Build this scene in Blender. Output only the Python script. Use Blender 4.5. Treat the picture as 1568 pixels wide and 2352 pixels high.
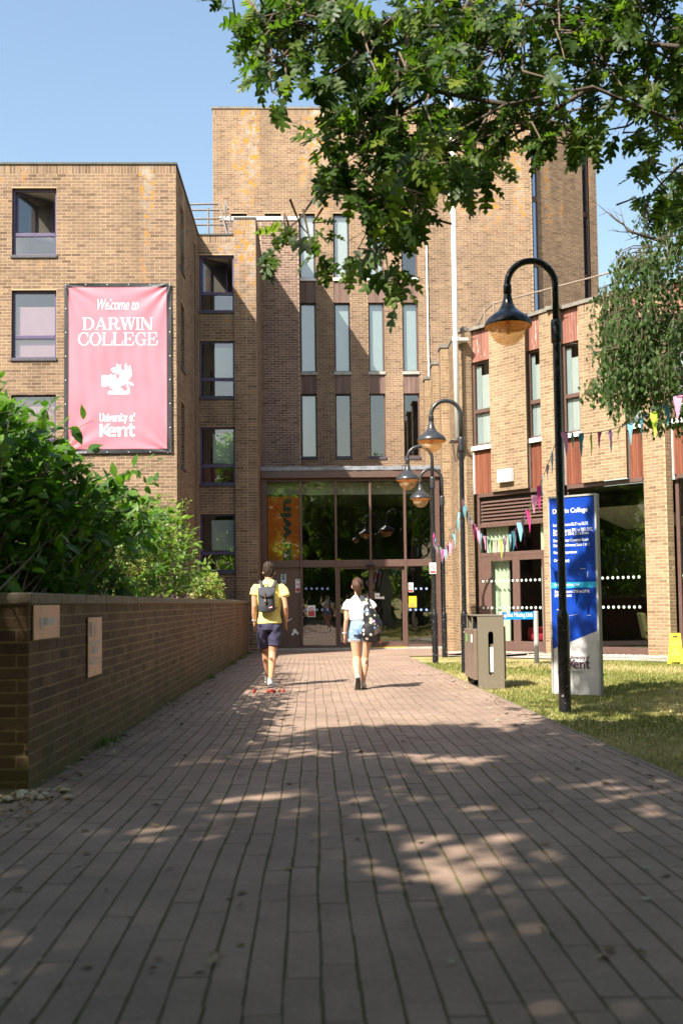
import bpy, math, random
import numpy as np
from mathutils import Vector, Matrix
random.seed(7); rng = np.random.default_rng(7)
R = math.radians
sc = bpy.context.scene
for o in list(bpy.data.objects): bpy.data.objects.remove(o)

# ------------------------------------------------------------------ camera
CAM_Z = 1.05; F = 2352.0; SLOPE = -0.0102          # picture measured on a 1568 x 2352 grid, focal length 36 mm
PITCH, ROLL = R(3.07), R(-0.7)
def cam_rot(yaw):
    return (Matrix.Rotation(yaw, 3, 'Z') @ Matrix.Rotation(R(90) + PITCH, 3, 'X') @ Matrix.Rotation(ROLL, 3, 'Z'))
yaw = 0.0
for _ in range(20):                                  # the path runs to +Y; its vanishing point lies left of centre
    c = cam_rot(yaw).transposed() @ Vector((0, 1, 0))
    yaw += (784 + F * c.x / -c.z - 718) / F * -1.0
CR = cam_rot(yaw); CRT = CR.transposed()
c = CRT @ Vector((0, 1, 0))
SHIFT = 1385 - (1176 - F * c.y / -c.z)
cam = bpy.data.cameras.new('camera'); camo = bpy.data.objects.new('camera', cam)
sc.collection.objects.link(camo); sc.camera = camo
camo.matrix_world = Matrix.Translation((0, 0, CAM_Z)) @ CR.to_4x4()
cam.sensor_fit = 'VERTICAL'; cam.sensor_height = 36; cam.sensor_width = 24; cam.lens = 36
cam.shift_y = SHIFT / 2352; cam.clip_start = 0.05; cam.clip_end = 600
cam.dof.use_dof = True; cam.dof.focus_distance = 16.5; cam.dof.aperture_fstop = 2.6
# ------------------------------------------------------------------ sky, sun, exposure
SUN_D = Vector((0.85, 1.0, -1.35)).normalized()         # the way the light travels
elev = math.asin(-SUN_D.z); azim = math.atan2(-SUN_D.x, -SUN_D.y)
w = bpy.data.worlds.new('World'); sc.world = w; w.use_nodes = True
nt = w.node_tree; bgn = nt.nodes['Background']
sky = nt.nodes.new('ShaderNodeTexSky'); sky.sky_type = 'NISHITA'; sky.sun_disc = False
sky.sun_elevation = elev; sky.sun_rotation = azim; sky.air_density = 1.6; sky.dust_density = 2.6; sky.ozone_density = 2.2
nt.links.new(sky.outputs[0], bgn.inputs[0]); bgn.inputs[1].default_value = 0.094
sun = bpy.data.lights.new('sun', 'SUN'); suno = bpy.data.objects.new('sun', sun); sc.collection.objects.link(suno)
sun.energy = 5.0; sun.angle = R(0.55); sun.color = (1.0, 0.93, 0.82)
suno.rotation_euler = SUN_D.to_track_quat('-Z', 'Y').to_euler(); suno.location = (-20, -20, 30)
sc.view_settings.view_transform = 'Standard'; sc.view_settings.look = 'None'
sc.view_settings.gamma = 1; sc.view_settings.exposure = 1.38
sc.cycles.use_denoising = True; sc.cycles.max_bounces = 6; sc.cycles.transparent_max_bounces = 12
sc.cycles.sample_clamp_indirect = 6; sc.cycles.caustics_reflective = False; sc.cycles.caustics_refractive = False

# ------------------------------------------------------------------ from picture to place
def ray(px, py):
    return CR @ Vector(((px - 784) / F, (1176 - (py - SHIFT)) / F, -1.0))
def onY(px, py, Y):
    d = ray(px, py); return Vector((0, 0, CAM_Z)) + d * (Y / d.y)
def gz(y): return SLOPE * y
def onG(px, py, dz=0.0):
    d = ray(px, py); t = (dz - CAM_Z) / (d.z - SLOPE * d.y); return Vector((0, 0, CAM_Z)) + d * t
def onPl(px, py, p0, n):
    d = ray(px, py); C = Vector((0, 0, CAM_Z)); p0 = Vector(p0); n = Vector(n)
    return C + d * ((p0 - C).dot(n) / d.dot(n))
def proj(P):
    c = CRT @ (Vector(P) - Vector((0, 0, CAM_Z)))
    return 784 + F * c.x / -c.z, 1176 - F * c.y / -c.z + SHIFT, -c.z
CRn = np.array(CR)
def proj_np(P):
    c = (np.asarray(P) - np.array([0, 0, CAM_Z])) @ CRn
    return 784 + F * c[:, 0] / -c[:, 2], 1176 - F * c[:, 1] / -c[:, 2] + SHIFT, -c[:, 2]

# ------------------------------------------------------------------ objects
COL = sc.collection
ROOT = {}
def tag(o, label=None, cat=None, group=None, kind=None):
    if label: o['label'] = label
    if cat: o['category'] = cat
    if group: o['group'] = group
    if kind: o['kind'] = kind
    return o
def thing(name, label, cat, loc=(0, 0, 0), group=None, rz=0):
    o = bpy.data.objects.new(name, None); COL.objects.link(o); o.location = loc; o.rotation_euler.z = rz
    o.empty_display_size = 0.1
    ROOT[o.name] = Vector(loc); return tag(o, label, cat, group)
def link(name, me, mat, parent=None, smooth=False):
    o = bpy.data.objects.new(name, me); COL.objects.link(o)
    if mat is not None and not me.materials: me.materials.append(mat)
    if smooth: me.polygons.foreach_set('use_smooth', np.ones(len(me.polygons), bool))
    if parent is not None: o.parent = parent
    return o
def mesh_np(name, V, loops, counts, tone=None, flat_=True):
    me = bpy.data.meshes.new(name); V = np.asarray(V, np.float32)
    me.vertices.add(len(V)); me.vertices.foreach_set('co', V.ravel())
    me.loops.add(len(loops)); me.loops.foreach_set('vertex_index', np.asarray(loops, np.int32))
    counts = np.asarray(counts, np.int32); st = np.concatenate([[0], np.cumsum(counts)[:-1]]).astype(np.int32)
    me.polygons.add(len(counts)); me.polygons.foreach_set('loop_start', st); me.polygons.foreach_set('loop_total', counts)
    if tone is not None:
        a = me.attributes.new('tone', 'FLOAT', 'FACE'); a.data.foreach_set('value', np.asarray(tone, np.float32))
    me.update(calc_edges=True)
    if flat_: me.shade_flat()
    return me

class MB:
    def __init__(s): s.v = []; s.f = []; s.t = []; s.tone = 0.5
    def add(s, vs, fs):
        b = len(s.v); s.v += [tuple(v) for v in vs]
        for f in fs: s.f.append(tuple(b + i for i in f)); s.t.append(s.tone)
        return s
    def poly(s, vs): return s.add(vs, [tuple(range(len(vs)))])
    def obox(s, o, a, b, c):                          # corner and three edge vectors
        o, a, b, c = map(Vector, (o, a, b, c))
        vs = [o, o + a, o + a + b, o + b, o + c, o + a + c, o + a + b + c, o + b + c]
        return s.add(vs, [(0, 3, 2, 1), (4, 5, 6, 7), (0, 1, 5, 4), (1, 2, 6, 5), (2, 3, 7, 6), (3, 0, 4, 7)])
    def box(s, x0, x1, y0, y1, z0, z1): return s.obox((x0, y0, z0), (x1 - x0, 0, 0), (0, y1 - y0, 0), (0, 0, z1 - z0))
    def wbox(s, fr, s0, s1, z0, z1, d0, d1):
        O, u, v, n = fr
        return s.obox(O + u * s0 + v * z0 + n * d0, u * (s1 - s0), v * (z1 - z0), n * (d1 - d0))
    def wquad(s, fr, s0, s1, z0, z1, d):
        O, u, v, n = fr; p = O + n * d
        return s.poly([p + u * s0 + v * z0, p + u * s1 + v * z0, p + u * s1 + v * z1, p + u * s0 + v * z1])
    def tube(s, pts, r, n=8, cap=True):
        pts = [Vector(p) for p in pts]; m = len(pts)
        rs = r if isinstance(r, (list, tuple)) else [r] * m
        rings = []; prev = None
        for i, p in enumerate(pts):
            t = (pts[min(i + 1, m - 1)] - pts[max(i - 1, 0)]); t = t.normalized() if t.length > 1e-9 else Vector((0, 0, 1))
            if prev is None:
                a = t.cross(Vector((0, 0, 1)) if abs(t.z) < 0.9 else Vector((0, 1, 0))).normalized()
            else:
                a = (prev - t * prev.dot(t)).normalized()
            prev = a; b = t.cross(a)
            rings.append([p + (a * math.cos(k * 2 * math.pi / n) + b * math.sin(k * 2 * math.pi / n)) * rs[i] for k in range(n)])
        vs = [q for rg in rings for q in rg]
        fs = [(i * n + k, i * n + (k + 1) % n, (i + 1) * n + (k + 1) % n, (i + 1) * n + k) for i in range(m - 1) for k in range(n)]
        if cap: fs += [tuple(range(n))[::-1], tuple((m - 1) * n + k for k in range(n))]
        return s.add(vs, fs)
    def lathe(s, prof, c=(0, 0, 0), n=20):
        c = Vector(c); vs = []; m = len(prof)
        for r, z in prof: vs += [c + Vector((r * math.cos(k * 2 * math.pi / n), r * math.sin(k * 2 * math.pi / n), z)) for k in range(n)]
        return s.add(vs, [(i * n + k, i * n + (k + 1) % n, (i + 1) * n + (k + 1) % n, (i + 1) * n + k) for i in range(m - 1) for k in range(n)])
    def disc(s, c, a, b, r, n=12):
        c, a, b = map(Vector, (c, a, b))
        return s.poly([c + a * (r * math.cos(k * 2 * math.pi / n)) + b * (r * math.sin(k * 2 * math.pi / n)) for k in range(n)])
    def build(s, name, mat, parent=None, smooth=False, bevel=0.0):
        off = ROOT.get(parent.name, Vector()) if parent is not None else Vector()
        me = bpy.data.meshes.new(name)
        me.from_pydata([(v[0] - off.x, v[1] - off.y, v[2] - off.z) for v in s.v], [], s.f)
        a = me.attributes.new('tone', 'FLOAT', 'FACE'); a.data.foreach_set('value', s.t); me.update()
        o = link(name, me, mat, parent, smooth); ROOT[o.name] = off
        if bevel:
            b = o.modifiers.new('bevel', 'BEVEL'); b.width = bevel; b.segments = 2; b.limit_method = 'ANGLE'
        return o
def mk_frame(O, u, v=(0, 0, 1), n=None):
    O, u, v = Vector(O), Vector(u).normalized(), Vector(v).normalized()
    n = Vector((u.y, -u.x, 0)).normalized() if n is None else Vector(n).normalized()
    return (O, u, v, n)
def P(fr, s, z, d=0.0): return fr[0] + fr[1] * s + fr[2] * z + fr[3] * d
def copy_tree(o, parent=None):
    c = o.copy(); COL.objects.link(c); c.parent = parent; ROOT[c.name] = ROOT.get(o.name, Vector())
    if parent is not None: c.matrix_parent_inverse = o.matrix_parent_inverse.copy()
    for ch in list(o.children): copy_tree(ch, c)
    return c

# ------------------------------------------------------------------ materials
class NT:
    def __init__(s, name):
        s.m = bpy.data.materials.new(name); s.m.use_nodes = True; s.t = s.m.node_tree; s.t.nodes.clear()
        s.out = s.n('OutputMaterial')
    def n(s, typ, **k):
        nd = s.t.nodes.new('ShaderNode' + typ)
        for a, b in k.items(): setattr(nd, a, b)
        return nd
    def l(s, a, b): s.t.links.new(a, b)
    def set(s, sock, v):
        if isinstance(v, bpy.types.NodeSocket): s.l(v, sock)
        elif isinstance(v, tuple) and len(v) == 3 and sock.type == 'RGBA': sock.default_value = (*v, 1)
        else: sock.default_value = v
    def pos(s): return s.n('NewGeometry').outputs['Position']
    def noise(s, scale, detail=3, rough=0.55, vec=None, dims=None, out='Fac'):
        nd = s.n('TexNoise'); nd.inputs['Scale'].default_value = scale; nd.inputs['Detail'].default_value = detail
        nd.inputs['Roughness'].default_value = rough; s.l(vec if vec is not None else s.pos(), nd.inputs['Vector']); return nd.outputs[out]
    def ramp(s, fac, stops, interp='LINEAR'):
        nd = s.n('ValToRGB'); nd.color_ramp.interpolation = interp; e = nd.color_ramp.elements
        while len(e) < len(stops): e.new(0.5)
        for el, (p, c) in zip(e, stops): el.position = p; el.color = (*c, 1) if isinstance(c, tuple) else (c, c, c, 1)
        s.set(nd.inputs[0], fac); return nd.outputs[0]
    def mix(s, fac, a, b, mode='MIX'):
        nd = s.n('Mix', data_type='RGBA', blend_type=mode); s.set(nd.inputs[0], fac); s.set(nd.inputs[6], a); s.set(nd.inputs[7], b); return nd.outputs[2]
    def math(s, op, a, b=0.0, clamp=False):
        nd = s.n('Math', operation=op, use_clamp=clamp); s.set(nd.inputs[0], a); s.set(nd.inputs[1], b); return nd.outputs[0]
    def attr(s, name): return s.n('Attribute', attribute_name=name).outputs['Fac']
    def vscale(s, v, sc_):
        nd = s.n('VectorMath', operation='MULTIPLY'); s.l(v, nd.inputs[0]); nd.inputs[1].default_value = sc_; return nd.outputs[0]
    def z(s):
        nd = s.n('SeparateXYZ'); s.l(s.pos(), nd.inputs[0]); return nd.outputs
    def bump(s, h, strength=0.3, dist=0.01):
        nd = s.n('Bump'); nd.inputs['Strength'].default_value = strength; nd.inputs['Distance'].default_value = dist; s.l(h, nd.inputs['Height']); return nd.outputs[0]
    def pbr(s, col, rough=0.7, metal=0.0, spec=0.4, normal=None, **k):
        b = s.n('BsdfPrincipled'); s.set(b.inputs['Base Color'], col); s.set(b.inputs['Roughness'], rough)
        b.inputs['Metallic'].default_value = metal; b.inputs['Specular IOR Level'].default_value = spec
        if normal is not None: s.l(normal, b.inputs['Normal'])
        for a, v in k.items(): s.set(b.inputs[a], v)
        return b.outputs[0]
    def done(s, sh): s.l(sh, s.out.inputs[0]); return s.m
def plain(name, col, rough=0.6, metal=0.0, var=0.12, scale=6.0, bump=0.0, bscale=60.0, spec=0.4, tone=0.0):
    m = NT(name); n = m.noise(scale, 4)
    c = m.mix(1.0, col, m.ramp(n, [(0.25, 1 - var), (0.75, 1 + var)]), 'MULTIPLY')
    if tone: c = m.mix(1.0, c, m.ramp(m.attr('tone'), [(0, 1 - tone), (1, 1 + tone)]), 'MULTIPLY')
    nr = m.bump(m.noise(bscale, 4), bump, 0.01) if bump else None
    rr = m.ramp(m.noise(scale * 3, 3), [(0.3, max(rough - 0.08, 0.02)), (0.7, min(rough + 0.08, 1))])
    return m.done(m.pbr(c, rr, metal, spec, nr))
def brick_mat(name, cols, mortar=False, lichen=None, grime=None):
    m = NT(name); pos = m.pos()
    if mortar: c = m.mix(m.noise(3.0, 4), cols[0], cols[1])
    else:
        k = len(cols); c = m.ramp(m.attr('tone'), [(i / (k - 1), q) for i, q in enumerate(cols)])
        streak = m.noise(26, 4, 0.6, m.vscale(pos, (1, 1, 3.2)))
        c = m.mix(1.0, c, m.ramp(streak, [(0.28, 0.70), (0.72, 1.25)]), 'MULTIPLY')
    c = m.mix(1.0, c, m.ramp(m.noise(0.6, 5, 0.65), [(0.3, 0.84), (0.7, 1.12)]), 'MULTIPLY')
    c = m.mix(1.0, c, m.ramp(m.noise(1.6, 4, 0.6, m.vscale(pos, (1, 1, 0.07))), [(0.32, 0.86), (0.6, 1.05)]), 'MULTIPLY')
    X, Y, Z = m.z()
    if lichen:                                        # orange lichen and pale bloom below a parapet
        zt, span, thr, ox = lichen
        h = m.math('MULTIPLY', m.math('SUBTRACT', Z, zt - span), 1 / span, True)
        sh_ = m.n('VectorMath', operation='ADD'); m.l(pos, sh_.inputs[0]); sh_.inputs[1].default_value = (ox, 0, 0)
        colm = m.noise(1.15, 2, 0.5, m.vscale(sh_.outputs[0], (1, 1, 0.10)))
        colm = m.ramp(colm, [(0.555, 0.0), (0.65, 1.0)])
        g = m.math('MULTIPLY', colm, h)
        bloom = m.math('MULTIPLY', g, m.ramp(m.noise(5, 4), [(0.35, 0.0), (0.65, 0.75)]))
        c = m.mix(bloom, c, (0.42, 0.39, 0.35))
        sp = m.ramp(m.noise(7.5, 2, 0.4), [(thr, 0.0), (thr + 0.03, 1.0)])
        sp2 = m.ramp(m.noise(19, 2, 0.4), [(thr + 0.02, 0.0), (thr + 0.05, 1.0)])
        sp = m.math('MULTIPLY', m.math('MAXIMUM', sp, sp2), m.math('MULTIPLY', g, 3.0, True))
        c = m.mix(m.math('MULTIPLY', sp, 0.85), c, (0.46, 0.19, 0.015))
    if grime:                                         # mossy green-brown foot of a damp wall
        z0, z1 = grime
        gm = m.math('SUBTRACT', 1.0, m.math('MULTIPLY', m.math('SUBTRACT', m.math('SUBTRACT', Z, m.math('MULTIPLY', Y, SLOPE)), z0), 1 / (z1 - z0), True))
        gm = m.math('MULTIPLY', gm, m.ramp(m.noise(3.5, 4), [(0.3, 0.1), (0.7, 0.85)]))
        c = m.mix(gm, c, (0.10, 0.095, 0.03))
    nr = m.bump(m.noise(70, 4), 0.35, 0.006)
    return m.done(m.pbr(c, 0.88, 0, 0.25, nr))
def glass_mat(name, tint=(0.8, 0.86, 0.84), base=0.14, wav=0.0, rough=0.0):
    m = NT(name); fr = m.n('Fresnel'); m.l(m.math('SUBTRACT', 1.5, m.math('MULTIPLY', m.n('NewGeometry').outputs['Backfacing'], 0.8333)), fr.inputs[0])
    tr = m.n('BsdfTransparent'); tr.inputs[0].default_value = (*tint, 1)
    gl = m.n('BsdfGlossy'); gl.inputs['Roughness'].default_value = rough; gl.inputs[0].default_value = (1, 1, 1, 1)
    if wav: m.l(m.bump(m.noise(2.2, 2, 0.4), wav, 0.05), gl.inputs['Normal'])
    f = m.math('ADD', fr.outputs[0], base, True); mx = m.n('MixShader'); m.l(f, mx.inputs[0]); m.l(tr.outputs[0], mx.inputs[1]); m.l(gl.outputs[0], mx.inputs[2])
    return m.done(mx.outputs[0])
def leaf_mat(name, cols, trans=0.35, rough=0.45, tcol=None):
    m = NT(name); k = len(cols)
    c = m.ramp(m.attr('tone'), [(i / (k - 1), q) for i, q in enumerate(cols)])
    c = m.mix(1.0, c, m.ramp(m.noise(9, 2), [(0.3, 0.8), (0.7, 1.2)]), 'MULTIPLY')
    p = m.pbr(c, rough, 0, 0.35)
    tr = m.n('BsdfTranslucent'); m.l(m.mix(1.0, c, tcol or (1.5, 1.7, 0.55), 'MULTIPLY'), tr.inputs[0])
    mx = m.n('MixShader'); mx.inputs[0].default_value = trans; m.l(p, mx.inputs[1]); m.l(tr.outputs[0], mx.inputs[2])
    return m.done(mx.outputs[0])
BUFF = [(0.125, 0.080, 0.057), (0.163, 0.106, 0.074), (0.202, 0.134, 0.092), (0.232, 0.155, 0.104), (0.265, 0.174, 0.108)]
RED = [(0.105, 0.066, 0.056), (0.145, 0.095, 0.078), (0.185, 0.122, 0.098), (0.215, 0.142, 0.112)]
PALE = [(0.17, 0.113, 0.073), (0.22, 0.151, 0.095), (0.267, 0.183, 0.114), (0.3, 0.208, 0.128)]
mt = dict(
    brick_left=brick_mat('buff_brick_left', BUFF, lichen=(11.1, 3.0, 0.60, -2.6)), mortar_left=brick_mat('mortar_left', [(0.38, 0.277, 0.168), (0.435, 0.32, 0.195)], True, lichen=(11.1, 3.0, 0.60, -2.6)),
    brick_tower=brick_mat('buff_brick_tower', BUFF, lichen=(17.4, 4.2, 0.58, 0.0)), mortar_tower=brick_mat('mortar_tower', [(0.39, 0.284, 0.173), (0.445, 0.327, 0.2)], True, lichen=(17.4, 4.2, 0.58, 0.0)),
    brick_red=brick_mat('brown_brick', RED), mortar_red=brick_mat('mortar_pinkish', [(0.42, 0.30, 0.21), (0.5, 0.36, 0.25)], True),
    brick_wing=brick_mat('pale_brick', PALE), mortar_wing=brick_mat('mortar_wing', [(0.40, 0.298, 0.175), (0.46, 0.342, 0.20)], True),
    brick_wall=brick_mat('planter_brick', [(0.10, 0.062, 0.042), (0.15, 0.09, 0.055), (0.20, 0.12, 0.07)], grime=(0.0, 0.55)),
    mortar_wall=brick_mat('planter_mortar', [(0.26, 0.18, 0.10), (0.32, 0.22, 0.12)], True, grime=(0.0, 0.5)),
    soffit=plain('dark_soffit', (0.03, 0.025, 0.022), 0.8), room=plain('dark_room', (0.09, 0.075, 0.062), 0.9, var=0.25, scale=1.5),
    roomlight=plain('office_wall', (0.42, 0.38, 0.33), 0.9), ceiling=plain('ceiling_tiles', (0.55, 0.52, 0.46), 0.9),
    purple=plain('purple_paint', (0.080, 0.060, 0.125), 0.42, var=0.1), brown=plain('brown_paint', (0.105, 0.062, 0.050), 0.42, var=0.1),
    darkframe=plain('dark_window_frame', (0.035, 0.026, 0.028), 0.4), slate=plain('slate_sill', (0.06, 0.055, 0.07), 0.6, var=0.3, scale=20),
    flashing=plain('dark_flashing', (0.055, 0.055, 0.05), 0.6, var=0.3), lead=plain('lead_sheet', (0.20, 0.21, 0.23), 0.5, var=0.35, scale=4, bump=0.4, bscale=8),
    capstone=plain('weathered_capstone', (0.17, 0.155, 0.13), 0.85, var=0.3, scale=9, bump=0.3), concrete=plain('grey_concrete', (0.36, 0.34, 0.30), 0.85, var=0.25, scale=9, bump=0.3), coping=plain('stone_coping', (0.20, 0.155, 0.11), 0.85, var=0.3, scale=12, bump=0.4),
    white=plain('white_paint', (0.76, 0.75, 0.72), 0.5, var=0.06), blind=plain('white_blind', (0.78, 0.79, 0.78), 0.8, var=0.04),
    pane=glass_mat('window_glass', base=0.12), panedoor=glass_mat('door_glass', (0.74, 0.80, 0.76), base=0.13, wav=0.05), panewing=glass_mat('wing_glass', (0.72, 0.76, 0.72), base=0.03),
    steel=plain('galvanised_tube', (0.17, 0.145, 0.125), 0.55, 0.1, var=0.25, scale=20), browntube=plain('brown_tube', (0.22, 0.17, 0.13), 0.5, var=0.2),
    blackiron=plain('black_paint_metal', (0.012, 0.012, 0.014), 0.28, var=0.4, scale=25, spec=0.5),
)
# ------------------------------------------------------------------ bricks: every brick is a piece standing proud of its mortar
def cuts(a, b, holes, zm, eps=0.0):
    iv = [(a, b)]
    for (h0, h1, z0, z1) in holes:
        if z0 - eps < zm < z1 + eps:
            iv = [q for (p0, p1) in iv for q in ((p0, min(p1, h0)), (max(p0, h1), p1)) if q[1] - q[0] > 0.02]
    return iv
class Bricks:
    def __init__(s): s.fr = []; s.rows = []; s.mortar = MB()
    def wall(s, fr, a, b, z0, z1, holes=(), course=0.075, L=0.225, jz=0.0125, js=0.012, soldier=0.0, bond='stretcher', proud=0.0016, tone=(0, 1), mortar=True, jit=0.0012):
        fi = len(s.fr); s.fr.append(fr)
        zs = sorted({z0, z1, *[q for h in holes for q in (h[2], h[3]) if z0 < q < z1]})
        if mortar:
            for p, q in zip(zs, zs[1:]):
                for (i0, i1) in cuts(a, b, holes, (p + q) / 2): s.mortar.wquad(fr, i0, i1, p, q, 0.0)
        def one(i0, i1, zz0, zz1, full=False):
            t = tone[0] + (tone[1] - tone[0]) * min(max(random.gauss(0.5, 0.22), 0), 1)
            if random.random() < 0.04: t = random.choice((0.0, 1.0))
            j = lambda: random.gauss(0, jit)
            s.rows.append((fi, i0 + j(), i1 + j(), zz0 + j(), zz1 + j(), proud + random.uniform(-0.0008, 0.0012), t, full))
        top = z1 - soldier
        n = int(round((top - z0) / course)); ch = (top - z0) / max(n, 1)
        for r in range(n):
            zz = z0 + r * ch
            for (i0, i1) in cuts(a, b, holes, zz + ch / 2):
                if bond == 'header':                                  # alternating headers and stretchers
                    x = i0; k = r
                    while x < i1 - 0.02:
                        l = L if k % 2 == 0 else L / 2
                        e = min(x + l, i1)
                        if i1 - e < 0.05: e = i1
                        one(x + js / 2, e - js / 2, zz + jz / 2, zz + ch - jz / 2); x = e; k += 1
                else:
                    k0 = math.floor((i0 - a) / L) - 1; off = (L / 2 if r % 2 else 0.0)
                    k = k0
                    while True:
                        p, q = a + k * L + off, a + (k + 1) * L + off
                        k += 1
                        if p >= i1 - 0.01: break
                        c0, c1 = max(p, i0), min(q, i1)
                        if c1 - c0 > 0.035: one(c0 + js / 2, c1 - js / 2, zz + jz / 2, zz + ch - jz / 2, c1 - c0 > L - 0.001)
        if soldier:
            for (i0, i1) in cuts(a, b, holes, z1 - soldier / 2):
                x = i0
                while x < i1 - 0.03: e = min(x + 0.075, i1); one(x + js / 2, e - js / 2, top + jz / 2, z1 - jz / 2); x = e
    def build(s, parent, mat, mmat, pick=300, seen=lambda P: True, name='brick'):
        off = ROOT.get(parent.name, Vector()); on = np.array(off)
        A = np.array([r[:7] for r in s.rows]); full = np.array([r[7] for r in s.rows])
        FR = np.array([[tuple(q) for q in f] for f in s.fr]); f = FR[A[:, 0].astype(int)]
        O, u, v, n = f[:, 0], f[:, 1], f[:, 2], f[:, 3]
        C = O + u * ((A[:, 1] + A[:, 2]) / 2)[:, None] + v * ((A[:, 3] + A[:, 4]) / 2)[:, None]
        px, py, dp = proj_np(C)
        ok = full & (px > 5) & (px < 1560) & (py > 5) & (py < 2345) & (dp > 0.5)
        idx = np.where(ok)[0]; idx = np.array([i for i in idx[np.argsort(dp[idx])] if seen(C[i])][:pick], int)
        # single bricks
        nominal = {}
        for i in idx:
            l = round((A[i, 2] - A[i, 1]) * 500) / 500; h = round((A[i, 4] - A[i, 3]) * 1000) / 1000; t = round(A[i, 6] * 7) / 7
            key = (l, h, t)
            if key not in nominal:
                mb = MB(); mb.tone = t
                mb.box(-l / 2, l / 2, -0.03, 0.0, -h / 2, h / 2); me = bpy.data.meshes.new(name)
                me.from_pydata(mb.v, [], mb.f); a = me.attributes.new('tone', 'FLOAT', 'FACE'); a.data.foreach_set('value', mb.t); me.materials.append(mat); nominal[key] = me
            o = bpy.data.objects.new(name, nominal[key]); COL.objects.link(o); o.parent = parent
            q = C[i] + n[i] * A[i, 5] - on
            M = Matrix.Identity(4)
            for k in range(3): M[k][0] = u[i][k]; M[k][1] = n[i][k]; M[k][2] = v[i][k]; M[k][3] = q[k]
            o.matrix_local = M
        rest = np.ones(len(A), bool); rest[idx] = False
        A, O, u, v, n = A[rest], O[rest], u[rest], v[rest], n[rest]
        def pt(a, b, d): return O + u * A[:, a:a + 1] + v * A[:, b:b + 1] + n * d - on
        d1 = A[:, 5:6]; d0 = -0.012
        V = np.stack([pt(1, 3, d0), pt(2, 3, d0), pt(2, 4, d0), pt(1, 4, d0), pt(1, 3, d1), pt(2, 3, d1), pt(2, 4, d1), pt(1, 4, d1)], 1)
        fc = np.array([[4, 5, 6, 7], [0, 1, 5, 4], [1, 2, 6, 5], [2, 3, 7, 6], [3, 0, 4, 7]])
        lo = (np.arange(len(A))[:, None, None] * 8 + fc).reshape(-1)
        me = mesh_np(name + 'work', V.reshape(-1, 3), lo, np.full(len(A) * 5, 4), np.repeat(A[:, 6], 5))
        o = link(name + 'work', me, mat, parent); o['kind'] = 'stuff'
        if s.mortar.f: s.mortar.build('mortar', mmat, parent)

def window(par, fr, s0, s1, z0, z1, fm, gm, depth=0.09, fw=0.055, trans=(), sill=None, sillh=0.07, blind=None, room='room', rdepth=0.7, opened=None, side='brick_left', vents=False, mid=0.085):
    """frame (the part) with panes, sill, blind, reveal and the room behind it"""
    d = -depth; a, b, c, e = s0, s1, z0 + (sillh if sill else 0), z1
    m = MB()
    m.wbox(fr, a, a + fw, c, e, d - 0.05, d); m.wbox(fr, b - fw, b, c, e, d - 0.05, d)
    m.wbox(fr, a + fw, b - fw, c, c + fw, d - 0.05, d); m.wbox(fr, a + fw, b - fw, e - fw, e, d - 0.05, d)
    for t in trans: m.wbox(fr, a + fw, b - fw, t - mid / 2, t + mid / 2, d - 0.05, d + 0.006)
    fo = m.build('window', mt[fm], par, bevel=0.006)
    lv = [c + fw, *[q for t in trans for q in (t - mid / 2, t + mid / 2)], e - fw]
    for k, (p, q) in enumerate(zip(lv[::2], lv[1::2])):
        if opened is not None and k == opened:                        # sash swung inwards on its left edge
            w_ = (b - a - 2 * fw); ang = R(38); g = MB(); f2 = MB()
            uu = fr[1] * math.cos(ang) - fr[3] * math.sin(ang); o0 = P(fr, a + fw + 0.01, 0, d - 0.05)
            nn = Vector((uu.y, -uu.x, 0)); fr2 = (o0, uu, fr[2], nn)
            for (x0, x1, y0, y1) in ((0, 0.05, p, q), (w_ - 0.05, w_, p, q), (0.05, w_ - 0.05, p, p + 0.05), (0.05, w_ - 0.05, q - 0.05, q)): f2.wbox(fr2, x0, x1, y0, y1, -0.04, 0)
            so = f2.build('open_sash', mt[fm], fo); g.wquad(fr2, 0.05, w_ - 0.05, p + 0.05, q - 0.05, -0.02); g.build('pane', mt['panedark'], fo)
            continue
        g = MB(); g.wquad(fr, a + fw, b - fw, p, q, d - 0.025); g.build('pane', mt[gm], fo)
    r = MB(); r.tone = 0.45
    dd = d - 0.05
    for (p1, p2) in (((a, z0), (a, z1)), ((b, z1), (b, z0)), ((a, z1), (b, z1)), ((b, z0), (a, z0))):
        r.poly([P(fr, *p1, 0), P(fr, *p2, 0), P(fr, *p2, dd), P(fr, *p1, dd)])
    r.build('reveal', mt[side], fo)
    i = MB(); k = dd - rdepth
    for (p1, p2) in (((a, z0), (a, z1)), ((b, z1), (b, z0)), ((b, z0), (a, z0))): i.poly([P(fr, *p1, dd), P(fr, *p2, dd), P(fr, *p2, k), P(fr, *p1, k)])
    i.wquad(fr, a, b, z0, z1, k); i.build('room', mt[room], fo)
    t = MB(); t.poly([P(fr, a, z1, dd), P(fr, b, z1, dd), P(fr, b, z1, k), P(fr, a, z1, k)]); t.build('room_ceiling', mt['ceiling' if room == 'roomlight' else room], fo)
    if sill:
        q = MB(); q.wbox(fr, a - 0.02, b + 0.02, z0, z0 + sillh, d - 0.03, 0.035); q.build('sill', mt[sill], fo, bevel=0.006)
    if blind:
        for (x0, x1, y0, y1, bm) in blind:
            q = MB(); n_ = max(int((y1 - y0) / 0.045), 1)
            for j in range(n_):
                za = y0 + (y1 - y0) * j / n_; zb = y0 + (y1 - y0) * (j + 1) / n_
                q.poly([P(fr, x0, za, dd - 0.045), P(fr, x1, za, dd - 0.045), P(fr, x1, zb - 0.004, dd - 0.03), P(fr, x0, zb - 0.004, dd - 0.03)])
            q.build('blind', mt[bm], fo)
    return fo
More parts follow.
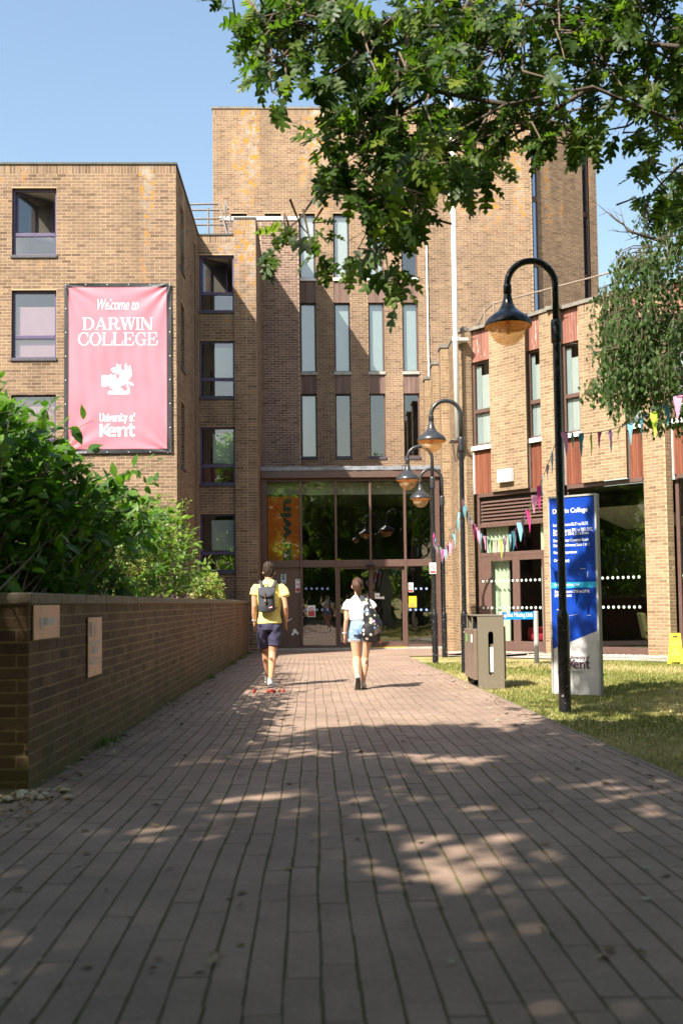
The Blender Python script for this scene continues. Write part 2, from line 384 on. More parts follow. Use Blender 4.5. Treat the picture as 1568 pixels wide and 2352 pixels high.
m = NT('dark_glass'); g_ = m.n('BsdfGlossy'); g_.inputs['Roughness'].default_value = 0.01; mx = m.n('MixShader'); mx.inputs[0].default_value = 0.22
m.l(m.pbr((0.02, 0.022, 0.024), 0.3), mx.inputs[1]); m.l(g_.outputs[0], mx.inputs[2]); mt['panedark'] = m.done(mx.outputs[0])
m = NT('sky_reflecting_glass'); g_ = m.n('BsdfGlossy'); g_.inputs['Roughness'].default_value = 0.02; g_.inputs[0].default_value = (0.75, 0.85, 1, 1); mx = m.n('MixShader'); mx.inputs[0].default_value = 0.5
m.l(m.pbr((0.03, 0.04, 0.06), 0.3), mx.inputs[1]); m.l(g_.outputs[0], mx.inputs[2]); mt['paneblue'] = m.done(mx.outputs[0])
mt['pinkblind'] = plain('pink_blind', (0.62, 0.35, 0.45), 0.8, var=0.05); mt['redcurtain'] = plain('red_curtain', (0.12, 0.02, 0.035), 0.9, var=0.3)
mt['greyblind'] = plain('grey_blind', (0.60, 0.66, 0.68), 0.7, var=0.05)

# ------------------------------------------------------------------ ground
def sheet(name, x0, x1, y0, y1, dz, mat, kind='structure', label=None):
    mb = MB(); mb.poly([(x0, y0, gz(y0) + dz), (x1, y0, gz(y0) + dz), (x1, y1, gz(y1) + dz), (x0, y1, gz(y1) + dz)])
    return tag(mb.build(name, mat), label, None, None, kind)
m = NT('dry_lawn'); c_ = m.mix(m.ramp(m.noise(1.6, 5, 0.65), [(0.38, 0.0), (0.62, 1.0)]), (0.22, 0.20, 0.07), (0.40, 0.33, 0.16))
c_ = m.mix(1.0, c_, m.ramp(m.noise(45, 4), [(0.3, 0.6), (0.7, 1.3)]), 'MULTIPLY'); mt['lawn'] = m.done(m.pbr(c_, 0.95, 0, 0.1, m.bump(m.noise(60, 4), 0.6, 0.02)))
sheet('ground', -150, 150, -120, 260, -0.02, mt['lawn'])
m = NT('sandy_joint'); c_ = m.mix(m.ramp(m.noise(5, 4), [(0.40, 0.0), (0.62, 1.0)]), (0.17, 0.13, 0.08), (0.115, 0.115, 0.04))
mt['joint'] = m.done(m.pbr(c_, 0.95, 0, 0.1))
m = NT('paving_brick'); c_ = m.ramp(m.attr('tone'), [(0, (0.250, 0.176, 0.138)), (0.5, (0.270, 0.190, 0.147)), (1, (0.295, 0.206, 0.156))])
c_ = m.mix(1.0, c_, m.ramp(m.noise(140, 3, 0.7), [(0.3, 0.75), (0.7, 1.22)]), 'MULTIPLY'); c_ = m.mix(1.0, c_, m.ramp(m.noise(1.1, 6, 0.65), [(0.3, 0.72), (0.7, 1.18)]), 'MULTIPLY')
mt['paver'] = m.done(m.pbr(c_, m.ramp(m.noise(30, 3), [(0.3, 0.62), (0.7, 0.82)]), 0, 0.3, m.bump(m.noise(180, 4), 0.35, 0.004)))
PX0, PX1 = -1.70, 2.17                                # the path between the planter wall and the lawn
path = sheet('path', -4.5, PX1, -6, 24.6, 0.0, mt['joint'])
B = Bricks(); yv = Vector((0, 1, SLOPE)).normalized()
frp = (Vector((0, 0, 0)), yv, Vector((1, 0, 0)), Vector((0, -SLOPE, 1)).normalized())
st = 0.1075; nst = int((PX1 - PX0) / st)
for k in range(nst + 1):                              # long rows, each with its own wander
    a0 = PX0 + k * st; ph = random.uniform(0, 0.215)
    y = 2.35 + ph - 0.215
    while y < 24.5:
        wob = 0.005 * math.sin(y * 2.1 + k * 0.21) + 0.006 * math.sin(y * 0.6 + 2.0 + k * 0.05) + 0.0025 * math.sin(y * 5.3 + k * 0.6) + random.gauss(0, 0.0009)
        t = min(max(random.gauss(0.5, 0.25), 0), 1); l = 0.213
        B.rows.append((0, y, y + l, a0 + wob + 0.0052, a0 + wob + st - 0.0052, 0.0045 + random.gauss(0, 0.0007), t, True)); y += 0.2155
B.fr.append(frp)
# paving in front of the wall's end, left of the path
for k in range(26):
    a0 = PX0 - (k + 1) * st; y = 2.3 + random.uniform(0, 0.2)
    while y < 5.85:
        B.rows.append((0, y, y + 0.2145, a0 + 0.0045, a0 + st - 0.0045, 0.0045 + random.gauss(0, 0.0008), random.random(), True)); y += 0.2155
B.build(path, mt['paver'], None, 300, name='paving_brick')
fore = sheet('forecourt', PX0, 3.74, 24.62, 29.6, 0.0, mt['joint'])
B = Bricks(); B.fr.append(frp)
y = 24.64
while y < 29.3:
    x = PX0 + (0.1 if int(y * 9.3) % 2 else 0)
    while x < 3.5: B.rows.append((0, y, y + 0.104, x, x + 0.208, 0.006 + random.gauss(0, 0.001), min(max(random.gauss(0.6, 0.25), 0), 1), True)); x += 0.2125
    y += 0.1075
B.build(fore, mt['paver'], None, 300, name='paving_brick')
# concrete edging between path and lawn, concrete footway and gravel margin below the wing
edge = MB(); y = -3.0
while y < 21.6: edge.obox((PX1 + 0.055, y, gz(y) - 0.02), (0.045, 0, 0), (0, 0.905, SLOPE * 0.905), (0, 0, 0.030)); y += 0.91
tag(edge.build('path_edging', plain('weathered_edging', (0.17, 0.13, 0.10), 0.9, var=0.4, scale=12), None, bevel=0.006), None, None, None, 'structure')
# ------------------------------------------------------------------ residential block on the left
FY = 23.4; RY = 28.0; PY = 27.93
def lx(px, Y, py=1000): return onY(px, py, Y).x
def lz(py, px, Y): return onY(px, py, Y).z
xc = lx(405, FY, 700); ztop = lz(378, 300, FY)
blk = thing('residential_block', 'buff brick residential block with purple windows and the pink banner, left of the entrance', 'building', (xc, FY, gz(FY)))
B = Bricks()
f1 = mk_frame((0, FY, 0), (1, 0, 0))
wx0, wx1 = lx(27, FY, 700), lx(130, FY, 700); wt, wb = lz(432, 80, FY), lz(593, 80, FY); ST = 2.4
holes = [(wx0, wx1, wb - k * ST, wt - k * ST) for k in range(4)] + [(wx0 - 3.6, wx1 - 3.6, wb - k * ST, wt - k * ST) for k in range(4)]
B.wall(f1, -12.0, xc, gz(FY) - 0.1, ztop, holes, soldier=0.225)
for k in range(4):
    t = wb - k * ST + 0.58
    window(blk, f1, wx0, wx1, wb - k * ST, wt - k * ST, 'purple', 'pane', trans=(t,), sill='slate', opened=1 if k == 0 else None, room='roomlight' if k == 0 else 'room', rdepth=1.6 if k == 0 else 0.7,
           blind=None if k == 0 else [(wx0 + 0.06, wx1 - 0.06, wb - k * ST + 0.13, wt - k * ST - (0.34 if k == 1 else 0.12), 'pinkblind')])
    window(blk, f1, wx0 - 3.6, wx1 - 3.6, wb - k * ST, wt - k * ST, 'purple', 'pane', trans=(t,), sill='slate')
# side wall with slit recesses
f2 = mk_frame((xc, 0, 0), (0, 1, 0))
def side_y(px): return xc * FY / (xc) if False else (xc / ((px - 718) / F))
ya, yb = 24.24, 24.95
sh = [(ya, yb, wb - k * ST, wt - k * ST) for k in range(4)]
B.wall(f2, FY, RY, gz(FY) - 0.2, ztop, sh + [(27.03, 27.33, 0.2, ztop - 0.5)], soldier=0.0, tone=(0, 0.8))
for (a, b, z0, z1) in sh:
    window(blk, f2, a, b, z0, z1, 'purple', 'panedark', depth=0.16, trans=(z0 + 0.58,), sill='slate')
r = MB(); r.tone = 0.3
for (p1, p2) in (((27.03, 0.2), (27.03, ztop - 0.5)), ((27.33, ztop - 0.5), (27.33, 0.2)), ((27.03, ztop - 0.5), (27.33, ztop - 0.5))): r.poly([P(f2, *p1, 0), P(f2, *p2, 0), P(f2, *p2, -0.12), P(f2, *p1, -0.12)])
r.wquad(f2, 27.03, 27.33, 0.2, ztop - 0.5, -0.12); r.build('wall_recess', mt['brick_left'], blk)
# far reveal of each slit: bricks seen end on
for (a, b, z0, z1) in sh:
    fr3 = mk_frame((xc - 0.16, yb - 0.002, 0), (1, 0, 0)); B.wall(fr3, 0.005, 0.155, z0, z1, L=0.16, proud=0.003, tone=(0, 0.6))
# recessed bay with four windows, and the pier beside it
f4 = mk_frame((0, RY, 0), (1, 0, 0)); rx1 = lx(540, RY, 900); rtop = ztop
rw = [(xc + 0.02, rx1 - 0.005, wb - k * ST, wt - k * ST) for k in range(4)]
B.wall(f4, xc, rx1, gz(RY) - 0.1, rtop, rw, soldier=0.225, tone=(0, 0.9))
for k, (a, b, z0, z1) in enumerate(rw):
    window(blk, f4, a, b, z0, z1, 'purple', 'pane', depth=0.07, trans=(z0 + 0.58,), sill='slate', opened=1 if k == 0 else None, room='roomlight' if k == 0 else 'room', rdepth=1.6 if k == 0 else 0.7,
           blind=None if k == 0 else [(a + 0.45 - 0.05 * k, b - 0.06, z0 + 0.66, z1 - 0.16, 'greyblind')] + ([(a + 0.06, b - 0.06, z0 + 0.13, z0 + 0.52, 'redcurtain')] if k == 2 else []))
px1 = lx(590, PY, 900); ptop = lz(503, 560, PY)
f5 = mk_frame((0, PY, 0), (1, 0, 0)); B.wall(f5, rx1, px1, gz(PY) - 0.1, ptop, soldier=0.225, bond='header', tone=(0, 0.95))
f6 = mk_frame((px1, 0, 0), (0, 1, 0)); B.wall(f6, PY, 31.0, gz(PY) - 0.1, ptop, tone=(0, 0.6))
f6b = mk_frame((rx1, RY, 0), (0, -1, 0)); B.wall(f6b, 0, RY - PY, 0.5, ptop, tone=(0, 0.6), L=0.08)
f6c = mk_frame((rx1, 31, 0), (0, -1, 0)); B.wall(f6c, 0, 31 - RY, rtop - 0.1, ptop, tone=(0.2, 0.8))
B.build(blk, mt['brick_left'], mt['mortar_left'], 300, seen=lambda q: q[2] > 4.6 and (q[0] < -5.75 or q[2] > 8.5))
c = MB(); c.box(-12.2, xc + 0.03, FY - 0.03, FY + 0.25, ztop, ztop + 0.045); c.box(xc - 0.25, xc + 0.03, FY + 0.25, RY + 0.2, ztop, ztop + 0.045)
c.box(xc + 0.03, rx1, RY - 0.03, RY + 0.25, rtop, rtop + 0.04); c.build('roof_flashing', mt['flashing'], blk)
c = MB(); c.box(rx1 - 0.01, px1 + 0.02, PY - 0.02, 31.0, ptop, ptop + 0.05); c.build('pier_cap', mt['flashing'], blk)
c = MB(); c.box(-12.0, xc - 0.26, FY + 0.26, RY + 6, ztop - 0.3, ztop - 0.2); c.box(xc - 0.25, rx1, RY + 0.26, 31, rtop - 0.3, rtop - 0.2)
c.box(-12, -11.9, FY + 0.1, 34, -0.3, ztop - 0.3); c.build('roof', mt['flashing'], blk)

# ------------------------------------------------------------------ tower block behind the entrance
TY = 34.1; UY = 31.0
tw = thing('tower_block', 'tall buff brick tower block with columns of slit windows, above the glass entrance', 'building', (2.0, TY, gz(TY)))
B = Bricks(); f7 = mk_frame((0, TY, 0), (1, 0, 0))
tx0, tx1 = lx(490, TY, 600), lx(1223, TY, 600); ttop = lz(250, 490, TY)
cw = lx(805, TY, 800) - lx(767.7, TY, 800); c0 = lx(767.7, TY, 800); pitch = lx(846, TY, 800) - c0
zz = [lz(q, 820, TY) for q in (490, 645, 695, 852, 904, 1056)]
slots = [(c0 + k * pitch, c0 + k * pitch + cw, zz[5], zz[0]) for k in (-3, -2, -1, 0, 1, 2)]
B.wall(f7, tx0, tx1, 5.2, ttop, slots, soldier=0.225, tone=(0.1, 1))
B.wall(f7, 3.7, tx1, gz(TY), 5.2)
planks = [(0.13, 0.08, 0.065), (0.17, 0.105, 0.085), (0.21, 0.135, 0.11)]
def wood(name, cols, peel=0.0):
    m = NT(name); p = m.pos(); g = m.noise(30, 4, 0.6, m.vscale(p, (1, 1, 0.06)))
    c = m.ramp(m.attr('tone'), [(0, cols[0]), (0.5, cols[1]), (1, cols[2])]); c = m.mix(1.0, c, m.ramp(g, [(0.3, 0.7), (0.7, 1.25)]), 'MULTIPLY')
    if peel: c = m.mix(m.ramp(m.noise(14, 4, 0.6, m.vscale(p, (1, 1, 0.12))), [(0.60, 0.0), (0.66, peel)]), c, (0.55, 0.50, 0.46))
    return m.done(m.pbr(c, 0.7, 0, 0.3, m.bump(g, 0.3, 0.004)))
mt['wood_brown'] = wood('weathered_brown_boards', planks); mt['wood_red'] = wood('stained_red_boards', [(0.125, 0.040, 0.022), (0.17, 0.055, 0.029), (0.21, 0.073, 0.04)])
mt['wood_faded'] = wood('faded_red_boards', [(0.20, 0.082, 0.060), (0.24, 0.104, 0.076), (0.27, 0.122, 0.09)], 0.8)
def boards(par, fr, a, b, z0, z1, d, mat, n):
    po = None; w_ = (b - a) / n
    bk = MB(); bk.tone = 0.0; bk.wquad(fr, a, b, z0, z1, d - 0.014); po = bk.build('board_panel', mt[mat], par)
    for k in range(n):
        mb = MB(); mb.tone = random.random(); mb.wbox(fr, a + k * w_ + 0.003, a + (k + 1) * w_ - 0.003, z0, z1, d - 0.01, d + random.uniform(0, 0.004)); mb.build('board', mt[mat], po)
for k, (a, b, z0, z1) in enumerate(slots):
    r = MB(); r.tone = 0.35
    for (p1, p2) in (((a, z0), (a, z1)), ((b, z1), (b, z0)), ((a, z1), (b, z1))): r.poly([P(f7, *p1, 0), P(f7, *p2, 0), P(f7, *p2, -0.16), P(f7, *p1, -0.16)])
    r.build('window_reveal', mt['brick_tower'], tw)
    a += 0.004; b -= 0.004
    w1 = [(a + 0.06, b - 0.06, zz[1] + 0.12, zz[0] - 0.1, 'blind')] if k in (3, 2) else ([(a + 0.06, b - 0.06, zz[1] + 0.3, zz[0] - 0.1, 'greyblind')] if k == 4 else None)
    fm = 'brown' if k > 3 else 'darkframe'
    window(tw, f7, a, b, zz[1], zz[0], fm, 'pane', depth=0.10, fw=0.05, sill='white', sillh=0.10, blind=w1, side='brick_tower')
    if k >= 2:
        boards(tw, f7, a, b, zz[2] + 0.002, zz[1] - 0.002, -0.03, 'wood_brown', 7)
        window(tw, f7, a, b, zz[3] - 0.13, zz[2], fm, 'pane', depth=0.10, fw=0.05, sill='concrete', sillh=0.10, blind=[(a + 0.06, b - 0.06, zz[3] + 0.03, zz[2] - 0.06, 'greyblind')], side='brick_tower')
        boards(tw, f7, a, b, zz[4] + 0.002, zz[3] - 0.132, -0.03, 'wood_brown', 7)
        window(tw, f7, a, b, zz[5], zz[4], fm, 'pane', depth=0.10, fw=0.05, sill='slate', sillh=0.09, blind=[(a + 0.06, b - 0.06, zz[5] + 0.12, zz[4] - 0.06, 'greyblind')] if k == 2 else None, side='brick_tower')
B.build(tw, mt['brick_tower'], mt['mortar_tower'], 300, seen=lambda q: q[2] > 6.2 and q[2] < 12.0 and q[0] > -0.2 and q[0] < 4.2)
# the darker brown stair wall standing in front of the tower, over the entrance
B2 = Bricks(); f8 = mk_frame((0, UY, 0), (1, 0, 0)); ux1 = lx(688, UY, 800); utop = lz(506, 640, UY)
B2.wall(f8, px1, ux1, 4.7, utop, tone=(0, 1)); B2.wall(f8, lx(504, UY, 520), px1, ptop - 0.6, utop)
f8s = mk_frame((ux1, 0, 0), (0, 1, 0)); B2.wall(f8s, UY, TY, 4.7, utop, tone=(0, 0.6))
st2 = thing('stair_wall', 'darker brown brick stair wall between the pier and the first slit windows', 'wall', (-1, UY, 4.7))
B2.build(st2, mt['brick_red'], mt['mortar_red'], 200)
c = MB(); c.box(lx(504, UY, 520), ux1 + 0.02, UY - 0.03, TY, utop, utop + 0.11); c.build('roof_edge', mt['white'], st2)
# angled faces at the tower's right-hand corner
BT = Bricks()
def gp(px, Y): q = onY(px, 1000, Y); return Vector((q.x, Y, 0))
A_ = Vector((tx1, TY, 0)); C_ = gp(1246, 34.55); dirw = Vector((math.cos(R(31)), math.sin(R(31)), 0))
def along(C, px):                                      # where the line from C along dirw meets picture column px
    k = onY(px, 1000, 1.0).x; t = (k * C.y - C.x) / (dirw.x - k * dirw.y); return C + dirw * t
B_ = along(C_, 1233); E_, F2_, G_ = along(C_, 1350), along(C_, 1366), along(C_, 1383)
def seg(Bk, p, q, z0, z1, **k): fr = mk_frame(p, q - p); Bk.wall(fr, 0, (q - p).length, z0, z1, **k); return fr
seg(BT, A_, B_, 5, ttop, soldier=0.225, tone=(0, 0.8)); seg(BT, C_, E_, 5, ttop, soldier=0.225, tone=(0, 0.8)); seg(BT, F2_, G_, 5, ttop, soldier=0.225, tone=(0, 0.8))
BT.build(tw, mt['brick_tower'], mt['mortar_tower'], 0)
for (p, q, sk) in ((B_, C_, 0.0), (E_, F2_, 0.15)):
    u_ = (q - p); fr = mk_frame(p + Vector((0.0, sk, 0)), u_); L_ = u_.length; pl = MB(); z0 = 6.0
    fo = MB(); fo.wbox(fr, 0, 0.035, z0, ttop - 0.3, -0.06, 0.0); fo.wbox(fr, L_ - 0.035, L_, z0, ttop - 0.3, -0.06, 0.0)
    for q_ in (8.0, 10.3, 12.6, 14.9): fo.wbox(fr, 0.035, L_ - 0.035, q_ - 0.09, q_ + 0.09, -0.06, 0.0)
    wo = fo.build('window', mt['brown'], tw)
    for q0, q1 in ((z0, 7.91), (8.09, 10.21), (10.39, 12.51), (12.69, 14.81), (14.99, ttop - 0.3)):
        pl = MB(); pl.wquad(fr, 0.035, L_ - 0.035, q0, q1, -0.04); pl.build('pane', mt['paneblue'], wo)
c = MB(); c.box(tx0 - 0.03, tx1 + 0.03, TY - 0.03, TY + 0.3, ttop, ttop + 0.07); c.build('parapet_coping', mt['capstone'], tw)
for p, q in ((A_, B_), (B_, C_), (C_, G_)):
    fr = mk_frame(p, q - p); mb = MB(); mb.wbox(fr, 0.031 if p is A_ else 0.001, (q - p).length, ttop, ttop + 0.068, -0.3, 0.03); mb.build('parapet_coping', mt['capstone'], tw)
c = MB(); c.poly([(tx0, TY + 0.2, ttop - 0.25), (tx1, TY + 0.2, ttop - 0.25), (C_.x, C_.y + 0.3, ttop - 0.25), (G_.x, G_.y + 0.2, ttop - 0.25), (G_.x, G_.y + 8, ttop - 0.25), (tx0, TY + 11, ttop - 0.25)]); c.build('roof', mt['flashing'], tw)
c = MB(); c.poly([(tx0, TY + 0.01, 0), (tx0, TY + 11, 0), (tx0, TY + 11, ttop), (tx0, TY + 0.01, ttop)]); c.poly([(G_.x, G_.y + 0.01, 0), (G_.x, G_.y + 8, 0), (G_.x, G_.y + 8, ttop), (G_.x, G_.y + 0.01, ttop)])
c.poly([(tx0, TY + 11, 0), (G_.x, G_.y + 8, 0), (G_.x, G_.y + 8, ttop), (tx0, TY + 11, ttop)]); c.build('side_wall', mt['brick_tower'], tw)
# white conduit down the tower face
cd = MB(); x0 = lx(981, TY, 700); cd.tube([(x0, TY - 0.04, lz(560, 978, TY)), (x0, TY - 0.04, lz(868, 983, TY)), (x0 + 0.33, TY - 0.04, lz(868, 983, TY))], 0.028, 8)
for q in (580, 660, 745, 820): cd.lathe([(0.045, -0.02), (0.045, 0.02)], (x0, TY - 0.04, lz(q, 980, TY)), 8)
tag(cd.build('wall_conduit', mt['white']), 'thin white conduit pipe running down the tower face beside the flagpole', 'pipe')

# ------------------------------------------------------------------ glass entrance porch
EY = 29.5
pr = thing('entrance_porch', 'brown framed glass entrance porch with sliding doors and lead gutter', 'entrance', (1.1, EY, gz(EY)))
fe = mk_frame((0, EY, 0), (1, 0, 0))
ex = lambda px: lx(px, EY, 1290)
ez = lambda py: lz(py, 800, EY)
zf = gz(EY) + 0.06
X0, X1 = px1 + 0.01, 3.70
vx = [(613.5, 689), (694.5, 769.5), (774.5, 849), (854, 928.5), (934, 992)]
ztp, zt1, zt0, zbt = ez(1105), ez(1286), ez(1302), ez(1482)
fm = MB()
fm.wbox(fe, X0, ex(613.5), zf, ez(1098), -0.25, 0.02); fm.wbox(fe, ex(992), X1, zf, ez(1098), -0.25, 0.02)
fm.wbox(fe, ex(613.5), ex(992), ztp, ez(1098), -0.20, -0.06)
for (a, b), (c_, d_) in zip(vx, vx[1:]): fm.wbox(fe, ex(b), ex(c_), zf, ztp, -0.16, -0.02)
for (a, b) in vx:
    fm.wbox(fe, ex(a), ex(b), zt0, zt1, -0.15, -0.03); fm.wbox(fe, ex(a), ex(b), zf, zbt, -0.15, -0.035)
fm.build('frame', mt['brown'], pr, bevel=0.008)
fa = MB(); fa.wbox(fe, X0 - 0.005, X1 + 0.02, ez(1098) + 0.002, ez(1081), -1.5, 0.10); fo = fa.build('fascia', mt['brown'], pr, bevel=0.01)
j = MB(); j.wbox(fe, ex(783), ex(789), ez(1098) + 0.004, ez(1081) - 0.002, 0.10, 0.106); j.build('fascia_joint', mt['brown'], fo)
gt = MB(); n_ = 40
for k in range(n_):                                    # beaten lead gutter edge
    a = X0 - 0.02 + (X1 - X0 + 0.12) * k / n_; b = X0 - 0.02 + (X1 - X0 + 0.12) * (k + 1) / n_
    gt.wbox(fe, a, b, ez(1081) + 0.001, ez(1072) + random.uniform(-0.012, 0.012), -1.5, 0.12 + random.uniform(-0.01, 0.01))
gt.build('lead_gutter', mt['lead'], pr)
mt['granite'] = plain('speckled_granite', (0.115, 0.072, 0.055), 0.35, var=0.7, scale=160)
for k, (a, b) in enumerate(vx):
    g = MB(); g.wquad(fe, ex(a), ex(b), zt1, ztp, -0.09); g.build('pane', mt['panedoor'], pr)
    g = MB(); g.wquad(fe, ex(a), ex(b), zbt, zt0, -0.09)
    if k == 0: g.build('granite_panel', mt['granite'], pr)
    elif k in (2, 3): pass
    else: g.build('pane', mt['panedoor'], pr)
for (a, b, d_) in ((774.5, 852, -0.07), (851.5, 928.5, -0.11)):  # the two sliding door leaves
    do = MB(); A0, B0 = ex(a), ex(b)
    for (p, q, r0, r1) in ((A0, A0 + 0.07, zbt, zt0), (B0 - 0.07, B0, zbt, zt0), (A0 + 0.07, B0 - 0.07, zbt, zbt + 0.08), (A0 + 0.07, B0 - 0.07, zt0 - 0.06, zt0)): do.wbox(fe, p, q, r0, r1, d_ - 0.03, d_)
    dd = do.build('sliding_door', mt['brown'], pr, bevel=0.005); g = MB(); g.wquad(fe, A0 + 0.07, B0 - 0.07, zbt + 0.08, zt0 - 0.06, d_ - 0.015); g.build('pane', mt['panedoor'], dd)
s_ = MB(); s_.wbox(fe, ex(840), ex(859), ez(1302) - 0.02, ez(1297), -0.03, 0.12); s_.build('door_sensor', mt['blackiron'], pr, bevel=0.01)
th = MB(); th.wbox(fe, X0, X1, gz(EY) - 0.05, zf, -1.2, 0.06); th.build('threshold', mt['concrete'], pr)
yl = MB(); yl.wbox(fe, ex(856), ex(930), zf - 0.01, zf + 0.004, 0.0, 0.063); mt['yellow'] = plain('safety_yellow', (0.75, 0.52, 0.02), 0.5); yl.build('door_sill_strip', mt['yellow'], pr)
i = MB()                                               # the foyer behind the glass
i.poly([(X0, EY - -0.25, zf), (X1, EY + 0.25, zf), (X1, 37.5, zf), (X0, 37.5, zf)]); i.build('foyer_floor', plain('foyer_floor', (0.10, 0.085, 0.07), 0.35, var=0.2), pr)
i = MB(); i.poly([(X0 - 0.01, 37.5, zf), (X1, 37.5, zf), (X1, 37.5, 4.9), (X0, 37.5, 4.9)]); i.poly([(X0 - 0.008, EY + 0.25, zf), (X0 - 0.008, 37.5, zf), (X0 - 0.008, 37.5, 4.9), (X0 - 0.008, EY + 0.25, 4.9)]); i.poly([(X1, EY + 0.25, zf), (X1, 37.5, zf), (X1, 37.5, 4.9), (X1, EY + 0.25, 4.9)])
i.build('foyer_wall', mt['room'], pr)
i = MB(); i.poly([(X0, EY + 0.2, ztp - 0.02), (X1, EY + 0.2, ztp - 0.02), (X1, 37.5, ztp - 0.02), (X0, 37.5, ztp - 0.02)]); i.wbox(fe, ex(613), ex(992), ez(1132), ztp, -0.62, -0.45); i.build('foyer_bulkhead', plain('cream_bulkhead', (0.46, 0.43, 0.36), 0.8), pr)
c = MB(); c.box(X0, X1, EY + 0.3, TY, 4.72, 4.80); c.build('porch_roof', mt['lead'], pr)
mt['orange'] = plain('orange_panel', (0.72, 0.15, 0.008), 0.6, var=0.1, scale=2)
o_ = MB(); o_.wbox(fe, ex(614.5), ex(688), zt0 + 0.02, ez(1137), -0.36, -0.30); orp = o_.build('orange_panel', mt['orange'], pr)
# ------------------------------------------------------------------ text and marks
def text_obj(body, name, mat, parent, org, u, v, width=None, height=None, shear=0.0, offset=0.0, align='LEFT', d=0.004, spacing=1.0):
    cu = bpy.data.curves.new(name, 'FONT'); cu.body = body; cu.shear = shear; cu.offset = offset; cu.space_character = spacing; cu.size = 1.0; cu.space_line = 1.0
    to = bpy.data.objects.new(name, cu); COL.objects.link(to); bpy.context.view_layer.update()
    me = bpy.data.meshes.new_from_object(to.evaluated_get(bpy.context.evaluated_depsgraph_get())); bpy.data.objects.remove(to); bpy.data.curves.remove(cu)
    co = np.zeros(len(me.vertices) * 3, np.float32); me.vertices.foreach_get('co', co); co = co.reshape(-1, 3)
    mn, mx = co.min(0), co.max(0); sx = width / (mx[0] - mn[0]) if width else None; sy = height / (mx[1] - mn[1]) if height else None
    sx = sx or sy; sy = sy or sx
    org, u, v = Vector(org), Vector(u).normalized(), Vector(v).normalized(); n = u.cross(v)
    off = ROOT.get(parent.name, Vector()) if parent is not None else Vector()
    x = (co[:, 0] - mn[0]) * sx; y = (co[:, 1] - mn[1]) * sy
    if align == 'CENTER': x -= (mx[0] - mn[0]) * sx / 2
    o3 = np.array(org + n * d - off); W = o3 + x[:, None] * np.array(u) + y[:, None] * np.array(v)
    me.vertices.foreach_set('co', W.astype(np.float32).ravel()); me.materials.clear(); me.update()
    o = link(name, me, mat, parent); ROOT[o.name] = off; return o
def flat(name, polys, mat, parent, org, u, v, d=0.004, step=0.0004):
    mb = MB(); u, v = Vector(u).normalized(), Vector(v).normalized(); n = u.cross(v); org = Vector(org)
    for k, p in enumerate(polys): mb.poly([org + u * a + v * b + n * (d + step * (k % 5)) for a, b in p])
    return mb.build(name, mat, parent)
def ring(cx, cy, rx, ry, ix, iy, a0, a1, n=22):
    t = [R(a0 + (a1 - a0) * k / n) for k in range(n + 1)]
    return [[(cx + rx * math.cos(p), cy + ry * math.sin(p)), (cx + rx * math.cos(q), cy + ry * math.sin(q)), (cx + ix * math.cos(q), cy + iy * math.sin(q)), (cx + ix * math.cos(p), cy + iy * math.sin(p))] for p, q in zip(t, t[1:])]
def rc(x0, y0, x1, y1): return [(x0, y0), (x1, y0), (x1, y1), (x0, y1)]
TH, SR = 0.14, 0.045
def stem(x, sl=0.09, sr=0.09, top=True, bot=True, w_=TH):
    r = [rc(x, 0, x + w_, 1)]
    if bot: r.append(rc(x - sl, 0, x + w_ + sr, SR))
    if top: r.append(rc(x - sl, 1 - SR, x + w_ + sr, 1))
    return r
def diag(x0, x1, w_, y0=0, y1=1): return [[(x0, y0), (x0 + w_, y0), (x1 + w_, y1), (x1, y1)]]
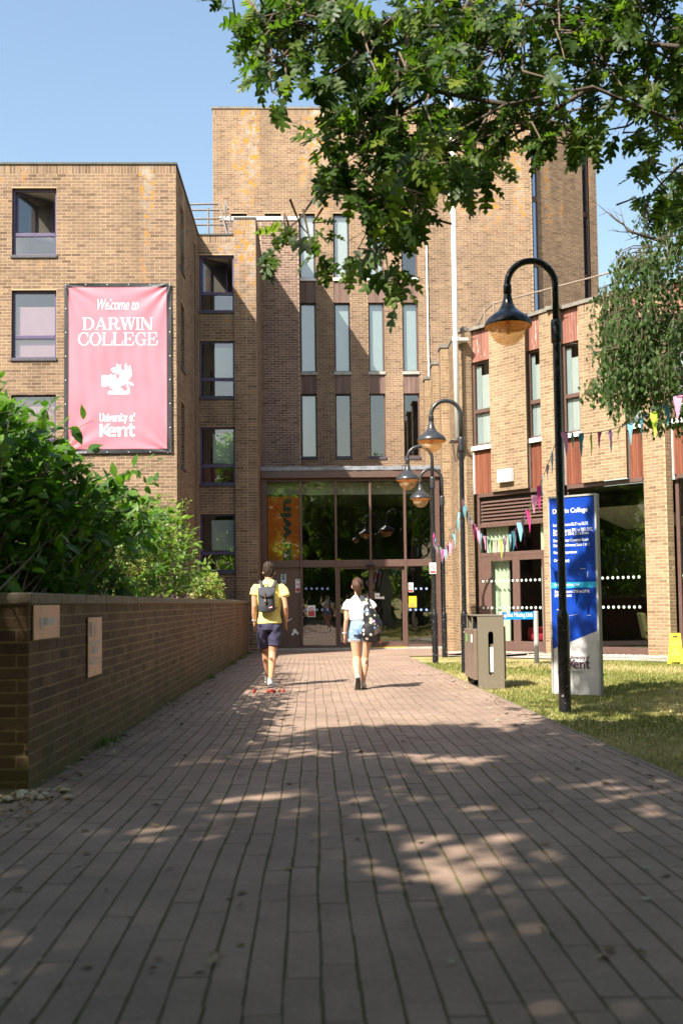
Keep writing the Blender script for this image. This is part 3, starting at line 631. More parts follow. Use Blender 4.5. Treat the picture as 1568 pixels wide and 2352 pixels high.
GL = {
 'D': (stem(0.1, 0.09, 0.0) + [rc(0.24, 0, 0.42, SR), rc(0.24, 1 - SR, 0.42, 1)] + ring(0.40, 0.5, 0.46, 0.5, 0.31, 0.455, -90, 90), 0.92),
 'A': (diag(0.06, 0.40, 0.05) + diag(0.66, 0.36, TH) + [rc(0.17, 0.30, 0.62, 0.345), rc(-0.02, 0, 0.22, SR), rc(0.55, 0, 0.92, SR)], 0.92),
 'R': (stem(0.1, 0.09, 0.07) + [rc(0.24, 0.47, 0.42, 0.515), rc(0.24, 1 - SR, 0.42, 1)] + ring(0.42, 0.735, 0.32, 0.265, 0.18, 0.22, -90, 90) + [[(0.46, 0.49), (0.56, 0.10), (0.68, 0.0), (0.84, 0.04), (0.90, 0.2), (0.86, 0.2), (0.80, 0.07), (0.70, 0.14), (0.62, 0.47)]], 0.92),
 'W': (diag(0.26, 0.03, TH) + diag(0.30, 0.50, 0.05) + diag(0.70, 0.48, TH) + diag(0.75, 0.97, 0.05) + [rc(-0.06, 1 - SR, 0.28, 1), rc(0.40, 1 - SR, 0.74, 1), rc(0.86, 1 - SR, 1.12, 1)], 1.08),
 'I': (stem(0.1), 0.36), 'N': (stem(0.1, 0.09, 0.09, True, True, 0.05) + stem(0.76, 0.09, 0.09, True, False, 0.05) + [[(0.62, 0), (0.81, 0), (0.81, 0.06), (0.20, 1), (0.02, 1)]], 0.92),
 'C': (ring(0.5, 0.5, 0.46, 0.52, 0.31, 0.475, 40, 320) + [rc(0.80, 0.68, 0.845, 1.0), rc(0.83, 0.14, 0.87, 0.36)], 0.94), 'O': (ring(0.5, 0.5, 0.47, 0.52, 0.31, 0.475, 0, 360, 40), 1.02),
 'L': (stem(0.1, 0.09, 0.09) + [rc(0.24, 0, 0.80, SR), [(0.70, SR), (0.80, SR), (0.84, 0.38), (0.81, 0.38)]], 0.86),
 'E': (stem(0.1, 0.09, 0.0) + [rc(0.24, 0, 0.80, SR), rc(0.24, 1 - SR, 0.78, 1), rc(0.24, 0.48, 0.56, 0.525), [(0.70, SR), (0.80, SR), (0.85, 0.36), (0.82, 0.36)], [(0.70, 1 - SR), (0.78, 1 - SR), (0.80, 0.66), (0.77, 0.66)], rc(0.53, 0.34, 0.57, 0.66)], 0.90),
 'G': (ring(0.5, 0.5, 0.46, 0.52, 0.31, 0.475, 40, 318) + [rc(0.80, 0.66, 0.845, 1.0), rc(0.70, 0.0, 0.84, 0.44), rc(0.58, 0.40, 0.95, 0.445)], 1.0)}
def serif(word):
    x = 0; out = []
    for ch in word:
        g, w_ = GL[ch]; out += [[(x + a, b) for a, b in p] for p in g]; x += w_
    xs = [a for p in out for a, b in p]; lo, hi = min(xs), max(xs)
    return [[((a - lo) / (hi - lo), b) for a, b in p] for p in out]
KENT = [[(165, 447), (248, 447), (248, 855), (165, 855)],
 [(395, 447), (490, 447), (325, 640), (420, 735), (500, 778), (570, 795), (620, 790), (670, 778), (680, 838), (560, 857), (480, 850), (400, 815), (330, 765), (248, 680), (248, 612)],
 [(485, 770), (430, 740), (390, 690), (400, 630), (440, 570), (520, 542), (600, 548), (660, 585), (690, 640), (690, 720), (490, 710), (490, 658), (615, 652), (600, 615), (545, 600), (500, 615), (475, 660), (475, 720)],
 [(690, 550), (815, 547), (815, 590), (870, 550), (930, 540), (990, 560), (1028, 620), (1028, 848), (950, 848), (950, 640), (930, 608), (890, 603), (840, 640), (818, 690), (818, 848), (738, 848), (738, 605), (690, 600)],
 [(1100, 455), (1185, 440), (1185, 545), (1275, 545), (1275, 605), (1185, 605), (1185, 750), (1205, 780), (1275, 785), (1275, 840), (1180, 852), (1120, 830), (1100, 780), (1100, 605), (1040, 605), (1040, 545), (1100, 545)]]
KENT = [[((a - 165) / 1110, (857 - b) / 1110) for a, b in p] for p in KENT]       # width 1, height 0.376
CREST = [[(520, 480), (530, 410), (590, 392), (650, 385), (720, 352), (735, 250), (760, 235), (800, 335), (840, 285), (892, 262), (884, 370), (868, 408), (920, 460), (950, 505), (962, 590), (1030, 420), (1020, 320), (1042, 310), (1060, 235), (1080, 235), (1115, 330), (1155, 380), (1158, 435), (1195, 350), (1205, 295), (1225, 300), (1245, 395), (1265, 475), (1295, 490), (1285, 540), (1298, 590), (1275, 655), (1275, 700), (1225, 750), (1235, 790), (1195, 830), (1120, 888), (1125, 935), (1080, 950), (1070, 985), (1010, 1030), (940, 1055), (862, 1080), (880, 1140), (950, 1200), (985, 1255), (1030, 1258), (1056, 1275), (1085, 1252), (1138, 1250), (1140, 1180), (1100, 1090), (1082, 1020), (1110, 960), (1150, 925), (1200, 918), (1260, 935), (1300, 975), (1355, 1000), (1355, 1050), (1330, 1060), (1310, 1040), (1260, 1048), (1205, 1025), (1160, 972), (1138, 1010), (1145, 1060), (1185, 1115), (1220, 1180), (1200, 1265), (1220, 1320), (1190, 1365), (1120, 1375), (1050, 1380), (950, 1390), (900, 1382), (760, 1395), (600, 1390), (510, 1395), (430, 1380), (410, 1340), (420, 1270), (450, 1252), (560, 1255), (680, 1258), (600, 1205), (530, 1130), (515, 1155), (480, 1120), (475, 1080), (445, 1045), (330, 1075), (235, 1100), (190, 1060), (170, 1000), (162, 930), (200, 850), (172, 790), (180, 740), (170, 700), (210, 660), (350, 660), (445, 682), (500, 640), (520, 608), (540, 650), (568, 690), (640, 645), (760, 610), (762, 585), (570, 570), (585, 540), (560, 520), (615, 488), (575, 478), (540, 495)]]
CREST = [[((a - 162) / 1196, (1395 - b) / 1196) for a, b in p] for p in CREST]      # width 1
mt['printwhite'] = plain('white_print', (0.85, 0.85, 0.85), 0.6, var=0.02); mt['printdark'] = plain('dark_purple_print', (0.05, 0.012, 0.035), 0.6, var=0.05)

# ------------------------------------------------------------------ welcome banner on the left block
bn = thing('banner', 'large pink welcome banner with black border on the left brick block', 'banner', (-4.4, FY - 0.05, 4.5))
bx0, bx1, bz0, bz1 = lx(149, FY, 850), lx(395, FY, 850), lz(1042, 270, FY), lz(652, 270, FY)
ix0, ix1, iz0, iz1 = lx(159.6, FY, 850), lx(383.7, FY, 850), lz(1031.6, 270, FY), lz(661.5, 270, FY)
def wr(x, z):                                          # wrinkles drawn from the eyelets and corners
    d = 0.0
    for (cx, cz, s_, ph) in ((bx0, bz1, 1.0, 0.3), (bx1, bz1, 1.1, 1.0), (bx0, bz0, 0.8, 2.0), (bx1, bz0, 0.9, 0.0)):
        r_ = math.hypot(x - cx, z - cz); a = math.atan2(z - cz, x - cx); d += 0.022 * s_ * math.exp(-r_ / 0.8) * math.sin(a * 13 + ph)
    d += 0.003 * math.sin(x * 21 + math.sin(z * 3.0)) * math.exp(-abs(z - (bz0 + bz1) / 2) / 1.2) + 0.004 * math.sin(x * 7 + z * 5)
    return -0.045 - d
def cloth(name, mat, x0, x1, z0, z1, nx, nz, dd=0.0):
    vs = []; fs = []
    for j in range(nz + 1):
        for i_ in range(nx + 1):
            x = x0 + (x1 - x0) * i_ / nx; z = z0 + (z1 - z0) * j / nz; vs.append((x, FY + wr(x, z) - dd, z))
    for j in range(nz):
        for i_ in range(nx): k = j * (nx + 1) + i_; fs.append((k, k + 1, k + nx + 2, k + nx + 1))
    return MB().add(vs, fs).build(name, mat, bn, True)
m = NT('pink_banner_cloth'); c_ = m.mix(m.ramp(m.noise(1.3, 3), [(0.35, 0.0), (0.65, 1.0)]), (0.54, 0.150, 0.195), (0.58, 0.17, 0.215)); mt['pink'] = m.done(m.pbr(c_, 0.6, 0, 0.3))
mt['blackcloth'] = plain('black_banner_hem', (0.030, 0.028, 0.032), 0.35, var=0.15)
cloth('banner_panel', mt['pink'], ix0, ix1, iz0, iz1, 70, 110)
e_ = 0.002
for (a, b, c_, d_) in ((bx0, ix0 - e_, bz0, bz1), (ix1 + e_, bx1, bz0, bz1), (ix0, ix1, bz0, iz0 - e_), (ix0, ix1, iz1 + e_, bz1)): cloth('banner_hem', mt['blackcloth'], a, b, c_, d_, 4 if b - a < 0.5 else 60, 4 if d_ - c_ < 0.5 else 100)
for k in range(8):
    for x in (bx0 + 0.035, bx1 - 0.035):
        z = bz0 + 0.035 + (bz1 - bz0 - 0.07) * k / 7; mb = MB(); mb.lathe([(0.0, 0.0), (0.012, 0.0), (0.014, 0.005)], (0, 0, 0), 10); mb.v = [(x + v[0], FY + wr(x, z) - 0.012 - v[2], z + v[1]) for v in mb.v]; mb.build('eyelet', mt['white'], bn)
for k in range(1, 5):
    for z in (bz0 + 0.03, bz1 - 0.03):
        x = bx0 + (bx1 - bx0) * k / 5; mb = MB(); mb.lathe([(0.0, 0.0), (0.010, 0.0), (0.012, 0.005)], (0, 0, 0), 10); mb.v = [(x + v[0], FY + wr(x, z) - 0.012 - v[2], z + v[1]) for v in mb.v]; mb.build('eyelet', mt['white'], bn)
D2 = 1 / 1.7417
def drape(o):                                          # printed on the cloth, so it follows the wrinkles
    me = o.data; off = ROOT[o.name]
    for q in me.vertices: q.co.y = FY + wr(q.co.x + off.x, q.co.z + off.z) - 0.004 - off.y
    me.update(); return o
def bpos(fx, fy): return onY(fx * D2, fy * D2, FY)
UX, UZ = (1, 0, 0), (0, 0, 1)
def bw(a, b, fy): return (bpos(b, fy) - bpos(a, fy)).x
drape(text_obj('Welcome to', 'printed_text', mt['printwhite'], bn, bpos(393, 1242), UX, UZ, width=bw(393, 557, 1230), height=0.25, shear=0.35, offset=0.0))
for word, a, b, y0, y1 in (('DARWIN', 332.7, 614, 1273, 1322), ('COLLEGE', 315, 633, 1333, 1384)):
    wd = bw(a, b, y1); hh = bpos(a, y0).z - bpos(a, y1).z
    drape(flat('printed_text', [[(p * wd, q * hh) for p, q in g] for g in serif(word)], mt['printwhite'], bn, bpos(a, y1), UX, UZ))
wd = bw(407.5, 537.3, 1540); drape(flat('crest', [[(p * wd, q * wd) for p, q in g] for g in CREST], mt['printwhite'], bn, bpos(407.5, 1581), UX, UZ))
eye = [(0.46, 0.79), (0.49, 0.80), (0.505, 0.785), (0.48, 0.772)]
wd = bw(401, 542.6, 1740)
drape(text_obj('University of', 'printed_text', mt['printwhite'], bn, bpos(401, 1699), UX, UZ, width=wd, height=0.262, offset=0.012))
drape(flat('printed_logo', [[(p * wd, q * wd) for p, q in g] for g in KENT], mt['printwhite'], bn, bpos(401, 1749), UX, UZ))

# ------------------------------------------------------------------ entrance panel lettering and notices
mt['teal'] = plain('dark_teal_letters', (0.028, 0.045, 0.035), 0.5)
a0, a1 = ex(648), ex(669.5)
ln = text_obj('arwin', 'raised_letters', mt['teal'], orp, (a1, EY + 0.275, ez(1285)), (0, 0, 1), (-1, 0, 0), width=ez(1143) - ez(1285), height=(a1 - a0) * 1.15, offset=0.03)
def notice(name, label, px0, px1, py0, py1, Y, mats, bars=(), cat='notice', group=None, txt=None):
    x0, x1, z0, z1 = lx(px0, Y, py0), lx(px1, Y, py0), lz(py1, px0, Y), lz(py0, px0, Y)
    t = thing(name, label, cat, ((x0 + x1) / 2, Y, z0), group); mb = MB(); mb.box(x0, x1, Y, Y + 0.004, z0, z1); mb.build('sheet', mats, t)
    for (a, b, c_, d_, mm) in bars:
        q = MB(); q.poly([(x0 + (x1 - x0) * a, Y - 0.003, z0 + (z1 - z0) * c_), (x0 + (x1 - x0) * b, Y - 0.003, z0 + (z1 - z0) * c_), (x0 + (x1 - x0) * b, Y - 0.003, z0 + (z1 - z0) * d_), (x0 + (x1 - x0) * a, Y - 0.003, z0 + (z1 - z0) * d_)]); q.build('print', mm, t)
    return t, (x0, x1, z0, z1)
mt['paper'] = plain('white_paper', (0.72, 0.72, 0.70), 0.7, var=0.04); mt['signred'] = plain('sign_red', (0.42, 0.05, 0.06), 0.6); mt['palepaper'] = plain('teal_tinted_paper', (0.35, 0.50, 0.48), 0.7)
mt['greyprint'] = plain('grey_print', (0.12, 0.13, 0.14), 0.7)
def nosmoke(t, x0, x1, z0, z1, Y, mr):
    cx, cz, r_ = (x0 + x1) / 2, z0 + (z1 - z0) * 0.6, (x1 - x0) * 0.33
    flat('no_smoking_ring', ring(cx, cz, r_, r_, r_ * 0.78, r_ * 0.78, 0, 360, 24) + [[(cx - r_ * 0.62, cz + r_ * 0.5), (cx - r_ * 0.5, cz + r_ * 0.62), (cx + r_ * 0.62, cz - r_ * 0.5), (cx + r_ * 0.5, cz - r_ * 0.62)]], mr, t, (0, Y - 0.006, 0), UX, UZ, 0.0)
    flat('cigarette', [rc(cx - r_ * 0.55, cz - r_ * 0.10, cx + r_ * 0.5, cz + r_ * 0.10)], mt['greyprint'], t, (0, Y - 0.0045, 0), UX, UZ, 0.0)
YN = EY + 0.078
t, q = notice('no_smoking_notice', 'white and red no smoking notice on the granite panel', 678.5, 689, 1330.5, 1360.5, YN, mt['paper'], [(0.08, 0.92, 0.05, 0.33, mt['signred']), (0.2, 0.8, 0.88, 0.95, mt['greyprint'])]); nosmoke(t, *q, YN, mt['signred'])
t, q = notice('no_dogs_notice', 'white notice with red text low on the fixed glass pane', 706, 724, 1390.5, 1417, EY + 0.082, mt['paper'], [(0.08, 0.92, 0.06, 0.5, mt['signred'])]); nosmoke(t, *q, EY + 0.082, mt['signred'])
t, q = notice('door_notice', 'small red and cream notice beside the yellow warning notice', 935.5, 948.5, 1338.5, 1360, EY + 0.082, mt['paper'], [(0.08, 0.92, 0.04, 0.28, mt['signred'])]); nosmoke(t, *q, EY + 0.082, mt['signred'])
t, q = notice('warning_notice', 'yellow warning notice with black triangle on the right-hand pane', 937, 956, 1369.5, 1395, EY + 0.082, mt['yellow'], [(0.15, 0.85, 0.30, 0.36, mt['greyprint']), (0.15, 0.85, 0.18, 0.24, mt['greyprint']), (0.15, 0.85, 0.06, 0.12, mt['greyprint'])])
x0, x1, z0, z1 = q; cx = (x0 + x1) / 2
flat('triangle', [[(cx - 0.07, z1 - 0.17), (cx + 0.07, z1 - 0.17), (cx, z1 - 0.04)]], mt['greyprint'], t, (0, EY + 0.079, 0), UX, UZ, 0.0); flat('triangle_centre', [[(cx - 0.05, z1 - 0.158), (cx + 0.05, z1 - 0.158), (cx, z1 - 0.065)]], mt['yellow'], t, (0, EY + 0.0775, 0), UX, UZ, 0.0)
flat('hazard_mark', [[(cx - 0.02, z1 - 0.14), (cx + 0.025, z1 - 0.115), (cx + 0.02, z1 - 0.10), (cx - 0.028, z1 - 0.125)]], mt['greyprint'], t, (0, EY + 0.0765, 0), UX, UZ, 0.0)
t, q = notice('door_arrow', 'white sliding-door paper with arrow pointing right', 860.5, 871.5, 1362.5, 1375.5, EY + 0.10, mt['paper'], [(0.12, 0.88, 0.52, 0.6, mt['greyprint']), (0.25, 0.75, 0.36, 0.44, mt['greyprint'])])
ax = q[1]; az = q[2]
flat('arrow', [rc(ax, az, ax + 0.09, az + 0.055), [(ax + 0.09, az - 0.03), (ax + 0.15, az + 0.03), (ax + 0.09, az + 0.09)]], mt['paper'], t, (0, EY + 0.10, 0), UX, UZ, 0.0)
t, q = notice('portrait_poster', 'pale poster with dark portrait on granite, half behind the yellow-shirted person', 645, 657, 1319, 1340, YN, mt['palepaper'], [(0.25, 0.7, 0.35, 0.95, mt['greyprint']), (0.1, 0.9, 0.1, 0.14, mt['greyprint'])])
x0 = ex(672); z0 = ez(1455)
sc_ = thing('torn_sticker', 'torn silver sticker remains low on the granite panel', 'sticker', (x0, YN, z0))
flat('sticker', [[(x0 - 0.07, z0), (x0 - 0.03, z0 + 0.03), (x0, z0 + 0.09), (x0 - 0.04, z0 + 0.13), (x0 + 0.02, z0 + 0.12), (x0 + 0.03, z0 + 0.17), (x0 + 0.07, z0 + 0.13), (x0 + 0.16, z0 + 0.02), (x0 + 0.12, z0 - 0.03), (x0 + 0.06, z0 + 0.04), (x0 - 0.02, z0 - 0.05)]], mt['paper'], sc_, (0, YN, 0), UX, UZ, 0.0)
flat('sticker', [[(x0 - 0.22, z0 + 0.36), (x0 - 0.02, z0 + 0.47), (x0 - 0.06, z0 + 0.42), (x0 - 0.2, z0 + 0.34)]], mt['paper'], sc_, (0, YN, 0), UX, UZ, 0.0)
mt['bluedot'] = plain('blue_dots', (0.25, 0.33, 0.62), 0.6)
for py in (1352, 1400.5):
    for (a, b, px0) in ((vx[1], 5, 703), (vx[4], 4, 942)):
        mb = MB()
        for k in range(b): q = onY(px0 + k * 12.3, py, EY + 0.083); mb.disc(q, (1, 0, 0), (0, 0, 1), 0.035)
        mb.build('manifestation_dots', mt['bluedot'], pr)

# ------------------------------------------------------------------ right-hand wing, stepped in plan
wg = thing('college_wing', 'two-storey buff brick wing with red timber panels and big ground-floor windows', 'building', (5.5, 24, gz(24)))
WT = 8.08; WS = lambda px: 88.9 + (px - 1060) * 0.0339
def wp(px, dd=0.0):
    Y = 2352 / WS(px) + dd; q = onY(px, 1200, Y); return Vector((q.x, Y, 0))
segs = [(1088, 1130, 1213, 'slot1'), (1216, 1247, 1291, 'slot2'), (1297, 1338, 1441, 'slot3'), (1445, 1480, 1531, 'slot4'), (1546, 1592, 1720, 'slot5')]
B = Bricks(); LZ = 3.81; ZW0, ZW1 = 4.93, 7.24
p0 = wp(1053, 0.05); p1 = wp(1072, -0.12)
wallx = p0.x
seg(B, p0, p1, gz(26) - 0.1, WT, soldier=0.225); prev = p1
caps = MB()
def cap(p, q, zt=WT): fr = mk_frame(p, q - p); caps.wbox(fr, -0.02, (q - p).length + 0.02, zt, zt + 0.09, -0.3, 0.04)
cap(p0, p1); frames = {}
for i_, (a, b, c_, nm) in enumerate(segs):
    pa, pc = wp(a, 0.10), wp(c_, -0.10); pb = pa + (pc - pa) * ((wp(b, 0) - wp(a, 0)).length / (wp(c_, 0) - wp(a, 0)).length)
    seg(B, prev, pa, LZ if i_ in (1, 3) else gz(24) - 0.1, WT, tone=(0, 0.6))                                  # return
    fr = mk_frame(pa, pc - pa); L_ = (pc - pa).length; sl = (pb - pa).length; frames[nm] = (fr, sl, L_)
    low = gz(pc.y) - 0.1 if nm in ('slot2', 'slot4') else LZ
    B.wall(fr, sl, L_, low, WT, soldier=0.225)
    boards(wg, fr, 0.0, sl, ZW1, WT, -0.07, 'wood_faded', 6); boards(wg, fr, 0.0, sl, LZ, ZW0, -0.07, 'wood_red', 7)
    window(wg, fr, 0.0, sl, ZW0, ZW1, 'brown', 'pane', depth=0.06, fw=0.06, trans=(ZW0 + 1.02,), sill='white', sillh=0.11, side='brick_wing', mid=0.10,
           blind=[(sl * 0.38, sl - 0.06, ZW0 + 0.17, ZW0 + 0.95, 'blind'), (sl * 0.38, sl - 0.06, ZW0 + 1.09, ZW1 - 0.35, 'blind'), (sl * 0.1, sl * 0.37, ZW0 + 0.17, ZW1 - 0.1, 'greyblind')])
    rv = MB(); rv.tone = 0.4
    for s_ in (0.0, sl): rv.poly([P(fr, s_, LZ, 0), P(fr, s_, WT, 0), P(fr, s_, WT, -0.16), P(fr, s_, LZ, -0.16)])
    rv.poly([P(fr, 0, WT, 0), P(fr, sl, WT, 0), P(fr, sl, WT, -0.16), P(fr, 0, WT, -0.16)]); rv.wquad(fr, -0.05, sl + 0.05, LZ, ZW0, -0.15); rv.wquad(fr, -0.05, sl + 0.05, ZW1, WT, -0.15); rv.build('slot_reveal', mt['brick_wing'], wg)
    MB().wbox(fr, 0.0, 0.02, LZ + 0.002, ZW0 - 0.002, -0.066, -0.012).build('white_trim', mt['white'], wg)
    cap(pa, pc); cap(prev, pa) if i_ else None
    prev = pc
# west side running back to the tower, with pilasters
fw_ = mk_frame((wallx, 34.1, 0), (0, -1, 0)); B.wall(fw_, 0, 34.1 - p0.y, gz(28) - 0.1, WT)
for Yp in (28.0, 30.0, 32.0):
    xl = wallx - 0.21; frp_ = mk_frame((0, Yp, 0), (1, 0, 0)); B.wall(frp_, xl, wallx, gz(Yp) - 0.1 if Yp < 29.4 else 4.9, WT, soldier=0.225, L=0.21)
    frs = mk_frame((xl, Yp + 0.5, 0), (0, -1, 0)); B.wall(frs, 0, 0.5, gz(Yp) - 0.1 if Yp < 29 else 5.1, WT, L=0.25); caps.box(xl - 0.03, wallx, Yp - 0.03, Yp + 0.5, WT, WT + 0.09)
B.build(wg, mt['brick_wing'], mt['mortar_wing'], 300, seen=lambda q: q[2] > 0 and q[2] < 7.0)
caps.box(wallx - 0.02, wallx + 0.25, p0.y, 34.0, WT, WT + 0.085); caps.build('coping', mt['capstone'], wg)
c = MB(); c.poly([(wallx + 0.1, 34, WT - 0.2), (wallx + 0.1, 26.6, WT - 0.2), (prev.x, prev.y + 0.3, WT - 0.2), (prev.x + 6, prev.y + 6, WT - 0.2), (12, 36, WT - 0.2)]); c.build('roof', mt['flashing'], wg)
# ground-floor glazing
def glazing(name, pA, pB, door=False):
    fr = mk_frame(pA, pB - pA); L_ = (pB - pA).length; zb = gz((pA.y + pB.y) / 2) + 0.03; d = -0.10
    m_ = MB()
    m_.wbox(fr, 0, 0.08, zb, LZ - 0.004, d - 0.08, d); m_.wbox(fr, L_ - 0.08, L_, zb, LZ - 0.004, d - 0.08, d); m_.wbox(fr, 0.08, L_ - 0.08, LZ - 0.10, LZ - 0.004, d - 0.08, d + 0.06); m_.wbox(fr, 0.08, L_ - 0.08, zb, zb + (0.16 if not door else 0.05), d - 0.08, d)
    if door:
        zl = LZ - 0.78; zt = 2.28
        m_.wbox(fr, 0.08, L_ - 0.08, zl - 0.10, zl, d - 0.08, d); m_.wbox(fr, 0.08, L_ - 0.08, zt - 0.10, zt, d - 0.08, d)
    fo = m_.build('glazing_frame', mt['brown'], wg, bevel=0.006)
    pan = lambda a, b, z0, z1: MB().wquad(fr, a, b, z0, z1, d - 0.04).build('pane', mt['panewing'], fo)
    if door:
        for k in range(7):                             # louvred vent over the door
            q = MB(); z = zl + 0.04 + k * 0.09; q.obox(P(fr, 0.12, z, d - 0.06), fr[1] * (L_ - 0.24), Vector((0, 0, 0.012)), fr[3] * 0.06 + Vector((0, 0, -0.055))); q.build('louvre', mt['brown'], fo)
        q = MB(); q.wquad(fr, 0.08, L_ - 0.08, zl, LZ - 0.1, d - 0.075); q.build('louvre_back', mt['soffit'], fo)
        pan(0.08, L_ - 0.08, zt, zl - 0.10)
        w2 = (L_ - 0.16 - 0.22) / 2; x = 0.30
        q = MB(); q.wbox(fr, 0.08, 0.30, zb + 0.05, zt - 0.1, d - 0.06, d - 0.01); q.build('door_side_panel', mt['brown'], fo)
        for k in range(2):
            a = x + k * w2; b = a + w2; dm = MB()
            for (s0, s1, z0, z1) in ((a, a + 0.11, zb + 0.05, zt - 0.1), (b - 0.11, b, zb + 0.05, zt - 0.1), (a + 0.11, b - 0.11, zb + 0.05, zb + 0.27), (a + 0.11, b - 0.11, zt - 0.22, zt - 0.1)): dm.wbox(fr, s0, s1, z0, z1, d - 0.055, d - 0.005)
            do = dm.build('door', mt['brown'], fo, bevel=0.006); MB().wquad(fr, a + 0.11, b - 0.11, zb + 0.27, zt - 0.22, d - 0.03).build('pane', mt['panewing'], do)
    else: pan(0.08, L_ - 0.08, zb + 0.16, LZ - 0.10)
    dots = MB()
    for zr in (1.55, 0.87):
        k = 0
        while 0.16 + k * 0.135 < L_ - 0.14: dots.disc(P(fr, 0.16 + k * 0.135, zr, d + 0.012), fr[1], (0, 0, 1), 0.034, 10); k += 1
    dots.build('manifestation_dots', mt['palepaper2'], fo)
    return fr, L_, zb
mt['palepaper2'] = plain('pale_green_dots', (0.50, 0.58, 0.50), 0.7)
gA, gB = wp(1090, 0.10), wp(1250, -0.03)
G1 = glazing('door', gA, gB, True)
gC, gD = wp(1294, 0.12), wp(1482, -0.0)
G2 = glazing('window', gC, gD)
gE, gF = wp(1546, 0.10), wp(1700, -0.05)
G3 = glazing('window', gE, gF)
# the common room behind
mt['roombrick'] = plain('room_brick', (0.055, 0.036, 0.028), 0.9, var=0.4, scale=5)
nn = mk_frame(gA, gF - gA)[3]; e0 = gA - nn * 0.12; e1 = gF - nn * 0.12; e2 = gF - nn * 6.0; e3 = gA - nn * 6.0; zb = gz(24) + 0.02
for nm_, pl, mm in (('room_floor', [(q.x, q.y, zb) for q in (e0, e1, e2, e3)], plain('room_carpet', (0.06, 0.055, 0.05), 0.9)), ('room_ceiling', [(q.x, q.y, LZ - 0.12) for q in (e0, e1, e2, e3)], mt['room']), ('room_wall', [(e3.x, e3.y, zb), (e2.x, e2.y, zb), (e2.x, e2.y, LZ), (e3.x, e3.y, LZ)], mt['roombrick']), ('room_wall', [(e0.x, e0.y, zb), (e3.x, e3.y, zb), (e3.x, e3.y, LZ), (e0.x, e0.y, LZ)], mt['roombrick']), ('room_wall', [(e1.x, e1.y, zb), (e2.x, e2.y, zb), (e2.x, e2.y, LZ), (e1.x, e1.y, LZ)], mt['roombrick'])):
    MB().poly(pl).build(nm_, mm, wg)
fr, L_, zb = G2; q = MB(); q.poly([P(fr, 0.1, 3.25, -0.6), P(fr, L_ - 0.1, 3.25, -0.6), P(fr, L_ - 0.1, 2.85, -2.6), P(fr, 0.1, 2.85, -2.6)]); q.build('sloping_soffit', mt['ceiling'], wg)
# curtains
m = NT('pale_green_curtain'); c_ = m.mix(m.ramp(m.noise(6, 2), [(0.62, 0.0), (0.66, 0.5)]), (0.62, 0.70, 0.55), (0.38, 0.45, 0.30)); mt['curtain'] = m.done(m.pbr(c_, 0.9))
def curtain(fr, s0, s1, z0, z1, label):
    n_ = max(int((s1 - s0) / 0.018), 6); vs = []; fs = []
    for j in range(5):
        for k in range(n_ + 1):
            s_ = s0 + (s1 - s0) * k / n_; t = j / 4; vs.append(P(fr, s_, z0 + (z1 - z0) * t, -0.34 + 0.045 * math.sin(k * 0.9 + 0.4 * math.sin(3 * t)) + 0.01 * math.sin(k * 2.3)))
    for j in range(4):
        for k in range(n_): i_ = j * (n_ + 1) + k; fs.append((i_, i_ + 1, i_ + n_ + 2, i_ + n_ + 1))
    tag(MB().add(vs, fs).build('curtain', mt['curtain'], None, True), label, 'curtain', 'pale green curtains in the wing')
fr, L_, zb = G1
curtain(fr, 0.12, 0.82, zb + 0.05, 3.02, 'pale green curtain left of the double doors'); curtain(fr, L_ - 0.35, L_ - 0.09, zb + 0.05, 3.02, 'narrow pale green curtain right of the double doors')
fr, L_, zb = G3
curtain(fr, 0.35, 1.1, zb + 0.05, 3.6, 'pale green curtain at the far right behind the yellow floor sign')
# red armchair and wooden-legged chairs seen through the glass
mt['redseat'] = plain('red_upholstery', (0.34, 0.015, 0.035), 0.8, var=0.15); mt['beech'] = plain('beech_legs', (0.40, 0.22, 0.09), 0.5); mt['olive'] = plain('olive_upholstery', (0.10, 0.085, 0.03), 0.9)
def chair(name, label, loc, rz, mat, grp=None, s=1.0):
    t = thing(name, label, 'chair', (0, 0, 0), grp)
    MB().box(-0.36 * s, 0.36 * s, -0.34, 0.34, 0.26, 0.44).build('seat', mat, t, bevel=0.05); MB().obox((-0.36 * s, 0.30, 0.26), (0.72 * s, 0, 0), (0, 0.14, 0.02), (0, 0.12, 0.66)).build('backrest', mat, t, bevel=0.05)
    for sx in (-1, 1): MB().box(sx * 0.36 * s - (0.0 if sx > 0 else 0.1), sx * 0.36 * s + (0.1 if sx > 0 else 0.0), -0.34, 0.36, 0.26, 0.60).build('armrest', mat, t, bevel=0.04)
    for sx in (-1, 1):
        for sy in (-1, 1): MB().tube([(sx * 0.30 * s, sy * 0.26, 0.27), (sx * 0.36 * s, sy * 0.32, 0.0)], [0.022, 0.014], 8).build('leg', mt['beech'], t)
    t.location = loc; t.rotation_euler.z = rz
fr, L_, zb = G1; q = P(fr, L_ - 0.66, 0, -0.95); chair('armchair', 'red armchair standing behind the right-hand glass door', (q.x, q.y, zb), R(225 - 90 + 180), mt['redseat'], None, 0.8)
fr, L_, zb = G2
for s_, dp, a_, lb in ((2.1, 1.5, 30, 'olive easy chair in the dark common room, nearer the brick pier'), (1.45, 1.9, 80, 'olive easy chair in the dark common room, nearer the blue sign')):
    q = P(fr, s_, 0, -dp); chair('easy_chair', lb, (q.x, q.y, zb), R(a_), mt['olive'], 'easy chairs in the common room')
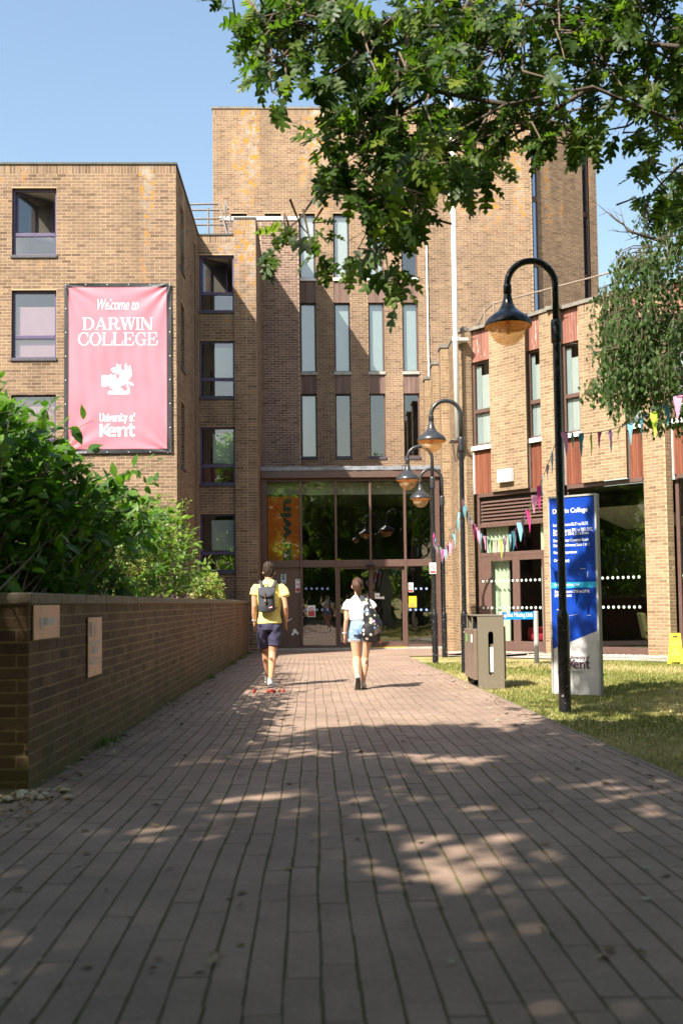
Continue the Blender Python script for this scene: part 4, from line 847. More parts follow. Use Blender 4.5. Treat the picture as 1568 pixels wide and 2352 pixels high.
# white box on the wall
fr, sl, L_ = frames['slot1']; q0 = onPl(1148, 1110, fr[0], fr[3]); q1 = onPl(1180, 1076, fr[0], fr[3]); s0 = (q0 - fr[0]).dot(fr[1]); s1 = (q1 - fr[0]).dot(fr[1])
ab = thing('alarm_box', 'white alarm box on the wing wall above the louvred vent', 'box', (q0.x, q0.y, q0.z)); MB().wbox(fr, s0, s1, q0.z, q1.z, 0.008, 0.13).build('housing', mt['white'], ab, bevel=0.015); MB().wbox(fr, s0 + 0.02, s1 - 0.02, q0.z + 0.02, q1.z - 0.02, 0.13, 0.136).build('cover', mt['white'], ab)
# roof railings
def rail(name, label, runs, mat, r_=0.024):
    t = thing(name, label, 'railing', runs[0][1][0])
    for nm_, pts in runs: MB().tube(pts, r_, 8).build(nm_, mat, t)
off = Vector((0.25, 0.45, 0)); A1 = wp(1085, 0.15) + off; A2 = wp(1128, 0.1) + off; A3 = wp(1420, 0.0) + off; A4 = wp(1600) + off
up = lambda v, z: (v.x, v.y, WT + z)
rail('roof_railing', 'brown tube railing along the roof of the right-hand wing', [('handrail', [up(A1, 0.2), up(A1 + (A2 - A1) * 0.5, 0.62), up(A2, 0.75), up(A3, 0.75), up(A4, 0.75)]), ('lower_rail', [up(A2, 0.16), up(A3, 0.16), up(A4, 0.16)]), ('post', [up(A1, -0.2), up(A1, 0.3)]), ('post', [up(A1 + (A2 - A1) * 0.5, -0.2), up(A1 + (A2 - A1) * 0.5, 0.7)]), ('post', [up(A2, -0.2), up(A2, 0.78)]), ('post', [up(A2 + (A3 - A2) * 0.5, -0.2), up(A2 + (A3 - A2) * 0.5, 0.78)]), ('post', [up(A3, -0.2), up(A3, 0.78)])], mt['browntube'])
Yr = 28.9; e = lambda px, py, Y=Yr: tuple(onY(px, py, Y))
rail('roof_railing', 'grey scaffold-tube railing on the roof beside the pier', [('rail', [e(425, 470), e(506, 468)]), ('rail', [e(425, 483), e(512, 482)]), ('rail', [e(425, 503), e(512, 502)]), ('rail', [e(425, 517), e(518, 516)]), ('post', [e(478.5, 478), e(479.5, 560)]), ('post', [e(503, 468, 28.7), e(522, 540, 28.2)]), ('post', [e(512, 500, 28.8), e(530, 545, 28.2)]), ('post', [e(517, 462, 29.2), e(519, 500, 29.2)]), ('brace', [e(517, 462, 29.2), e(524, 481, 28.6)]), ('post', [e(529, 497, 28.8), e(530, 520, 28.8)])], mt['steel'], 0.028)
# ------------------------------------------------------------------ planter wall
q = onG(66, 1812); WX = q.x; WYN = q.y; WZT = 1.135
pw = thing('planter_wall', 'long low brown brick planter wall along the left of the path', 'wall', (WX, WYN, gz(WYN)))
B = Bricks(); fa_ = mk_frame((WX, 0, 0), (0, 1, 0)); fb_ = mk_frame((0, WYN, 0), (1, 0, 0)); CT = WZT - 0.072
B.wall(fa_, WYN, 29.4, -0.32, CT, tone=(0, 1), course=0.0775); B.wall(fb_, -5.2, WX, -0.10, CT, course=0.0775)
B.build(pw, mt['brick_wall'], mt['mortar_wall'], 300)
y = WYN - 0.025; k = 0
while y < 29.3:
    l = 0.765; MB().box(WX - 0.36, WX + 0.022, y + 0.004, min(y + l, 29.4) - 0.004, CT + 0.001, WZT + random.uniform(-0.003, 0.003)).build('coping_stone', mt['coping'], pw, bevel=0.008); y += l
x = WX - 0.368
while x > -5.2: MB().box(x - 0.757, x, WYN - 0.024, WYN + 0.33, CT + 0.001, WZT + random.uniform(-0.003, 0.003)).build('coping_stone', mt['coping'], pw, bevel=0.008); x -= 0.765
mt['soil'] = plain('planter_soil', (0.045, 0.032, 0.02), 0.95, var=0.5, scale=8, bump=0.8, bscale=15)
s_ = MB(); s_.poly([(-12, WYN + 0.2, 0.98), (WX - 0.15, WYN + 0.2, 0.98), (WX - 0.15, 29.4, 0.98), (-12, 29.4, 0.98)]); tag(s_.build('planter_soil', mt['soil']), None, None, None, 'structure')
# two plaques screwed to it
mt['copper'] = plain('tarnished_copper', (0.52, 0.31, 0.22), 0.42, 0.25, var=0.2, scale=3); mt['bluegrey'] = plain('faded_blue_print', (0.20, 0.21, 0.24), 0.6); mt['palegrey'] = plain('faded_grey_print', (0.50, 0.42, 0.38), 0.6)
def plaque(label, px0, px1, py0, py1, marks):
    A = onPl(px0, py0, (WX, 0, 0), (1, 0, 0)); C = onPl(px1, py0, (WX, 0, 0), (1, 0, 0)); z0 = onPl(px0, py1, (WX, 0, 0), (1, 0, 0)).z
    t = thing('wall_plaque', label, 'plaque', (WX, A.y, z0)); MB().wbox(fa_, A.y, C.y, z0, A.z, 0.008, 0.018).build('plate', mt['copper'], t, bevel=0.002)
    for (a, b, c_, d_, mm) in marks: MB().wquad(fa_, A.y + (C.y - A.y) * a, A.y + (C.y - A.y) * b, z0 + (A.z - z0) * c_, z0 + (A.z - z0) * d_, 0.0205).build('print', mt[mm], t)
    for sy in (A.y + 0.02, C.y - 0.02): MB().lathe([(0, 0.022), (0.006, 0.02), (0.007, 0.018)], (0, 0, 0), 8).build('screw', mt['steel'], t).matrix_local = Matrix.Translation(Vector((WX, sy, (z0 + A.z) / 2)) - Vector((WX, A.y, z0))) @ Matrix.Rotation(R(90), 4, 'Y')
plaque('wide copper-coloured plaque near the wall end, just below the coping', 72, 132, 1390, 1471, [(0.22, 0.34, 0.3, 0.62, 'palegrey'), (0.34, 0.40, 0.42, 0.62, 'bluegrey'), (0.45, 0.78, 0.40, 0.64, 'palegrey')])
plaque('tall copper-coloured plaque further along the planter wall', 198, 229.5, 1419, 1557, [(0.10, 0.24, 0.68, 0.92, 'bluegrey'), (0.45, 0.62, 0.72, 0.90, 'palegrey'), (0.1, 0.9, 0.54, 0.60, 'palegrey'), (0.3, 0.7, 0.38, 0.50, 'palegrey'), (0.12, 0.88, 0.28, 0.31, 'palegrey'), (0.12, 0.88, 0.20, 0.24, 'palegrey')])

# ------------------------------------------------------------------ street lamps
m = NT('amber_lamp_bowl'); tr = m.n('BsdfTransparent'); tr.inputs[0].default_value = (1.0, 0.86, 0.66, 1); gl = m.n('BsdfPrincipled'); gl.inputs['Base Color'].default_value = (0.95, 0.72, 0.46, 1); gl.inputs['Roughness'].default_value = 0.12
mx = m.n('MixShader'); m.set(mx.inputs[0], m.ramp(m.noise(9, 3), [(0.3, 0.16), (0.7, 0.42)])); m.l(tr.outputs[0], mx.inputs[1]); m.l(gl.outputs[0], mx.inputs[2]); mt['bowl'] = m.done(mx.outputs[0])
mt['amber'] = plain('amber_reflector', (0.85, 0.38, 0.03), 0.35, var=0.3, scale=14); mt['darkgrey'] = plain('dark_grey_paint', (0.030, 0.031, 0.034), 0.32, var=0.3, scale=18)
m = NT('chipped_black_paint'); chip = m.ramp(m.noise(26, 4, 0.65), [(0.64, 0.0), (0.67, 1.0)]); X, Y, Z = m.z(); low = m.math('SUBTRACT', 1.0, m.math('MULTIPLY', m.math('SUBTRACT', Z, 0.6), 0.7, True)); m.set
mt['postpaint'] = m.done(m.pbr(m.mix(m.math('MULTIPLY', chip, low), (0.010, 0.010, 0.012), (0.30, 0.27, 0.25)), m.ramp(m.noise(20, 3), [(0.3, 0.2), (0.7, 0.42)]), 0, 0.5))
def lamp(label, px, py, H, paint):
    q = onG(px, py); b = Vector((q.x, q.y, gz(q.y) - 0.02))
    t = thing('street_lamp', label, 'street lamp', b, 'black hooked street lamps along the path')
    l = lambda x, z: (b.x + x, b.y, b.z + z); sp = 0.515; r_ = sp / 2; zc = H - r_ - 0.04
    pm = MB(); pm.lathe([(0.064, -0.1), (0.064, 0.98), (0.062, 1.02), (0.045, 1.07), (0.042, 1.09), (0.042, zc - 0.62)], b, 16); pm.build('post', mt['postpaint'], t, True)
    pm = MB(); pm.lathe([(0.040, zc - 0.64), (0.054, zc - 0.63), (0.057, zc - 0.60), (0.057, zc - 0.42), (0.052, zc - 0.385), (0.036, zc - 0.38)], b, 16); pm.build('collar', mt[paint], t, True)
    pts = [l(0, zc - 0.42)] + [l(-r_ + r_ * math.cos(a), zc + r_ * math.sin(a)) for a in [R(k * 9) for k in range(21)]] + [l(-sp, zc - 0.12)]
    MB().tube(pts, 0.036, 12).build('hook_arm', mt[paint], t, True)
    c = Vector(l(-sp, zc)); zt = 0.0
    hd = MB(); hd.lathe([(0.03, zt), (0.042, zt - 0.004), (0.045, zt - 0.015), (0.045, zt - 0.095), (0.039, zt - 0.10), (0.041, zt - 0.115), (0.048, zt - 0.15), (0.056, zt - 0.19), (0.072, zt - 0.235), (0.100, zt - 0.278), (0.138, zt - 0.31), (0.180, zt - 0.338), (0.216, zt - 0.368), (0.240, zt - 0.40), (0.252, zt - 0.432), (0.253, zt - 0.45), (0.249, zt - 0.458)], c, 28)
    ho = hd.build('lamp_hood', mt[paint], t, True)
    rf = MB(); rf.lathe([(0.248, zt - 0.457), (0.235, zt - 0.44), (0.20, zt - 0.42), (0.10, zt - 0.40), (0.0, zt - 0.395)], c, 24); rf.build('reflector', mt['amber'], ho, True)
    bo = MB(); bo.lathe([(0.200, zt - 0.445)] + [(0.200 * math.cos(R(a)), zt - 0.445 - 0.215 * math.sin(R(a))) for a in range(8, 91, 8)] + [(0.001, zt - 0.66)], c, 28); bo.build('lamp_bowl', mt['bowl'], ho, True)
    bu = MB(); bu.lathe([(0.02, zt - 0.40), (0.03, zt - 0.43), (0.035, zt - 0.49), (0.02, zt - 0.53), (0, zt - 0.54)], c, 12); bu.build('bulb', mt['amber'], ho, True)
    return t, b
L1, b1 = lamp('nearest black street lamp, standing in front of the blue sign', 1297, 1632, 4.86, 'blackiron')
L2, b2 = lamp('second street lamp, just left of the litter bin', 1068, 1545, 4.79, 'darkgrey')
L3, b3 = lamp('street lamp with the small no smoking plate on its post', 999.5, 1522, 4.58, 'darkgrey')
L4, b4 = lamp('farthest street lamp, beside the right edge of the entrance', 1021, 1508, 4.50, 'darkgrey')
t, q = notice('no_smoking_plate', 'white no smoking plate fixed to a lamp post', 985.5, 1000.5, 1292.5, 1318, b3.y - 0.07, mt['paper'], [(0.08, 0.92, 0.06, 0.26, mt['signred'])]); nosmoke(t, *q, b3.y - 0.07, mt['signred'])
# ------------------------------------------------------------------ flagpole
FPY = 26.0; xb = lx(1049.5, FPY, 1000); zb_ = lz(1008, 1049, FPY)
fp = thing('flagpole', 'white flagpole bracketed to the corner of the right-hand wing', 'flagpole', (xb, FPY, zb_))
MB().tube([(xb, FPY, zb_), (xb, FPY, zb_ + 4), (xb, FPY, zb_ + 9.6)], [0.072, 0.066, 0.045], 14).build('pole', mt['white'], fp, True)
MB().lathe([(0, 9.78), (0.06, 9.74), (0.08, 9.68), (0.06, 9.62), (0.0, 9.6)], (xb, FPY, zb_), 12).build('finial', mt['white'], fp, True)
for zz_ in (lz(779, 1048, FPY),): mb = MB(); mb.lathe([(0.073, -0.06), (0.085, -0.06), (0.085, 0.06), (0.073, 0.06)], (xb, FPY, zz_), 14); mb.box(xb + 0.06, xb + 0.32, FPY - 0.02, FPY + 0.5, zz_ - 0.03, zz_ + 0.03); mb.build('bracket', mt['white'], fp)
mb = MB(); mb.box(xb - 0.16, xb + 0.16, FPY - 0.05, FPY + 0.5, zb_ - 0.04, zb_ - 0.003)
for sx in (-1, 1): mb.tube([(xb + sx * 0.13, FPY, zb_ - 0.04), (xb + sx * 0.02, FPY + 0.3, zb_ - 0.55)], 0.018, 6)
mb.build('base_bracket', mt['steel'], fp)
hl = MB(); hl.tube([(xb - 0.09, FPY, lz(440, 1036, FPY)), (xb - 0.12, FPY, lz(470, 1036, FPY)), (xb - 0.07, FPY, lz(490, 1036, FPY))], 0.015, 6); hl.build('halyard', mt['white'], fp)

# ------------------------------------------------------------------ blue directory sign
q = onG(1267, 1593); TH_ = R(40); wS, tS, hS = 0.655, 0.10, 2.50
us = Vector((math.cos(TH_), -math.sin(TH_), 0)); frS = mk_frame((q.x, q.y, gz(q.y)), us); 
sg = thing('directory_sign', 'tall blue and grey directory sign on the lawn beside the nearest lamp', 'sign', (q.x, q.y, gz(q.y)))
mt['alu'] = plain('brushed_aluminium', (0.36, 0.35, 0.33), 0.45, 0.3, var=0.1); mt['casing'] = plain('taupe_sign_casing', (0.20, 0.175, 0.15), 0.5); mt['signblue'] = plain('sign_blue', (0.004, 0.040, 0.30), 0.35, var=0.12, scale=3); mt['lightblue'] = plain('sign_light_blue', (0.02, 0.36, 0.62), 0.4); mt['signgrey'] = plain('sign_grey', (0.46, 0.455, 0.46), 0.45, var=0.05)  # casing colour darkened to carry the shade of the side turned from the sun
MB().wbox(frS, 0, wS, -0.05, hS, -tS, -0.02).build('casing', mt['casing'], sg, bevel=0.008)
fr_ = MB()
for (a, b, c_, d_) in ((0, 0.022, 0, hS), (wS - 0.022, wS, 0, hS), (0.022, wS - 0.022, hS - 0.022, hS)): fr_.wbox(frS, a, b, c_, d_, -0.019, 0.004)
fr_.build('edge_trim', mt['alu'], sg)
ya_, yb_ = 0.565, 0.80                                # slanting lower edge of the blue field
def sp(a, z, d=0.0): return P(frS, a, z, d)
MB().poly([sp(0.022, 0.0, -0.012), sp(wS - 0.022, 0.0, -0.012), sp(wS - 0.022, yb_, -0.012), sp(0.022, ya_, -0.012)]).build('grey_panel', mt['signgrey'], sg)
zc = [1.05, 1.16, 1.275, 1.385]
bl = MB().poly([sp(0.022, ya_, -0.010), sp(wS - 0.022, yb_, -0.010), sp(wS - 0.022, 1.33, -0.010), sp(0.022, 1.33, -0.010)]).build('blue_panel', mt['signblue'], sg)
MB().wquad(frS, 0.022, wS - 0.022, 1.332, 1.405, -0.009).build('light_blue_strip', mt['lightblue'], sg)
z = 1.407; k = 0
while z < hS - 0.03:
    h_ = min(0.083, hS - 0.024 - z) if z + 0.2 < hS - 0.25 else hS - 0.024 - z
    MB().wbox(frS, 0.022, wS - 0.022, z, z + h_ - 0.002, -0.018, -0.008 - 0.0007 * (k % 2)).build('slat', mt['signblue'], sg); z += h_; k += 1
def stx(body, zt, h_, w_, a=0.066, mat='printwhite', off_=0.008): text_obj(body, 'sign_text', mt[mat], sg, sp(a, zt), frS[1], (0, 0, 1), width=w_ * 1.1, height=h_, offset=off_, d=-0.004)
stx('Darwin College', 2.26, 0.078, 0.43, off_=0.012)
stx('Lecture Theatre DLT1 to DLT3', 2.115, 0.038, 0.43); stx('Seminar Rooms DS1 to DS2, DS7,', 2.035, 0.046, 0.485); stx('DS11, DS12, DS14, D.Tw.Room', 1.99, 0.046, 0.44); stx('Darwin Senior Common Room', 1.915, 0.038, 0.435); stx('Darwin Conference Suite 1 to 3', 1.855, 0.038, 0.445)
stx('Finance Department', 1.755, 0.046, 0.29); stx('Origins', 1.655, 0.045, 0.11); stx('Darwin Missing Link', 1.35, 0.04, 0.31); stx('Seminar Rooms DS8 to DS10,', 1.265, 0.042, 0.43); stx('D.Peter Brown', 1.22, 0.042, 0.21)
flat('cafe_symbol', [rc(0.20, 1.655, 0.235, 1.69), rc(0.235, 1.668, 0.243, 1.684), rc(0.255, 1.655, 0.262, 1.692), rc(0.267, 1.655, 0.275, 1.692)], mt['printwhite'], sg, sp(0, 0), frS[1], (0, 0, 1), -0.004)
flat('scratch', [rc(0.42, 1.565, 0.49, 1.571), [(0.515, 1.46), (0.522, 1.46), (0.526, 1.53), (0.519, 1.535)], rc(0.40, 1.50, 0.41, 1.506), [(0.25, 0.98), (0.38, 1.0), (0.38, 1.004), (0.25, 0.985)], rc(0.50, 0.985, 0.545, 0.992), rc(0.09, 1.055, 0.135, 1.066)], mt['signgrey'], sg, sp(0, 0), frS[1], (0, 0, 1), -0.004)
stx('University of', 0.43, 0.062, 0.245, 0.245, 'printdark'); flat('sign_logo', [[(a * 0.27, b * 0.30) for a, b in p] for p in KENT], mt['printdark'], sg, sp(0.245, 0.325), frS[1], (0, 0, 1), -0.004); stx('Canterbury', 0.262, 0.045, 0.165, 0.245, 'greyprint', 0.0)

# ------------------------------------------------------------------ litter bin
q = onG(1098.5, 1582); q2 = onG(1161, 1582); bx, by = q.x, q.y; bw_ = q2.x - q.x; bz = gz(by); BL = 0.95; BH = 0.985
mt['bin'] = plain('taupe_bin_steel', (0.165, 0.142, 0.106), 0.45, var=0.12, scale=4); mt['binside'] = plain('brown_bin_door', (0.17, 0.125, 0.095), 0.42, var=0.1)
m = NT('taupe_bin_dirty'); sp_ = m.ramp(m.noise(38, 4, 0.7), [(0.60, 0.0), (0.66, 1.0)]); X, Y, Z = m.z(); lw = m.math('SUBTRACT', 1.0, m.math('MULTIPLY', m.math('SUBTRACT', Z, bz), 3.4, True)); mt['bindirty'] = m.done(m.pbr(m.mix(m.math('MULTIPLY', sp_, lw), (0.165, 0.142, 0.106), (0.36, 0.30, 0.22)), 0.45))
lb = thing('litter_bin', 'taupe double litter bin with slotted end panel beside the lamp post', 'litter bin', (bx, by, bz))
fbn = mk_frame((bx, by, bz), (1, 0, 0))
def slot_panel(d0):                                    # end panel with a long round-ended slot cut through
    mb = MB(); x0, x1 = 0.40 * bw_, 0.60 * bw_; zl, zh = 0.215, 0.74; r_ = (x1 - x0) / 2; cx = (x0 + x1) / 2
    arc = lambda zc_, s: [(cx - r_ * math.cos(R(a)), zc_ + s * r_ * math.sin(R(a))) for a in range(0, 181, 20)]
    for (a, b, c_, d_) in ((0, x0, 0, BH), (x1, bw_, 0, BH)): mb.wbox(fbn, a, b, c_, d_, d0 - 0.012, d0)
    top = [(x0, BH)] + arc(zh, 1) + [(x1, BH)]; bot = [(x0, 0)] + arc(zl, -1) + [(x1, 0)]
    for pl in (top, bot):
        mb.poly([P(fbn, a, z, d0) for a, z in pl]); mb.poly([P(fbn, a, z, d0 - 0.012) for a, z in pl][::-1])
        for (a, z), (c_, d_) in zip(pl[1:-1], pl[2:-1]): mb.poly([P(fbn, a, z, d0), P(fbn, c_, d_, d0), P(fbn, c_, d_, d0 - 0.012), P(fbn, a, z, d0 - 0.012)])
    return mb
slot_panel(0.0).build('end_panel', mt['bindirty'], lb); MB().box(bx, bx + bw_, by + BL - 0.012, by + BL, bz, bz + BH).build('end_panel', mt['bin'], lb)
MB().box(bx - 0.012, bx + bw_ + 0.012, by - 0.006, by + BL + 0.006, bz + BH, bz + BH + 0.012).build('top', mt['bin'], lb)
MB().box(bx + bw_ - 0.004, bx + bw_ + 0.03, by + 0.03, by + BL - 0.03, bz + 0.12, bz + 0.84).build('back_door', mt['binside'], lb)
MB().box(bx + 0.03, bx + bw_ - 0.03, by + 0.05, by + BL - 0.05, bz + 0.10, bz + 0.60).build('liner', mt['bin'], lb)
MB().box(bx + 0.26 * bw_ + 0.07, bx + 0.60 * bw_, by + 0.035, by + 0.04, bz + 0.22, bz + 0.56).build('paper_bag', mt['paper'], lb)
for k in range(2):
    y0 = by + 0.03 + k * 0.46; y1 = y0 + 0.43
    d_ = MB().box(bx - 0.045, bx, y0, y1, bz + 0.115, bz + 0.80).build('bin_door', mt['binside'], lb, bevel=0.006)
    MB().box(bx - 0.049, bx - 0.0455, y0 + 0.16, y0 + 0.27, bz + 0.62, bz + 0.73).build('door_label', mt['paper'] if k == 0 else plain('green_label', (0.12, 0.36, 0.06), 0.6), d_)
    MB().lathe([(0, 0), (0.012, 0.0), (0.012, 0.01), (0, 0.012)], (0, 0, 0), 10).build('lock', mt['steel'], d_).matrix_local = Matrix.Translation((-0.046, y0 + 0.3 - by, 0.56)) @ Matrix.Rotation(R(-90), 4, 'Y')
    mb = MB(); mb.obox((bx, y0 + 0.02, bz + 0.80), (0.16, 0, 0.0), (0, 0.39, 0), (0.0, 0, 0.004)); mb.poly([(bx + 0.005, y0 + 0.01, bz + 0.80), (bx + 0.005, y0 + 0.01, bz + 0.90), (bx + 0.12, y0 + 0.01, bz + 0.80)]); mb.build('chute', mt['bin'], lb)
    MB().box(bx - 0.006, bx + 0.01, y1 + 0.003, y1 + 0.027, bz + 0.05, bz + BH - 0.002).build('door_post', mt['bin'], lb)
for yy in (by + 0.1, by + BL - 0.15): MB().box(bx + 0.03, bx + bw_ - 0.03, yy, yy + 0.05, bz - 0.03, bz + 0.11).build('leg', mt['blackiron'], lb)
MB().box(bx + 0.02, bx + bw_ - 0.02, by + 0.45, by + 0.47, bz + 0.10, bz + BH - 0.01).build('divider', mt['blackiron'], lb)

# ------------------------------------------------------------------ low finger sign
q = onG(1232, 1522); frM = mk_frame((q.x, q.y, gz(q.y)), (1, 0, 0)); ms = thing('low_sign', 'low blue sign on two grey posts in front of the wing doors', 'sign', (q.x, q.y, gz(q.y)))
xl = lx(1150, q.y, 1410) - q.x
for x in (xl, 0.0): MB().lathe([(0.05, -0.1), (0.05, 1.03), (0.045, 1.045), (0.0, 1.045)], (q.x + x, q.y, gz(q.y)), 14).build('post', mt['alu'], ms, True)
mt['skyblue'] = plain('bright_blue_panel', (0.005, 0.20, 0.72), 0.4); z0, z1 = lz(1422.5, 1200, q.y) - gz(q.y), lz(1405.5, 1200, q.y) - gz(q.y)
MB().wbox(frM, xl + 0.05, -0.05, z0, z1, 0.0, 0.03).build('panel', mt['skyblue'], ms)
text_obj('The Missing Link', 'sign_text', mt['printwhite'], ms, P(frM, lx(1162, q.y, 1410) - q.x, z0 + 0.025), (1, 0, 0), (0, 0, 1), width=lx(1222, q.y, 1410) - lx(1162, q.y, 1410), height=0.115, offset=0.012, d=0.034)
xa = lx(1153, q.y, 1410) - q.x; flat('arrow', [rc(0, 0.06, 0.06, 0.08), [(0.035, 0.03), (0.05, 0.03), (0.085, 0.07), (0.05, 0.11), (0.035, 0.11), (0.065, 0.07)]], mt['printwhite'], ms, P(frM, xa, z0), (1, 0, 0), (0, 0, 1), 0.034)
# ------------------------------------------------------------------ yellow wet floor sign
q = onG(1551, 1523); wf = thing('floor_sign', 'yellow folding wet floor caution sign by the right-hand pier', 'floor sign', (q.x, q.y, gz(q.y)))
uw = Vector((math.cos(R(20)), -math.sin(R(20)), 0)); mt['wetyellow'] = plain('yellow_plastic', (0.80, 0.60, 0.015), 0.4, var=0.06)
for s_ in (1, -1):
    nrm = Vector((uw.y, -uw.x, 0)) * s_; base = Vector((q.x, q.y, gz(q.y))) + nrm * 0.14; vv = (Vector((0, 0, 0.58)) - nrm * 0.12); vl = vv.length; vv = vv / vl; fr = (base, uw if s_ > 0 else -uw, vv, nrm)
    for (a0_, a1_, c_, d_) in ((-0.15, -0.06, 0.0, 0.04), (0.06, 0.15, 0.0, 0.04)): pass
    mb = MB(); tp = lambda a, z: P(fr, a * (1 - 0.36 * z / vl), z, 0.0)
    for (a, b, c_, d_) in ((-0.15, -0.085, 0, 0.03), (0.085, 0.15, 0, 0.03), (-0.15, 0.15, 0.03, 0.50), (-0.15, -0.07, 0.50, 0.545), (0.07, 0.15, 0.50, 0.545), (-0.15, 0.15, 0.545, vl)):
        p4 = [tp(a, c_), tp(b, c_), tp(b, d_), tp(a, d_)]; mb.poly(p4); mb.poly([x_ - nrm * 0.012 for x_ in p4][::-1])
        for i_ in range(4): mb.poly([p4[i_], p4[i_] - nrm * 0.012, p4[(i_ + 1) % 4] - nrm * 0.012, p4[(i_ + 1) % 4]])
    mb.build('panel', mt['wetyellow'], wf)
    if s_ > 0:
        text_obj('CAUTION', 'sign_text', mt['greyprint'], wf, P(fr, -0.075, 0.40, 0), fr[1], fr[2], width=0.16, height=0.035, d=0.003); text_obj('WET FLOOR', 'sign_text', mt['greyprint'], wf, P(fr, -0.085, 0.345, 0), fr[1], fr[2], width=0.18, height=0.033, d=0.003)
        flat('warning_triangle', [[(-0.09, 0.16), (0.09, 0.16), (0.0, 0.31)]], mt['greyprint'], wf, fr[0], fr[1], fr[2], 0.003); flat('triangle_field', [[(-0.072, 0.171), (0.072, 0.171), (0.0, 0.29)]], mt['wetyellow'], wf, fr[0], fr[1], fr[2], 0.005)
        flat('slipping_figure', [[(-0.02, 0.25), (0.0, 0.24), (0.025, 0.19), (0.015, 0.185), (-0.005, 0.22)], [(-0.035, 0.225), (-0.02, 0.25), (-0.01, 0.235)], rc(0.02, 0.2, 0.04, 0.208), ring(0.0, 0.262, 0.009, 0.009, 0.001, 0.001, 0, 360, 10)[0]], mt['greyprint'], wf, fr[0], fr[1], fr[2], 0.007)
# ------------------------------------------------------------------ bunting
PC = [plain('pink_pennant', (0.55, 0.24, 0.36), 0.85), plain('lime_pennant', (0.38, 0.52, 0.05), 0.85), plain('blue_pennant', (0.17, 0.36, 0.42), 0.85), plain('magenta_pennant', (0.45, 0.03, 0.16), 0.85), plain('teal_pennant', (0.05, 0.22, 0.27), 0.85), plain('lilac_pennant', (0.52, 0.30, 0.48), 0.85)]
mt['cord'] = plain('blue_grey_cord', (0.06, 0.09, 0.11), 0.8)
def bunting(label, A, C, sag, n, ln, seed):
    rr = random.Random(seed); A, C = Vector(A), Vector(C); t = thing('bunting', label, 'bunting', A, 'bunting strings between the lamps')
    pt = lambda u_: A.lerp(C, u_) + Vector((0, 0, -sag * 4 * u_ * (1 - u_)))
    MB().tube([pt(k / 24) for k in range(25)], 0.004, 5).build('cord', mt['cord'], t)
    for k in range(n):
        u_ = (k + 0.5) / n; p = pt(u_); d_ = (pt(u_ + 0.01) - p).normalized(); yaw_ = rr.uniform(-0.9, 0.9); w_ = rr.uniform(0.032, 0.055); l_ = ln * rr.uniform(0.75, 1.15)
        h = Vector((d_.x, d_.y, 0)).normalized(); h = Matrix.Rotation(yaw_, 3, 'Z') @ h; nn_ = Vector((-h.y, h.x, 0)); sway = rr.uniform(-0.5, 0.5); vs = []; fs = []
        for j in range(6):
            f_ = j / 5; ww = w_ * (1 - f_) + 0.003; c_ = p + Vector((0, 0, -l_ * f_)) + nn_ * (0.05 * sway * math.sin(f_ * 3)) + h * (0.06 * sway * f_ * f_)
            tw_ = rr.uniform(-0.2, 0.2) + f_ * sway; hh = h * math.cos(tw_) + nn_ * math.sin(tw_)
            vs += [c_ - hh * ww, c_ + nn_ * 0.012 * (1 - f_), c_ + hh * ww]
        for j in range(5):
            for i_ in range(2): q_ = j * 3 + i_; fs.append((q_, q_ + 1, q_ + 4, q_ + 3))
        MB().add(vs, fs).build('pennant', PC[(k * 2 + rr.randint(0, 2)) % 6], t, True)
T1 = Vector((b1.x, b1.y - 0.05, 2.84)); T2 = Vector((b2.x, b2.y, 2.85)); T3 = Vector((b3.x, b3.y, 2.52))
bunting('bunting sagging between the nearest lamp and the second lamp', T1, T2, 0.95, 31, 0.27, 3)
bunting('bunting running right from the nearest lamp into the trees', T1, (3.35, 6.9, 3.25), 0.36, 19, 0.24, 5)
bunting('bunting between the second lamp and the lamp with the no smoking plate', T2, T3, 0.62, 17, 0.26, 9)
bunting('short bunting hanging from the far lamp towards the porch', T3, (3.5, 25.6, 2.9), 0.5, 13, 0.24, 11)
# ------------------------------------------------------------------ strawberries dropped on the path
mt['berry'] = plain('strawberry_red', (0.52, 0.025, 0.015), 0.35, var=0.3, scale=60); mt['berryleaf'] = plain('strawberry_green', (0.32, 0.40, 0.05), 0.7)
for k, (px, py, lbl) in enumerate(((619, 1591, 'pale-tipped strawberry at the left of the dropped row'), (611, 1592, 'leftmost green-topped strawberry of the dropped row'), (626.5, 1591, 'strawberry third from the left in the dropped row'), (634, 1592, 'strawberry third from the right in the dropped row'), (640, 1591.5, 'strawberry second from the right in the dropped row'), (648, 1591, 'rightmost strawberry, a little apart from the dropped row'), (586, 1593, 'squashed strawberry lying alone left of the row'))):
    q = onG(px, py); r_ = 0.022; t = thing('strawberry', lbl, 'strawberry', (0, 0, 0), 'strawberries dropped on the path')
    MB().lathe([(0.0, 0.0), (0.010, 0.006), (0.019, 0.018), (0.022, 0.030), (0.017, 0.040), (0, 0.043)], (0, 0, 0), 12).build('fruit', mt['berry'], t, True)
    mb = MB()
    for j in range(5): a = j * 1.26; mb.poly([(0.003 * math.cos(a + 1), 0.003 * math.sin(a + 1), 0.044), (0.022 * math.cos(a), 0.022 * math.sin(a), 0.040), (0.003 * math.cos(a - 1), 0.003 * math.sin(a - 1), 0.044)])
    mb.build('leaves', mt['berryleaf'], t); t.location = (q.x, q.y, gz(q.y) + 0.030); t.rotation_euler = (R(100 + 20 * math.sin(k * 3)), 0, k * 1.7)
    if k == 6: t.scale = (1.4, 1.2, 0.5)
